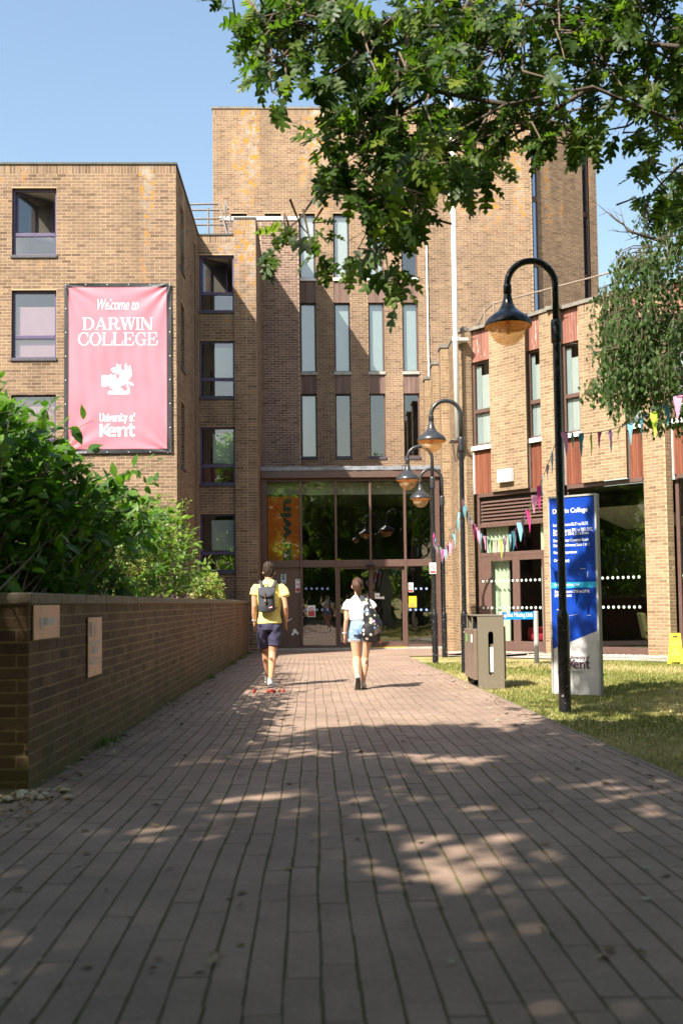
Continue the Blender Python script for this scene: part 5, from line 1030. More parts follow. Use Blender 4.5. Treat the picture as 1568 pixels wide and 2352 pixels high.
# ------------------------------------------------------------------ leaves
def strip_leaf(ws, fold=0.15, droop=0.12):             # stations (y, half width) -> a leaf of unit length, folded along the midrib
    V = []; Fc = []
    for y, w_ in ws:
        z = -droop * y * y; V += [(-w_, y, z + fold * w_), (0, y, z), (w_, y, z + fold * w_)]
    for i_ in range(len(ws) - 1): a = i_ * 3; Fc += [(a, a + 1, a + 4, a + 3), (a + 1, a + 2, a + 5, a + 4)]
    return np.array(V), Fc
OVATE = strip_leaf([(0, 0.01), (0.12, 0.16), (0.35, 0.29), (0.6, 0.24), (0.83, 0.11), (1, 0.0)])
TINY = (np.array([(0, 0, 0), (0.32, 0.45, 0.04), (0, 1, -0.05), (-0.32, 0.45, 0.04)]), [(0, 1, 2, 3)])
BLADE = strip_leaf([(0, 0.04), (0.5, 0.06), (1, 0.0)], 0.2, 0.25)
SMALL = strip_leaf([(0, 0.02), (0.35, 0.30), (1, 0.0)], 0.1, 0.05)
def oak():                                             # deep pointed lobes, swept forward
    pr_ = [(0.0, 0.012), (0.10, 0.014), (0.20, 0.05)]; L = [(0, 0)]
    pts = [(0.012, 0.0), (0.015, 0.14), (0.16, 0.20), (0.20, 0.30), (0.06, 0.32), (0.05, 0.38), (0.26, 0.46), (0.34, 0.62), (0.24, 0.58), (0.08, 0.56), (0.07, 0.62), (0.24, 0.72), (0.28, 0.86), (0.16, 0.80), (0.07, 0.80), (0.06, 0.86), (0.10, 0.95), (0.0, 1.06)]
    mid = [min(p[1], 1.0) * 0.96 for p in pts]; V = []; Fc = []
    for side in (1, -1):
        b = len(V)
        for (x, y), my in zip(pts, mid): V += [(side * x, y, 0.10 * x - 0.10 * y * y), (0, my, -0.10 * my * my)]
        for k in range(len(pts) - 1):
            a = b + 2 * k; q = (a, a + 2, a + 3, a + 1); Fc.append(q if side > 0 else q[::-1])
    return np.array(V), Fc
OAK = oak()
def basis(D, Nn):
    D = D / np.linalg.norm(D, axis=1, keepdims=True); S = np.cross(D, Nn); S /= (np.linalg.norm(S, axis=1, keepdims=True) + 1e-9); return S, D, np.cross(S, D)
def leaves(name, tpl, Pp, D, Nn, size, tone, mat, parent, pick=0, single='leaf'):
    T, Fc = tpl; S, D, N2 = basis(D, Nn); off = np.array(ROOT.get(parent.name, Vector())) if parent is not None else 0
    Pp = Pp - off; N = len(Pp); keep = np.ones(N, bool)
    if pick:
        px, py, dp = proj_np(Pp + off); ok = np.where((px > 10) & (px < 1555) & (py > 10) & (py < 2300) & (dp > 0.5))[0]
        ok = ok[np.argsort(-(size[ok] / dp[ok]))][:pick]; keep[ok] = False; mes = []
        for tv in (0.1, 0.3, 0.5, 0.7, 0.9):
            me = bpy.data.meshes.new(single); me.from_pydata([tuple(q) for q in T], [], Fc); a = me.attributes.new('tone', 'FLOAT', 'FACE'); a.data.foreach_set('value', [tv] * len(Fc)); me.materials.append(mat); mes.append(me)
        for i_ in ok:
            o = bpy.data.objects.new(single, mes[min(int(tone[i_] * 5), 4)]); COL.objects.link(o); o.parent = parent; M = Matrix.Identity(4)
            for k in range(3): M[k][0] = S[i_][k] * size[i_]; M[k][1] = D[i_][k] * size[i_]; M[k][2] = N2[i_][k] * size[i_]; M[k][3] = Pp[i_][k]
            o.matrix_local = M
    Pp, S, D, N2, size, tone = Pp[keep], S[keep], D[keep], N2[keep], size[keep], tone[keep]; N = len(Pp)
    V = Pp[:, None, :] + size[:, None, None] * (T[None, :, 0:1] * S[:, None, :] + T[None, :, 1:2] * D[:, None, :] + T[None, :, 2:3] * N2[:, None, :])
    cnt = np.array([len(f) for f in Fc]); fl = np.concatenate([np.array(f) for f in Fc])
    lo = (np.arange(N)[:, None] * len(T) + fl[None, :]).reshape(-1)
    me = mesh_np(name, V.reshape(-1, 3), lo, np.tile(cnt, N), np.repeat(tone, len(Fc)), False)
    o = link(name, me, mat, parent); o['kind'] = 'stuff'; return o
def unit(n): v = rng.normal(size=(n, 3)); return v / np.linalg.norm(v, axis=1, keepdims=True)
mt['oakleaf'] = leaf_mat('oak_leaf', [(0.022, 0.046, 0.010), (0.038, 0.076, 0.013), (0.065, 0.115, 0.018), (0.12, 0.175, 0.025), (0.22, 0.26, 0.04)], 0.55)
mt['shrubleaf'] = leaf_mat('dark_shrub_leaf', [(0.032, 0.082, 0.012), (0.055, 0.13, 0.018), (0.085, 0.18, 0.025), (0.13, 0.24, 0.03)], 0.45)
mt['paleleaf'] = leaf_mat('pale_shrub_leaf', [(0.06, 0.12, 0.015), (0.10, 0.18, 0.022), (0.15, 0.24, 0.03), (0.20, 0.29, 0.045)], 0.4)
mt['goldleaf'] = leaf_mat('variegated_leaf', [(0.09, 0.16, 0.03), (0.30, 0.32, 0.07), (0.46, 0.42, 0.14), (0.55, 0.50, 0.24)], 0.3)
mt['birchleaf'] = leaf_mat('birch_leaf', [(0.022, 0.050, 0.010), (0.036, 0.075, 0.014), (0.055, 0.105, 0.02), (0.085, 0.14, 0.03)], 0.4, 0.65)
mt['farleaf'] = leaf_mat('distant_leaf', [(0.12, 0.22, 0.03), (0.18, 0.30, 0.04), (0.25, 0.38, 0.06)], 0.55)
mt['bark'] = plain('grey_brown_bark', (0.075, 0.058, 0.045), 0.9, var=0.4, scale=15, bump=0.6, bscale=40); mt['twig'] = plain('brown_twig', (0.12, 0.085, 0.06), 0.85, var=0.3, scale=30)

# ------------------------------------------------------------------ red oak overhanging from the right
oakt = thing('oak_tree', 'red oak with lobed leaves hanging into the top of the view', 'tree', (5.3, 7.6, gz(7.6)))
TR = Vector((5.3, 7.6, 0)); trunk = [TR + Vector((0, 0, -0.2)), TR + Vector((0.05, 0, 1.5)), TR + Vector((-0.05, 0.1, 3.2)), TR + Vector((0.1, 0.2, 5.0)), TR + Vector((0.2, 0.1, 8.5))]
MB().tube(trunk, [0.36, 0.27, 0.23, 0.19, 0.06], 12).build('trunk', mt['bark'], oakt, True)
at = lambda px, py, Y: onY(px, py, Y)
limb_defs = [([TR + Vector((0, 0, 3.4)), at(1700, 120, 8.3), at(1420, 95, 8.6), at(1200, 70, 8.8), at(980, 60, 8.6), at(760, 40, 8.2), at(600, 60, 7.9)], 0.028),
 ([TR + Vector((0, 0, 3.0)), at(1600, 300, 8.2), at(1360, 200, 8.0), at(1160, 240, 7.9), at(1000, 330, 7.8), at(900, 440, 7.9), at(870, 600, 7.9)], 0.020),
 ([at(1160, 240, 7.9), at(1000, 210, 8.3), at(860, 290, 8.4), at(760, 400, 8.3), at(690, 500, 8.2), at(640, 545, 8.1)], 0.022),
 ([at(1360, 200, 8.0), at(1240, 270, 8.6), at(1150, 330, 8.8), at(1090, 420, 8.9)], 0.02),
 ([TR + Vector((0, 0, 4.2)), at(1650, 20, 9.4), at(1400, -60, 9.6), at(1100, -80, 9.3), at(850, -60, 9.0)], 0.05),
 ([at(980, 60, 8.6), at(860, 130, 8.8), at(760, 170, 8.6), at(660, 200, 8.3)], 0.018), ([at(1700, 120, 8.3), at(1540, 220, 9.2), at(1440, 290, 9.4), at(1330, 310, 9.3)], 0.022), ([at(1640, 330, 9.6), at(1560, 380, 9.8), at(1500, 440, 9.8), at(1460, 520, 9.8)], 0.018)]
twb = MB()
for pts, r_ in limb_defs: MB().tube(pts, [r_ * (1 - 0.82 * k / (len(pts) - 1)) for k in range(len(pts))], 8).build('limb', mt['bark'], oakt, True)
blobs = [(720, 55, 150, 85, 8.2, 260), (640, 150, 75, 85, 8.0, 90), (600, 45, 70, 50, 8.0, 50), (860, 110, 130, 110, 8.4, 230), (960, 210, 150, 110, 8.3, 260), (850, 310, 115, 95, 8.3, 200), (790, 420, 60, 50, 8.2, 46), (690, 515, 70, 35, 8.2, 24), (640, 555, 48, 38, 8.1, 18), (705, 575, 30, 32, 8.2, 11),
 (960, 380, 100, 80, 8.0, 140), (890, 470, 90, 70, 7.9, 120), (870, 580, 55, 60, 7.9, 42), (885, 645, 36, 42, 7.9, 22), (960, 500, 50, 45, 8.0, 40), (1070, 330, 110, 100, 8.4, 190), (1090, 420, 50, 42, 8.8, 40), (1150, 130, 170, 110, 8.5, 230), (1190, 270, 110, 80, 8.6, 150), (1300, 280, 90, 55, 9.0, 90), (1270, 60, 170, 85, 8.8, 200), (1400, 150, 120, 90, 9.0, 150), (1480, 60, 130, 90, 9.0, 180), (1510, 190, 100, 90, 9.2, 130), (1330, 320, 45, 32, 9.2, 25), (1450, 300, 55, 30, 9.5, 24), (1530, 290, 70, 60, 9.6, 60), (1505, 400, 50, 50, 9.8, 34), (1475, 490, 38, 45, 9.8, 20), (1550, 480, 40, 70, 9.8, 30), (1040, 40, 140, 70, 8.8, 170), (520, 5, 22, 14, 8.0, 7),
 (1700, 150, 160, 200, 9.0, 200), (1100, -120, 500, 90, 8.8, 420), (1500, -150, 250, 120, 9.0, 250)]
PP = []; DD = []; SS = []
for cx, cy, rx, ry, Y, n in blobs:
    n = int(n * 0.98)
    ncl = max(n // 6, 1)
    for c_ in range(ncl):                              # leaves sit in whorls at twig ends
        a = rng.uniform(0, 2 * math.pi); r_ = math.sqrt(rng.uniform(0, 1)); q = np.array(at(cx + rx * r_ * math.cos(a), cy + ry * r_ * math.sin(a), Y + rng.normal(0, 0.55)))
        k = 6 if ncl > 1 else n
        ctr = np.array(at(cx, cy - ry * 0.3, Y)); twb.tube([tuple(q), tuple(q * 0.6 + ctr * 0.4 + rng.normal(0, 0.05, 3)), tuple(ctr + rng.normal(0, 0.12, 3))], [0.004, 0.007, 0.011], 5, False)
        dirs = unit(k) + np.array([-0.15, -0.1, -0.75]); PP.append(q + rng.normal(0, 0.035, (k, 3))); DD.append(dirs); SS.append(rng.uniform(0.12, 0.26, k))
PP, DD, SS = np.concatenate(PP), np.concatenate(DD), np.concatenate(SS); n = len(PP)
NN = unit(n) * 0.7 + np.array([-0.2, -0.35, 0.8])
leaves('foliage', OAK, PP, DD, NN, SS, np.clip(rng.beta(1.6, 2.4, n), 0, 1), mt['oakleaf'], oakt, 300)
twb.build('twigs', mt['twig'], oakt)
# higher and farther part of the same crown, above the frame
n = 2600; U = unit(n) * (rng.uniform(0.3, 1, (n, 1)) ** 0.4); Pp = np.array([4.6, 8.6, 7.9]) + U * np.array([3.6, 3.4, 2.0])
px, py, dp = proj_np(Pp); ok = ~((px > -60) & (px < 1640) & (py > -40)); Pp = Pp[ok]; n = len(Pp)
leaves('upper_foliage', OAK, Pp, unit(n) + np.array([0, 0, -0.5]), unit(n) * 0.6 + np.array([0, 0, 1.0]), rng.uniform(0.14, 0.24, n), rng.beta(1.5, 2, n), mt['oakleaf'], oakt)

# ------------------------------------------------------------------ birch with drooping twigs at the right edge
bt = thing('birch_tree', 'weeping birch with small drooping leaves at the right edge', 'tree', (7.4, 15.6, gz(15.6)))
BT_ = Vector((7.4, 15.6, 0)); MB().tube([BT_ + Vector((0, 0, -0.1)), BT_ + Vector((0.05, 0, 2)), BT_ + Vector((-0.1, 0, 4.5)), BT_ + Vector((0.0, 0.1, 8.2))], [0.16, 0.13, 0.10, 0.03], 10).build('trunk', mt['bark'], bt, True)
limbs = [[BT_ + Vector((-0.05, 0, 3.6)), at(1640, 850, 14.8), at(1560, 880, 14.4), at(1490, 905, 14.2)], [BT_ + Vector((0, 0, 4.4)), at(1600, 740, 15.0), at(1500, 780, 14.6), at(1430, 800, 14.5), at(1380, 805, 14.4)], [BT_ + Vector((0, 0, 5.2)), at(1590, 600, 15.0), at(1540, 560, 14.8), at(1490, 545, 14.6), at(1440, 530, 14.5), at(1428, 510, 14.5)], [BT_ + Vector((0, 0, 5.8)), at(1610, 500, 15.2), at(1570, 430, 15), at(1545, 380, 15)]]
for pts in limbs: MB().tube(pts, [0.05 * (1 - 0.85 * k / (len(pts) - 1)) for k in range(len(pts))], 7).build('limb', mt['bark'], bt, True)
tw_ = MB(); PP = []
shape = [(1395, 620, 655), (1420, 560, 760), (1450, 480, 860), (1480, 540, 920), (1510, 420, 985), (1540, 380, 1000), (1570, 330, 1000), (1610, 320, 1000), (1660, 320, 980)]
xp = [1375, 1400, 1430, 1470, 1520, 1568, 1700]; yt = [770, 670, 600, 520, 430, 350, 280]; yb_b = [900, 930, 950, 970, 995, 1005, 990]
for c_ in range(92):                                   # drooping sprays, each from its own twig
    cx = 1385 + 300 * (rng.uniform() ** 0.7); Yc = rng.uniform(13.6, 16.4); t0_, t1_ = np.interp(cx, xp, yt), np.interp(cx, xp, yb_b); cy = t0_ + (t1_ - t0_) * rng.uniform(0, 0.8)
    hub = at(cx + 40, cy - 12, Yc + 0.2); tip = at(cx - 35, cy + 4, Yc - 0.1); tw_.tube([hub, (hub + tip) / 2 + Vector((0, 0, 0.05)), tip], [0.012, 0.009, 0.004], 5, False)
    for k in range(int(rng.integers(5, 11))):
        px = cx + rng.uniform(-38, 38); a = cy + rng.uniform(-8, 14); l_ = rng.uniform(40, 190) * rng.uniform(0.6, 1.0); b = min(a + l_, t1_ + rng.uniform(-25, 22))
        if b < a + 15: continue
        p0_ = at(px, a, Yc + rng.normal(0, 0.12)); p1_ = at(px - rng.uniform(-6, 22), b, Yc - 0.1); mid = (p0_ + p1_) / 2 + Vector((rng.normal(0, 0.06), rng.normal(0, 0.06), 0.02))
        tw_.tube([p0_, mid, p1_], [0.006, 0.004, 0.002], 4, False)
        for j in range(max(int((b - a) / 3.6), 4)): t = rng.uniform(); q = (p0_.lerp(mid, t * 2) if t < 0.5 else mid.lerp(p1_, t * 2 - 1)); PP.append(np.array(q) + rng.normal(0, 0.04, 3))
for k in range(30):                                    # bare twigs growing from the limbs
    lm = limbs[k % 3]; u_ = rng.uniform(1.0, len(lm) - 1.01); q = lm[int(u_)].lerp(lm[int(u_) + 1], u_ % 1); d_ = Vector((rng.normal(-0.25, 0.25), rng.normal(0, 0.2), rng.normal(0.12, 0.25))); md = q + d_ * 0.5 + Vector((0, 0, 0.05)); tw_.tube([q, md, q + d_ + Vector((0, 0, 0.12))], [0.010, 0.006, 0.002], 5, False)
    tw_.tube([md, md + Vector((-0.12, 0.02, rng.normal(0.1, 0.1)))], [0.005, 0.002], 4, False)
tw_.build('twigs', mt['twig'], bt)
PP = np.array(PP); n = len(PP); leaves('foliage', SMALL, PP, unit(n) * 0.6 + np.array([0, 0, -1.0]), unit(n) + np.array([-0.4, -0.5, 0.3]), rng.uniform(0.06, 0.105, n), rng.beta(1.5, 2, n), mt['birchleaf'], bt)

# ------------------------------------------------------------------ shrubs behind the planter wall
def shrub(name, label, tips, base, n_leaf, size, mat, spread, tpl=OVATE, pick=0, rlen=0.55, along=0.6, cat='shrub'):
    t = thing(name, label, cat, base); st_ = MB(); PP = []; DD = []
    for k, tp in enumerate(tips):
        tp = Vector(tp); b = Vector(base) + Vector((rng.normal(0, spread), rng.normal(0, spread), 0)); b.x = min(b.x, WX - 0.25); mid = b.lerp(tp, 0.55) + Vector((rng.normal(0, 0.08), rng.normal(0, 0.08), 0.12))
        st_.tube([b, mid, tp], [0.008, 0.005, 0.002], 5, False); ax = (tp - mid).normalized()
        for j in range(n_leaf):
            u_ = 1 - (rng.uniform() ** 1.3) * along; q = mid.lerp(tp, (u_ - 0.5) * 2) if u_ > 0.5 else b.lerp(mid, u_ * 2)
            sd = Vector(unit(1)[0]); PP.append(np.minimum(np.array(q) + rng.normal(0, 0.03, 3), [WX - 0.02, 99, 99])); DD.append(np.array(ax * 0.6 + sd * 0.9 + Vector((0.1, -0.1, -0.12))))
    st_.build('stems', mt['twig'], t); PP, DD = np.array(PP), np.array(DD); n = len(PP)
    leaves('foliage', tpl, PP, DD, unit(n) * 0.5 + np.array([-0.2, -0.3, 1.0]), rng.uniform(size * 0.65, size * 1.2, n), rng.beta(1.6, 1.8, n), mat, t, pick); return t
def tips_in(poly_top, Yr, n, bottom):
    out = []
    xs = [p[0] for p in poly_top]; ys = [p[1] for p in poly_top]
    for k in range(n):
        px = rng.uniform(xs[0], xs[-1]); top = np.interp(px, xs, ys); py = top + (bottom - top) * (rng.uniform() ** 1.5); out.append(onY(px, py, max(rng.uniform(*Yr), -WX * 2352 / (718 - px) + rng.uniform(0.15, 0.9))))
    return out
top1 = [(-260, 880), (-60, 870), (30, 930), (110, 950), (170, 1010), (240, 1090), (320, 1130), (390, 1170), (470, 1240)]
tp_ = tips_in(top1[:8], (7.0, 8.8), 430, 1362) + [onY(px, py, max(7.7, -WX * 2352 / (718 - px) + 0.3)) for px, py in ((5, 862), (20, 872), (105, 915), (122, 910), (215, 965), (312, 1068), (300, 1088), (372, 1062), (160, 960), (40, 910), (345, 1105), (60, 925), (235, 1030), (270, 1095), (365, 1100))]
shrub('dark_shrub', 'big dark green leafy shrub in shade over the near planter wall', tp_, (-3.2, 8.4, 0.98), 21, 0.13, mt['shrubleaf'], 1.3, pick=300, along=0.85)
top2 = [(215, 1230), (250, 1190), (300, 1165), (340, 1150), (380, 1135), (415, 1170), (440, 1190), (470, 1240), (485, 1290), (510, 1330)]
shrub('pale_shrub', 'sunlit pale green shrub behind the far half of the planter wall', tips_in(top2, (12.5, 16.5), 230, 1372), (-3.6, 14.5, 0.98), 16, 0.115, mt['paleleaf'], 0.9, pick=0)
shrub('variegated_shrub', 'larger yellow variegated shrub beside the dark shrub', tips_in([(232, 1275), (270, 1245), (310, 1250), (345, 1290)], (11.3, 12.4), 120, 1372), (-2.9, 11.8, 0.98), 26, 0.05, mt['goldleaf'], 0.4, SMALL)
shrub('variegated_shrub', 'small yellow variegated shrub at the far end of the planting', tips_in([(455, 1345), (480, 1318), (500, 1318), (516, 1345)], (18.5, 19.5), 60, 1374), (-2.1, 19.2, 0.98), 24, 0.06, mt['goldleaf'], 0.25, SMALL)
shrub('climbing_rose', 'thin climbing rose on the brick below the banner', tips_in([(310, 1165), (350, 1135), (385, 1120), (415, 1150), (440, 1125)], (22.9, 23.25), 70, 1215), (-3.7, 23.1, 0.98), 16, 0.07, mt['paleleaf'], 0.3, SMALL)
shrub('background_shrub', 'low green shrub at the foot of the left block', tips_in([(-40, 1130), (100, 1100), (240, 1150), (330, 1200)], (19, 22), 90, 1370), (-5.5, 20, 0.98), 14, 0.12, mt['shrubleaf'], 1.2)

# ------------------------------------------------------------------ trees behind the camera: they shade the foreground and show in the glass
def crown(name, label, base, H, blobs_, n, size, seed, keepout=True, tr=0.22, leafm='shrubleaf'):
    t = thing(name, label, 'tree', base, 'trees behind the viewpoint'); b = Vector(base)
    cs = np.array([q[:3] for q in blobs_]); MB().tube([b + Vector((0, 0, -0.2)), b + Vector((0.1, 0, H * 0.35)), b + Vector((0, 0.1, H * 0.7))], [tr * 1.3, tr, tr * 0.5], 10).build('trunk', mt['bark'], t, True)
    for q in blobs_[:6]: MB().tube([b + Vector((0.05, 0, H * 0.4)), (b + Vector((0, 0, H * 0.5))).lerp(Vector(q[:3]), 0.5), Vector(q[:3])], [tr * 0.5, tr * 0.3, 0.02], 6).build('limb', mt['bark'], t, True)
    k = rng.integers(0, len(blobs_), n); R_ = np.array([q[3] for q in blobs_])[k]
    Pp = cs[k] + unit(n) * (rng.uniform(0, 1, (n, 1)) ** 0.45) * R_[:, None] * np.array([1, 1, 0.55])
    if keepout: px, py, dp = proj_np(Pp); ok = ~((dp > 0) & (px > -120) & (px < 1690) & (py > -120)); Pp = Pp[ok]; n = len(Pp)
    leaves('foliage', TINY, Pp, unit(n), unit(n) * 0.6 + np.array([0, 0, 1]), rng.uniform(size * 0.7, size * 1.3, n), rng.beta(1.6, 1.8, n), mt[leafm], t); return t
rs = np.random.default_rng(21); bl = []
for gu in np.arange(-9.0, 5.2, 0.92):                  # clumps spread by where their shade falls on the path
    for gv in np.arange(-2.0, 9.3, 0.92):
        if rs.uniform() < (0.03 if gv < 4.2 else 0.07) or (gu < -1.2 and gv > 7.6): continue
        u_, v_ = gu + rs.uniform(-0.4, 0.4), gv + rs.uniform(-0.4, 0.4); z = rs.uniform(5.2, 9.0); bl.append((u_ - z * 0.63, v_ - z * 0.74, z, rs.uniform(0.55, 0.9)))
bl = [q for q in bl if not (q[1] > 0.3 and q[2] - 1.05 < 0.62 * q[1] and abs(q[0]) < 0.45 * q[1])]
a = [q for q in bl if q[0] < -5.0]; b_ = [q for q in bl if q[0] >= -5.0]
crown('shade_tree', 'broad shade tree standing left of the viewpoint', (-8.0, -0.5, 0), 8.0, a, len(a) * 500, 0.20, 1)
crown('shade_tree', 'broad shade tree standing just behind the viewpoint', (-3.2, -4.2, 0), 8.0, b_, len(b_) * 500, 0.20, 2)
cb = [(rs.uniform(0.5, 11), rs.uniform(-12, 2.5), rs.uniform(5.0, 9.5), rs.uniform(0.9, 1.6)) for _ in range(110)]
crown('shade_tree', 'broad shade tree standing right of the viewpoint', (6.0, -3.5, 0), 8.0, cb, 50000, 0.24, 3)  # unseen crown added to cut sky light on the foreground
cb = [(x + rs.normal(0, 0.4), -9.5 + rs.normal(0, 0.5), rs.uniform(0.4, 2.4), rs.uniform(0.7, 1.1)) for x in np.arange(-15, 17, 0.55)]
crown('hedge', 'long green hedge behind the viewpoint', (0, -9.5, 0), 1.5, cb, 22000, 0.26, 4, True, 0.05, 'farleaf')['category'] = 'hedge'  # hedge added out of view so the entrance glass reflects green
for k, (x, y, h) in enumerate(((-12.5, -5, 10), (-15, 3, 10), (13.5, -4, 10), (14, 5, 10), (0, -8.5, 9))):  # unseen trees added to close off sky light from the sides and back
    cb = [(x + rs.normal(0, 2.2), y + rs.normal(0, 2.2), h * rs.uniform(0.2, 1.0), rs.uniform(1.3, 2.3)) for _ in range(30)]
    crown('side_tree', ['dense tree out of view, left and behind the viewpoint', 'dense tree out of view, level with the viewpoint on the left', 'dense tree out of view, right and behind the viewpoint', 'dense tree out of view, level with the viewpoint on the right', 'dense tree right behind the viewpoint'][k], (x, y, gz(y)), h, cb, 24000, 0.36, k, leafm='farleaf')
for k, (x, y, h) in enumerate(((-13, -17, 11), (-5, -21, 13.5), (3.5, -18, 12), (12, -19, 12.5), (20, -13, 11), (-21, -11, 10), (-24, 9, 8.5), (-29, 17, 9.5))):  # unseen trees added to fill the reflections in the glass
    cb = [(x + rs.normal(0, 1.7), y + rs.normal(0, 1.5), h * rs.uniform(0.2, 0.95), rs.uniform(1.3, 2.3)) for _ in range(26)]
    crown('background_tree', ['leafy tree well behind the viewpoint, first from the left', 'tallest leafy tree well behind the viewpoint', 'leafy tree straight behind the viewpoint', 'leafy tree behind the viewpoint on the right', 'leafy tree far to the right behind the viewpoint', 'leafy tree far to the left behind the viewpoint', 'leafy tree outside the left of the view, nearer', 'leafy tree outside the left of the view, farther'][k], (x, y, gz(y)), h, cb, 16000, 0.45, k, leafm='farleaf')

# ------------------------------------------------------------------ lawn, gravel, litter of leaves
n = 130000; Y = 5.2 + 17.5 * rng.uniform(0, 1, n) ** 1.25; X = 2.16 + np.abs(rng.normal(0, 0.03, n)) + (0.40 * Y + 0.6) * rng.uniform(0, 1, n)
ok = (X < 2.27 + 10) & ~((Y > 21.3) | (X - 2.27 > (22.3 - Y) * 6)); X, Y = X[ok], Y[ok]; n = len(X)
hgt = rng.uniform(0.012, 0.036, n) * (1 + 0.4 * (Y > 12)); an = rng.uniform(0, 2 * math.pi, n); wd = rng.uniform(0.003, 0.006, n) * (0.6 + Y / 12); lean = rng.uniform(0, 0.6, n); an2 = rng.uniform(0, 2 * math.pi, n)
Z = SLOPE * Y - 0.02; b0 = np.stack([X - wd * np.cos(an), Y - wd * np.sin(an), Z], 1); b1_ = np.stack([X + wd * np.cos(an), Y + wd * np.sin(an), Z], 1); tp = np.stack([X + hgt * lean * np.cos(an2), Y + hgt * lean * np.sin(an2), Z + hgt], 1)
V = np.stack([b0, b1_, tp], 1).reshape(-1, 3); tone = np.clip(rng.normal(0.68, 0.2, n) + 0.25 * np.sin(X * 1.3 + 2 * np.sin(Y * 0.7)), 0, 1)
m = NT('grass_blade'); c_ = m.ramp(m.attr('tone'), [(0, (0.07, 0.12, 0.02)), (0.45, (0.16, 0.19, 0.04)), (0.8, (0.36, 0.32, 0.12)), (1, (0.50, 0.42, 0.22))]); tr = m.n('BsdfTranslucent'); m.l(c_, tr.inputs[0]); mx = m.n('MixShader'); mx.inputs[0].default_value = 0.3; m.l(m.pbr(c_, 0.7, 0, 0.2), mx.inputs[1]); m.l(tr.outputs[0], mx.inputs[2]); mt['grass'] = m.done(mx.outputs[0])
tag(link('grass', mesh_np('grass', V, np.arange(3 * n), np.full(n, 3), tone), mt['grass']), 'short dry lawn grass beside the path', 'grass', None, 'stuff')
# concrete footway, door slab and pebble margin along the wing
g0, g1 = onG(1030, 1516), onG(1640, 1546); h0, h1 = onG(1030, 1508), onG(1640, 1533)
def strip4(name, a, b, c_, d_, dz, mat): return tag(MB().poly([(q.x, q.y, gz(q.y) + dz) for q in (a, b, c_, d_)]).build(name, mat), None, None, None, 'structure')
mt['footway'] = plain('pale_footway', (0.36, 0.32, 0.28), 0.85, var=0.2, scale=5, bump=0.3)
w0, w1 = wp(1060, 0.15), wp(1640, 0.0); nrm = mk_frame(w0, w1 - w0)[3]
strip4('footway', w0 + nrm * 2.0 , w1 + nrm * 2.0, w1 + nrm * 1.0, w0 + nrm * 1.0, 0.002, mt['footway'])
strip4('gravel_bed', w0 + nrm * 0.985, w1 + nrm * 0.985, w1 - nrm * 0.05, w0 - nrm * 0.05, 0.004, plain('gravel_bed', (0.30, 0.24, 0.17), 0.95, var=0.4, scale=30))
strip4('door_slab', wp(1092) + nrm * 1.6, wp(1250) + nrm * 1.6, wp(1250) + nrm * 0.02, wp(1092) + nrm * 0.02, 0.05, mt['footway'])
N = 2600; s_ = rng.uniform(0, (w1 - w0).length, N); e_ = rng.uniform(0.0, 0.96, N); uu = (w1 - w0).normalized()
C = np.array(w0)[None] + s_[:, None] * np.array(uu) + e_[:, None] * np.array(nrm); C[:, 2] = SLOPE * C[:, 1] + 0.012
oct_ = np.array([(1, 0, 0), (0, 1, 0), (-1, 0, 0), (0, -1, 0), (0, 0, 1), (0, 0, -1), (0.6, 0.6, 0.5), (-0.6, 0.6, 0.5), (-0.6, -0.6, 0.5), (0.6, -0.6, 0.5)])
of = [(0, 6, 4, 9), (1, 7, 4, 6), (2, 8, 4, 7), (3, 9, 4, 8), (0, 1, 6), (1, 2, 7), (2, 3, 8), (3, 0, 9), (1, 0, 5), (2, 1, 5), (3, 2, 5), (0, 3, 5)]
def stones(name, C, sz, mat, label, tonev):
    N = len(C); a = rng.uniform(0, 6.28, N); ca, sa = np.cos(a), np.sin(a); sx, sy, szz = sz * rng.uniform(0.7, 1.4, N), sz * rng.uniform(0.6, 1.0, N), sz * rng.uniform(0.35, 0.7, N)
    vx_ = oct_[None, :, 0] * sx[:, None]; vy = oct_[None, :, 1] * sy[:, None]; V = np.stack([C[:, 0:1] + vx_ * ca[:, None] - vy * sa[:, None], C[:, 1:2] + vx_ * sa[:, None] + vy * ca[:, None], C[:, 2:3] + oct_[None, :, 2] * szz[:, None]], 2)
    fl = np.concatenate([np.array(f) for f in of]); lo = (np.arange(N)[:, None] * 10 + fl).reshape(-1)
    o = link(name, mesh_np(name, V.reshape(-1, 3), lo, np.tile([len(f) for f in of], N), np.repeat(tonev, len(of))), mat, None, True); tag(o, label, 'gravel', None, 'stuff')
m = NT('pebbles'); mt['pebble'] = m.done(m.pbr(m.ramp(m.attr('tone'), [(0, (0.30, 0.20, 0.13)), (0.4, (0.46, 0.36, 0.25)), (0.8, (0.60, 0.52, 0.42)), (1, (0.36, 0.33, 0.30))]), 0.8))
stones('pebbles', C, rng.uniform(0.02, 0.045, N), mt['pebble'], 'pale pebbles along the foot of the wing', rng.uniform(0, 1, N))
N = 60; q = onG(30, 1835); C = np.stack([q.x + rng.normal(0, 0.13, N), q.y + rng.normal(0, 0.10, N), np.zeros(N)], 1); C[:, 2] = SLOPE * C[:, 1] + 0.015; stones('rubble', C, rng.uniform(0.012, 0.035, N), mt['pebble'], 'small heap of rubble at the near corner of the planter wall', rng.uniform(0, 0.9, N))
N = 1500; Y = 3.0 + 20 * rng.uniform(0, 1, N) ** 1.3; side = rng.uniform(0, 1, N); X = np.where(side < 0.5, WX + 0.03 + np.abs(rng.normal(0, 0.16, N)), np.where(side < 0.72, PX1 - np.abs(rng.normal(0, 0.2, N)), rng.uniform(WX, PX1, N)))
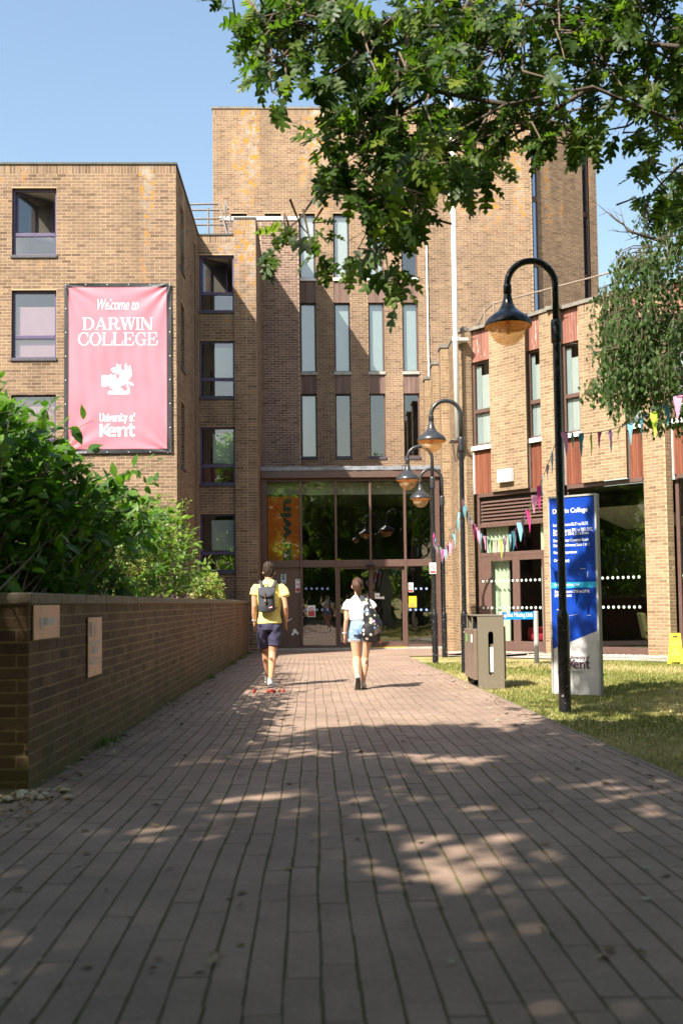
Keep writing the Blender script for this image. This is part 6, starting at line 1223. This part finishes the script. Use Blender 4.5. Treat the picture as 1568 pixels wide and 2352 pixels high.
Pp = np.stack([X, Y, SLOPE * Y + 0.014], 1); m = NT('dry_leaf'); mt['dryleaf'] = m.done(m.pbr(m.ramp(m.attr('tone'), [(0, (0.10, 0.06, 0.03)), (0.5, (0.24, 0.15, 0.07)), (0.85, (0.40, 0.30, 0.18)), (1, (0.30, 0.34, 0.22))]), 0.85))
fl = thing('fallen_leaves', 'dry leaf litter scattered on the brick path', 'leaves'); leaves('leaf_litter', SMALL, Pp, unit(N) * np.array([1, 1, 0.1]), np.tile([0, 0, 1.0], (N, 1)) + rng.normal(0, 0.25, (N, 3)), rng.uniform(0.02, 0.065, N), rng.uniform(0, 1, N), mt['dryleaf'], fl)
# weeds at the foot of the wall
n = 260; cl = rng.integers(0, 5, n); cy = np.array([8.4, 17.0, 24.0, 21.5, 27.0])[cl]; Pp = np.stack([WX + 0.03 + np.abs(rng.normal(0, 0.05, n)), cy + rng.normal(0, 0.12, n), SLOPE * cy + 0.0], 1)
wd_ = thing('weeds', 'green weeds growing at the foot of the planter wall', 'weeds', (WX + 0.03, 8.4, gz(8.4))); wd_['kind'] = 'stuff'; leaves('weed_blades', BLADE, Pp, unit(n) * 0.5 + np.array([0.3, 0, 1.0]), unit(n), rng.uniform(0.04, 0.10, n), rng.uniform(0, 1, n), mt['shrubleaf'], wd_)
# ------------------------------------------------------------------ people
def eloft(mb, pts, rads, side=(1, 0, 0), n=14, round_=0.55):
    pts = [Vector(p) for p in pts]; rads = [(r, r) if not isinstance(r, tuple) else r for r in rads]; side = Vector(side)
    t0 = (pts[0] - pts[1]).normalized(); t1 = (pts[-1] - pts[-2]).normalized()
    if round_:
        pts = [pts[0] + t0 * min(rads[0]) * round_] + pts + [pts[-1] + t1 * min(rads[-1]) * round_]
        rads = [(rads[0][0] * 0.55, rads[0][1] * 0.55)] + rads + [(rads[-1][0] * 0.55, rads[-1][1] * 0.55)]
    m_ = len(pts); vs = []
    for i_, p in enumerate(pts):
        t = (pts[min(i_ + 1, m_ - 1)] - pts[max(i_ - 1, 0)]).normalized(); a = (side - t * side.dot(t)).normalized(); b = t.cross(a)
        vs += [p + a * (rads[i_][0] * math.cos(2 * math.pi * k / n)) + b * (rads[i_][1] * math.sin(2 * math.pi * k / n)) for k in range(n)]
    fs = [(i_ * n + k, i_ * n + (k + 1) % n, (i_ + 1) * n + (k + 1) % n, (i_ + 1) * n + k) for i_ in range(m_ - 1) for k in range(n)]
    fs += [tuple(range(n))[::-1], tuple((m_ - 1) * n + k for k in range(n))]; mb.add(vs, fs); return mb
def ell(mb, c, r, n=14, m_=9):
    c = Vector(c); prof = [(math.sin(math.pi * k / m_), -math.cos(math.pi * k / m_)) for k in range(m_ + 1)]
    vs = [c + Vector((r[0] * s * math.cos(2 * math.pi * j / n), r[1] * s * math.sin(2 * math.pi * j / n), r[2] * z)) for s, z in prof[1:-1] for j in range(n)]
    b = len(vs); vs += [c + Vector((0, 0, -r[2])), c + Vector((0, 0, r[2]))]
    fs = [(i_ * n + k, i_ * n + (k + 1) % n, (i_ + 1) * n + (k + 1) % n, (i_ + 1) * n + k) for i_ in range(m_ - 2) for k in range(n)]
    fs += [(b, (k + 1) % n, k) for k in range(n)] + [(b + 1, (m_ - 2) * n + k, (m_ - 2) * n + (k + 1) % n) for k in range(n)]; mb.add(vs, fs); return mb
def solid(mb, name, mat, parent, voxel=0.010, it=3, noise_=None):
    me = bpy.data.meshes.new(name); me.from_pydata([tuple(v) for v in mb.v], [], mb.f); o = bpy.data.objects.new(name, me); COL.objects.link(o)
    r_ = o.modifiers.new('r', 'REMESH'); r_.mode = 'VOXEL'; r_.voxel_size = voxel
    s_ = o.modifiers.new('s', 'SMOOTH'); s_.iterations = it; s_.factor = 0.5
    bpy.context.view_layer.update(); m2 = bpy.data.meshes.new_from_object(o.evaluated_get(bpy.context.evaluated_depsgraph_get())); bpy.data.objects.remove(o)
    if noise_:
        co = np.zeros(len(m2.vertices) * 3, np.float32); m2.vertices.foreach_get('co', co); co = co.reshape(-1, 3); nv = np.zeros(len(co) * 3, np.float32); m2.vertices.foreach_get('normal', nv); nv = nv.reshape(-1, 3)
        m2.vertices.foreach_set('co', (co + nv * noise_(co)[:, None]).astype(np.float32).ravel()); m2.update()
    m2.materials.clear(); return link(name, m2, mat, parent, True)
def hand(mb, w_, fwd, side_, s=1.0, curl=0.5):          # wrist, direction of the fingers, direction of the thumb side
    w_, f, d = Vector(w_), Vector(fwd).normalized(), Vector(side_).normalized(); n_ = f.cross(d)
    eloft(mb, [w_, w_ + f * 0.045 * s, w_ + f * 0.085 * s], [(0.026 * s, 0.018 * s), (0.038 * s, 0.017 * s), (0.038 * s, 0.014 * s)], d, 10)
    for k, (o_, l_) in enumerate(((0.028, 0.070), (0.010, 0.078), (-0.009, 0.072), (-0.027, 0.055))):
        a = w_ + f * 0.085 * s + d * o_ * s; c1 = a + (f + n_ * curl * 0.35) .normalized() * l_ * 0.55 * s; c2 = c1 + (f + n_ * curl * 1.1).normalized() * l_ * 0.5 * s; eloft(mb, [a - f * 0.01, a, c1, c2], [0.0095 * s, 0.0095 * s, 0.0088 * s, 0.0072 * s], d, 8)
    a = w_ + f * 0.03 * s + d * 0.03 * s; c1 = a + (f * 0.8 + d * 0.55).normalized() * 0.035 * s; c2 = c1 + (f + d * 0.12 + n_ * 0.2).normalized() * 0.03 * s; eloft(mb, [a - d * 0.012, a, c1, c2], [0.012 * s, 0.0115 * s, 0.0105 * s, 0.008 * s], n_, 8)
def fold(scale, amp, ax=(1, 1, 0.5)):
    def f(co):
        c_ = co * np.array(ax) * scale; return amp * (np.sin(c_[:, 0] * 1.7 + 2.1 * np.sin(c_[:, 2] * 0.8) + c_[:, 1]) * 0.6 + np.sin(c_[:, 2] * 1.9 + 1.3 * np.sin(c_[:, 0] * 1.1)) * 0.4)
    return f
def skin_mat(name, col):
    m = NT(name); c_ = m.mix(1.0, col, m.ramp(m.noise(18, 3), [(0.3, 0.9), (0.7, 1.1)]), 'MULTIPLY'); return m.done(m.pbr(c_, 0.5, 0, 0.4, None, **{'Subsurface Weight': 0.06, 'Subsurface Scale': 0.02}))
mt['skin1'] = skin_mat('tanned_skin', (0.50, 0.265, 0.155)); mt['skin2'] = skin_mat('fair_tanned_skin', (0.55, 0.31, 0.20))
mt['yellowshirt'] = plain('pale_yellow_cotton', (0.78, 0.68, 0.22), 0.85, var=0.06, bump=0.15, bscale=25); mt['whiteshirt'] = plain('off_white_cotton', (0.70, 0.68, 0.67), 0.85, var=0.05, bump=0.15, bscale=25)
mt['navy'] = plain('navy_cotton', (0.040, 0.036, 0.075), 0.85, var=0.15, bump=0.25, bscale=22); mt['packgrey'] = plain('charcoal_canvas', (0.045, 0.047, 0.058), 0.8, var=0.1, bump=0.1, bscale=90); mt['packblack'] = plain('black_webbing', (0.012, 0.012, 0.014), 0.7)
mt['leather'] = plain('brown_leather', (0.10, 0.055, 0.03), 0.5, var=0.25, scale=40); mt['shoewhite'] = plain('white_shoe', (0.72, 0.69, 0.66), 0.6, var=0.05); mt['shoegrey'] = plain('grey_white_shoe', (0.48, 0.45, 0.42), 0.6, var=0.2, scale=30); mt['sole'] = plain('dark_rubber_sole', (0.045, 0.04, 0.035), 0.7)
m = NT('dark_brown_hair'); st_ = m.noise(60, 4, 0.6, m.vscale(m.n('TexCoord').outputs['Object'], (1, 1, 0.12))); mt['hair1'] = m.done(m.pbr(m.ramp(st_, [(0.3, (0.012, 0.008, 0.006)), (0.75, (0.06, 0.034, 0.022))]), 0.55, 0, 0.25, m.bump(st_, 0.6, 0.01)))
m = NT('auburn_hair'); st_ = m.noise(60, 4, 0.6, m.vscale(m.n('TexCoord').outputs['Object'], (1, 1, 0.10))); mt['hair2'] = m.done(m.pbr(m.ramp(st_, [(0.3, (0.022, 0.011, 0.008)), (0.75, (0.12, 0.052, 0.028))]), 0.5, 0, 0.3, m.bump(st_, 0.6, 0.01)))
m = NT('faded_denim'); mt['denim'] = m.done(m.pbr(m.mix(m.ramp(m.noise(9, 4), [(0.35, 0.0), (0.65, 1.0)]), (0.10, 0.19, 0.34), (0.26, 0.38, 0.54)), 0.85, 0, 0.3, m.bump(m.noise(120, 3), 0.2, 0.003)))
m = NT('printed_nylon'); v = m.n('TexVoronoi'); v.inputs['Scale'].default_value = 21; v.inputs['Randomness'].default_value = 1.0; m.l(m.n('TexCoord').outputs['Object'], v.inputs['Vector']); sepc = m.n('SeparateColor'); m.l(v.outputs['Color'], sepc.inputs[0])
patch = m.math('MULTIPLY', m.ramp(v.outputs['Distance'], [(0.40, 1.0), (0.48, 0.0)]), m.ramp(sepc.outputs[0], [(0.52, 0.0), (0.56, 1.0)])); pc_ = m.ramp(sepc.outputs[1], [(0.0, (0.55, 0.50, 0.42)), (0.3, (0.10, 0.20, 0.32)), (0.5, (0.62, 0.55, 0.50)), (0.7, (0.34, 0.18, 0.36)), (0.85, (0.55, 0.60, 0.30)), (1.0, (0.6, 0.6, 0.62))], 'CONSTANT'); mt['printbag'] = m.done(m.pbr(m.mix(patch, (0.012, 0.012, 0.016), pc_), 0.5))
mt['eyewhite'] = plain('eye', (0.6, 0.6, 0.58), 0.2); mt['lip'] = plain('lips', (0.35, 0.10, 0.08), 0.5)
def face(t, c, s, mat):                                 # the side turned away from us still has a face
    for sx in (-1, 1): o = solid(ell(MB(), (c[0] + sx * 0.031 * s, c[1] + 0.088 * s, c[2] + 0.004), (0.013 * s, 0.010 * s, 0.009 * s)), 'eye', mt['eyewhite'], t, 0.003, 1)
    solid(eloft(MB(), [(c[0] - 0.022 * s, c[1] + 0.088 * s, c[2] - 0.062 * s), (c[0], c[1] + 0.096 * s, c[2] - 0.061 * s), (c[0] + 0.022 * s, c[1] + 0.088 * s, c[2] - 0.062 * s)], [0.006, 0.008, 0.006], (0, 0, 1)), 'lips', mt['lip'], t, 0.003, 1)

# ---- person in yellow
q = onG(618, 1580); mn_ = thing('person', 'person in yellow t-shirt and navy shorts walking away with a charcoal backpack', 'person', (0, 0, 0))
b = MB(); hc = (0.005, 0.03, 1.672)
ell(b, hc, (0.077, 0.098, 0.112)); ell(b, (0.005, 0.075, 1.615), (0.052, 0.05, 0.055)); eloft(b, [(0.0, 0.0, 1.46), (0.0, 0.0, 1.54), (0.003, 0.015, 1.62)], [0.068, 0.056, 0.055])
eloft(b, [(0.005, 0.12, 1.66), (0.005, 0.135, 1.635)], [0.010, 0.014]); ell(b, (-0.078, 0.03, 1.652), (0.012, 0.022, 0.034)); ell(b, (0.087, 0.03, 1.652), (0.012, 0.022, 0.034))
eloft(b, [(0, 0, 0.90), (0, 0, 1.08), (0, 0.005, 1.30), (0, 0, 1.44), (0, 0, 1.50)], [(0.155, 0.105), (0.135, 0.09), (0.165, 0.11), (0.165, 0.085), (0.08, 0.06)])
eloft(b, [(-0.175, 0, 1.455), (-0.205, -0.025, 1.31), (-0.207, -0.035, 1.165), (-0.212, 0.0, 1.06), (-0.212, 0.035, 0.95)], [0.05, 0.045, 0.039, 0.038, 0.027]); hand(b, (-0.212, 0.04, 0.955), (0.12, 0.20, -1), (0.45, 0.9, 0.1), 1.0, -0.6)
eloft(b, [(0.175, 0, 1.455), (0.215, -0.03, 1.30), (0.238, -0.055, 1.14), (0.243, -0.01, 1.05), (0.243, 0.045, 0.955)], [0.05, 0.045, 0.040, 0.038, 0.027]); hand(b, (0.243, 0.05, 0.96), (-0.10, 0.20, -1), (-0.5, 0.85, 0.1), 1.0, 0.8)
eloft(b, [(-0.08, 0, 0.90), (-0.075, 0.10, 0.68), (-0.062, 0.165, 0.515), (-0.055, 0.19, 0.38), (-0.035, 0.26, 0.20), (-0.028, 0.30, 0.105)], [0.085, 0.072, 0.052, 0.054, 0.038, 0.034])
eloft(b, [(0.08, 0, 0.90), (0.065, 0.0, 0.68), (0.045, -0.01, 0.505), (0.040, -0.055, 0.37), (0.026, -0.11, 0.19), (0.022, -0.135, 0.095)], [0.085, 0.074, 0.054, 0.057, 0.038, 0.034])
eloft(b, [(-0.03, 0.27, 0.06), (-0.035, 0.40, 0.045)], [(0.036, 0.036), (0.035, 0.025)]); eloft(b, [(0.022, -0.14, 0.06), (0.028, 0.0, 0.04)], [(0.035, 0.035), (0.036, 0.025)])
solid(b, 'body', mt['skin1'], mn_, 0.0075, 4); face(mn_, hc, 1.0, mt['skin1'])
b = MB(); 
for z, rx, ry, y in ((1.592, 0.040, 0.030, -0.028), (1.625, 0.066, 0.055, -0.018)): pass
eloft(b, [(0.002, -0.035, 1.585), (0.003, -0.02, 1.62), (0.005, 0.005, 1.665), (0.005, 0.022, 1.715), (0.008, 0.03, 1.755), (0.012, 0.03, 1.785), (0.02, 0.035, 1.80)], [(0.040, 0.030), (0.072, 0.056), (0.084, 0.088), (0.089, 0.105), (0.085, 0.10), (0.066, 0.08), (0.03, 0.04)], round_=0.3)
solid(b, 'hair', mt['hair1'], mn_, 0.0075, 2, lambda co: 0.004 * np.sin(co[:, 0] * 190 + 3 * np.sin(co[:, 2] * 40)) + 0.003 * np.sin(co[:, 1] * 160 + co[:, 2] * 60))
b = MB(); eloft(b, [(0.012, 0, 0.918), (0.010, 0, 1.05), (0.002, 0.0, 1.25), (0, 0, 1.40), (0, 0, 1.475), (0, 0.0, 1.512), (0, 0.008, 1.545)], [(0.178, 0.128), (0.158, 0.118), (0.172, 0.126), (0.185, 0.115), (0.155, 0.092), (0.095, 0.074), (0.066, 0.062)], round_=0.15)
eloft(b, [(-0.165, 0, 1.46), (-0.205, -0.012, 1.40), (-0.217, -0.025, 1.322)], [0.058, 0.063, 0.066], round_=0.15); eloft(b, [(0.165, 0, 1.46), (0.212, -0.012, 1.39), (0.236, -0.03, 1.305)], [0.058, 0.065, 0.070], round_=0.15)
solid(b, 'shirt', mt['yellowshirt'], mn_, 0.009, 4, fold(17, 0.007))
b = MB(); eloft(b, [(0.004, 0, 0.985), (0.002, 0, 0.90), (0, 0, 0.82)], [(0.158, 0.115), (0.172, 0.125), (0.165, 0.12)], round_=0.2)
eloft(b, [(-0.082, 0.0, 0.88), (-0.085, 0.06, 0.74), (-0.078, 0.13, 0.565)], [(0.092, 0.108), (0.095, 0.10), (0.083, 0.086)], round_=0.1); eloft(b, [(0.085, 0.0, 0.88), (0.085, 0.0, 0.74), (0.070, -0.01, 0.590)], [(0.095, 0.11), (0.096, 0.10), (0.088, 0.088)], round_=0.1)
solid(b, 'shorts', mt['navy'], mn_, 0.009, 3, fold(24, 0.006, (1, 1, 1)))
def shoe(t, ank, yaw_, pitch, mat, sole, s=1.0):
    M = Matrix.Translation(ank) @ Matrix.Rotation(yaw_, 4, 'Z') @ Matrix.Rotation(pitch, 4, 'X'); g = MB(); eloft(g, [(0, -0.055, 0.0), (0, -0.01, 0.0), (0, 0.08, -0.02), (0, 0.16, -0.035), (0, 0.205, -0.042)], [(0.036, 0.052), (0.040, 0.055), (0.045, 0.042), (0.044, 0.030), (0.034, 0.022)]); eloft(g, [(0, -0.02, 0.0), (0, -0.015, 0.055)], [(0.038, 0.046), (0.036, 0.044)], round_=0.1); g.v = [M @ (Vector(v) * s) for v in g.v]; so = solid(g, 'shoe', mat, t, 0.008, 2)
    g = MB(); eloft(g, [(0, -0.066, -0.055), (0, 0.02, -0.056), (0, 0.12, -0.062), (0, 0.215, -0.060)], [(0.036, 0.013), (0.040, 0.013), (0.049, 0.012), (0.036, 0.010)], round_=0.5); g.v = [M @ (Vector(v) * s) for v in g.v]; solid(g, 'sole', sole, so, 0.006, 1)
shoe(mn_, Vector((-0.032, 0.30, 0.085)), R(8), R(12), mt['shoewhite'], mt['shoewhite']); shoe(mn_, Vector((0.022, -0.13, 0.072)), R(-12), R(-3), mt['shoewhite'], mt['shoewhite'])
solid(eloft(MB(), [(0.018, -0.19, 0.055), (0.024, -0.192, 0.055)], [(0.028, 0.012)] * 2), 'heel_tab', mt['leather'], mn_, 0.005, 1)
b = MB(); tor = lambda c, r_, k, mat, nm: MB().tube([(c[0] + r_ * math.cos(a), c[1] + r_ * math.sin(a) * 0.9, c[2]) for a in [2 * math.pi * j / 16 for j in range(17)]], k, 6).build(nm, mat, mn_, True)
tor((-0.212, 0.035, 0.965), 0.030, 0.008, mt['shoewhite'], 'wristwatch'); tor((-0.212, 0.036, 0.948), 0.030, 0.005, mt['bluegrey'], 'bracelet'); tor((0.243, 0.045, 0.975), 0.030, 0.005, mt['sole'], 'bracelet')
# backpack
bp = MB(); eloft(bp, [(-0.022, -0.155, 1.095), (-0.025, -0.17, 1.17), (-0.030, -0.17, 1.29), (-0.032, -0.16, 1.385), (-0.032, -0.148, 1.425)], [(0.118, 0.068), (0.122, 0.075), (0.118, 0.072), (0.112, 0.062), (0.098, 0.05)], round_=0.25)
bo = solid(bp, 'backpack', mt['packgrey'], mn_, 0.009, 3, fold(20, 0.005))
fp_ = MB(); vs = []; fs = []; NX, NZ = 12, 8
for j in range(NZ + 1):
    for k in range(NX + 1):
        x = -0.118 + 0.236 * k / NX; f_ = j / NZ; cut = 1.0 - 0.35 * (abs(x) / 0.118) ** 2.5; z = 1.437 - 0.142 * f_ * cut - (0.012 if f_ == 0 else 0) * (x / 0.118) ** 2; y = -0.175 - 0.085 * math.sqrt(max(0.0, min(1, f_ * 1.25))) * (1 - 0.35 * (abs(x) / 0.118) ** 3) + (0.02 if j == 0 else 0); vs.append((x - 0.031, y, z))
for j in range(NZ):
    for k in range(NX): i_ = j * (NX + 1) + k; fs.append((i_, i_ + 1, i_ + NX + 2, i_ + NX + 1))
MB().add(vs, fs).build('backpack_flap', mt['packgrey'], bo, True)
sb = MB(); sb.tube([(-0.045, -0.262, 1.355), (-0.045, -0.268, 1.30), (-0.041, -0.262, 1.24), (-0.037, -0.256, 1.19)], 0.011, 6); sb.build('leather_strap', mt['leather'], bo)
MB().box(-0.058, -0.026, -0.279, -0.270, 1.225, 1.262).build('buckle', mt['steel'], bo); MB().obox((0.010, -0.262, 1.128), (0.052, 0.003, 0.016), (0, 0.006, 0), (-0.003, 0, 0.022)).build('label_patch', mt['signred'], bo); MB().obox((0.015, -0.2635, 1.138), (0.042, 0.003, 0.013), (0, 0.001, 0), (-0.001, 0, 0.008)).build('label_bar', mt['printwhite'], bo)
for sx in (-1, 1):
    cx = -0.008; st_ = MB(); pts = [(cx + sx * 0.062 - 0.015, -0.135, 1.42), (cx + sx * 0.085, -0.12, 1.46), (cx + sx * 0.105, -0.075, 1.512), (cx + sx * 0.112, 0.0, 1.53), (cx + sx * 0.115, 0.09, 1.47), (cx + sx * 0.13, 0.135, 1.36), (cx + sx * 0.16, 0.11, 1.20), (cx + sx * 0.155, -0.02, 1.15), (cx + sx * 0.11, -0.13, 1.13)]
    eloft(st_, pts, [(0.024, 0.007)] * 6 + [(0.012, 0.004)] * 3, (1, 0, 0), 8); st_.build('shoulder_strap', mt['packgrey'], bo, True)
MB().tube([(-0.035 + 0.035 * math.cos(R(a)), -0.17, 1.428 + 0.045 * math.sin(R(a))) for a in range(0, 181, 20)], 0.008, 6).build('grab_loop', mt['packblack'], bo, True)
MB().tube([(0.13, -0.02, 1.29), (0.165, 0.02, 1.10), (0.185, 0.03, 0.97)], 0.010, 6).build('loose_strap', mt['packblack'], bo)
mn_.location = (q.x, q.y + 0.17, gz(q.y + 0.17)); ROOT[mn_.name] = Vector(mn_.location)

# ---- person in white
q = onG(830, 1584); wm = thing('person', 'person in white t-shirt and denim shorts walking away with patterned backpack on one shoulder', 'person', (0, 0, 0))
b = MB(); hc = (-0.035, 0.02, 1.432)
ell(b, hc, (0.070, 0.088, 0.102)); ell(b, (-0.035, 0.062, 1.38), (0.046, 0.045, 0.05)); eloft(b, [(-0.03, 0, 1.22), (-0.03, 0.0, 1.30), (-0.034, 0.012, 1.385)], [0.058, 0.046, 0.045]); eloft(b, [(-0.035, 0.108, 1.42), (-0.035, 0.12, 1.398)], [0.008, 0.012])
ell(b, (-0.108, 0.02, 1.412), (0.010, 0.019, 0.030)); ell(b, (0.038, 0.02, 1.412), (0.010, 0.019, 0.030))
eloft(b, [(-0.01, 0, 0.80), (-0.01, 0, 0.95), (-0.02, 0.005, 1.10), (-0.025, 0, 1.20), (-0.028, 0, 1.26)], [(0.14, 0.105), (0.11, 0.08), (0.125, 0.095), (0.135, 0.075), (0.065, 0.052)])
eloft(b, [(-0.17, 0, 1.20), (-0.188, -0.015, 1.08), (-0.192, -0.025, 0.965), (-0.205, 0.01, 0.86), (-0.216, 0.04, 0.755)], [0.042, 0.038, 0.033, 0.031, 0.022]); hand(b, (-0.216, 0.042, 0.758), (0.10, 0.15, -1), (0.6, 0.75, 0.1), 0.86, -0.6)
eloft(b, [(0.12, 0, 1.21), (0.17, 0.0, 1.09), (0.215, 0.02, 0.97), (0.24, 0.0, 0.86), (0.255, -0.03, 0.76)], [0.042, 0.038, 0.033, 0.031, 0.022]); hand(b, (0.255, -0.03, 0.762), (0.05, -0.10, -1), (-0.75, 0.6, 0.0), 0.86, 0.7)
eloft(b, [(-0.07, 0, 0.80), (-0.065, 0.0, 0.62), (-0.060, 0.01, 0.44), (-0.068, -0.07, 0.33), (-0.060, -0.17, 0.20), (-0.058, -0.215, 0.15)], [0.088, 0.074, 0.054, 0.056, 0.036, 0.031])
eloft(b, [(0.065, 0, 0.80), (0.070, 0.02, 0.62), (0.052, 0.03, 0.43), (0.052, 0.0, 0.33), (0.032, -0.01, 0.17), (0.026, -0.015, 0.09)], [0.088, 0.073, 0.053, 0.054, 0.036, 0.031])
eloft(b, [(-0.058, -0.22, 0.14), (-0.058, -0.13, 0.05)], [0.030, 0.03]); eloft(b, [(0.026, -0.02, 0.055), (0.032, 0.08, 0.035)], [0.030, 0.028])
solid(b, 'body', mt['skin2'], wm, 0.0075, 4); face(wm, hc, 0.9, mt['skin2'])
b = MB(); eloft(b, [(-0.035, -0.015, 1.375), (-0.035, -0.008, 1.41), (-0.035, 0.008, 1.45), (-0.035, 0.012, 1.495), (-0.035, 0.010, 1.527)], [(0.060, 0.058), (0.076, 0.078), (0.080, 0.090), (0.071, 0.082), (0.04, 0.05)], round_=0.35); ell(b, (-0.04, -0.092, 1.485), (0.026, 0.022, 0.024))
eloft(b, [(-0.042, -0.105, 1.485), (-0.048, -0.135, 1.43), (-0.038, -0.135, 1.36), (-0.022, -0.125, 1.30), (-0.022, -0.118, 1.255)], [(0.030, 0.022), (0.046, 0.030), (0.045, 0.028), (0.030, 0.020), (0.010, 0.010)])
solid(b, 'hair', mt['hair2'], wm, 0.0075, 2, lambda co: 0.0035 * np.sin(co[:, 0] * 230 + 2 * np.sin(co[:, 2] * 25)))
b = MB(); eloft(b, [(-0.012, 0, 0.935), (-0.012, 0, 0.965), (-0.018, 0, 1.06), (-0.022, 0, 1.15), (-0.026, 0, 1.225), (-0.028, 0.0, 1.265), (-0.03, 0.006, 1.292)], [(0.122, 0.092), (0.146, 0.112), (0.150, 0.116), (0.155, 0.105), (0.135, 0.082), (0.085, 0.062), (0.056, 0.052)], round_=0.12)
eloft(b, [(-0.145, 0, 1.212), (-0.185, -0.006, 1.165), (-0.200, -0.015, 1.095)], [0.050, 0.056, 0.058], round_=0.12); eloft(b, [(0.10, 0, 1.215), (0.145, 0.0, 1.17), (0.185, 0.01, 1.115)], [0.050, 0.056, 0.058], round_=0.12)
solid(b, 'shirt', mt['whiteshirt'], wm, 0.009, 4, fold(19, 0.006))
b = MB(); eloft(b, [(-0.01, 0, 0.955), (-0.01, 0, 0.90), (-0.008, -0.005, 0.82), (-0.006, -0.005, 0.76)], [(0.116, 0.092), (0.135, 0.108), (0.152, 0.122), (0.150, 0.118)], round_=0.1)
eloft(b, [(-0.075, 0, 0.80), (-0.078, 0.0, 0.685)], [(0.090, 0.105), (0.088, 0.098)], round_=0.1); eloft(b, [(0.072, 0, 0.80), (0.077, 0.012, 0.685)], [(0.090, 0.105), (0.088, 0.098)], round_=0.1)
so = solid(b, 'denim_shorts', mt['denim'], wm, 0.009, 3, fold(26, 0.004, (1, 1, 1)))
fg = MB(); fr_m = plain('frayed_hem', (0.55, 0.62, 0.70), 0.9)
for cx, cy in ((-0.078, 0.0), (0.077, 0.012)):
    for k in range(46): a = 2 * math.pi * k / 46 + random.uniform(-0.05, 0.05); x, y = cx + 0.092 * math.cos(a), cy + 0.102 * math.sin(a); l_ = random.uniform(0.018, 0.04); fg.poly([(x - 0.004, y, 0.692), (x + 0.004, y, 0.692), (x + random.uniform(-0.006, 0.006), y + random.uniform(-0.006, 0.003), 0.682 - l_)])
fg.build('frayed_hem', fr_m, so)
MB().obox((-0.125, -0.128, 0.755), (0.085, -0.004, 0), (0, 0.006, 0), (0, 0.0, 0.085)).build('back_pocket', mt['denim'], so, bevel=0.003)
shoe(wm, Vector((-0.058, -0.225, 0.155)), 0, R(-58), mt['shoegrey'], mt['sole'], 0.92); shoe(wm, Vector((0.026, -0.015, 0.062)), R(-6), 0, mt['shoegrey'], mt['sole'], 0.92)
MB().tube([(-0.217 + 0.027 * math.cos(a), 0.04 + 0.026 * math.sin(a), 0.775) for a in [2 * math.pi * j / 16 for j in range(17)]], 0.008, 6).build('bracelet', mt['shoewhite'], wm, True)
bp = MB(); eloft(bp, [(0.150, -0.13, 0.675), (0.150, -0.15, 0.76), (0.150, -0.155, 0.88), (0.130, -0.14, 1.01), (0.105, -0.115, 1.10), (0.095, -0.10, 1.15)], [(0.118, 0.075), (0.146, 0.095), (0.140, 0.098), (0.108, 0.085), (0.070, 0.060), (0.038, 0.035)], round_=0.4)
bo = solid(bp, 'backpack', mt['printbag'], wm, 0.010, 3, fold(18, 0.012)); mt['suede'] = plain('brown_suede', (0.075, 0.050, 0.042), 0.8)
vs = []; fs = []
for j in range(6):
    for k in range(9): x = 0.175 + 0.115 * k / 8; z = 0.745 + 0.085 * j / 5 + 0.06 * k / 8; vs.append((x, -0.155 - 0.107 * math.sqrt(max(0.02, 1 - ((x - 0.15) / 0.152) ** 2)), z))
for j in range(5):
    for k in range(8): i_ = j * 9 + k; fs.append((i_, i_ + 1, i_ + 10, i_ + 9))
MB().add(vs, fs).build('suede_patch', mt['suede'], bo, True)
st_ = MB(); eloft(st_, [(0.095, -0.125, 1.13), (0.09, -0.105, 1.21), (0.085, -0.05, 1.272), (0.085, 0.02, 1.278), (0.09, 0.085, 1.20), (0.10, 0.09, 1.05)], [(0.027, 0.008)] * 6, (1, 0, 0), 8); st_.build('shoulder_strap', mt['printbag'], bo, True)
MB().tube([(0.02, -0.135, 0.72), (0.012, -0.13, 0.60), (-0.002, -0.125, 0.46)], 0.011, 6).build('loose_strap', mt['packgrey'], bo)
wm.location = (q.x, q.y + 0.06, gz(q.y + 0.06)); ROOT[wm.name] = Vector(wm.location)
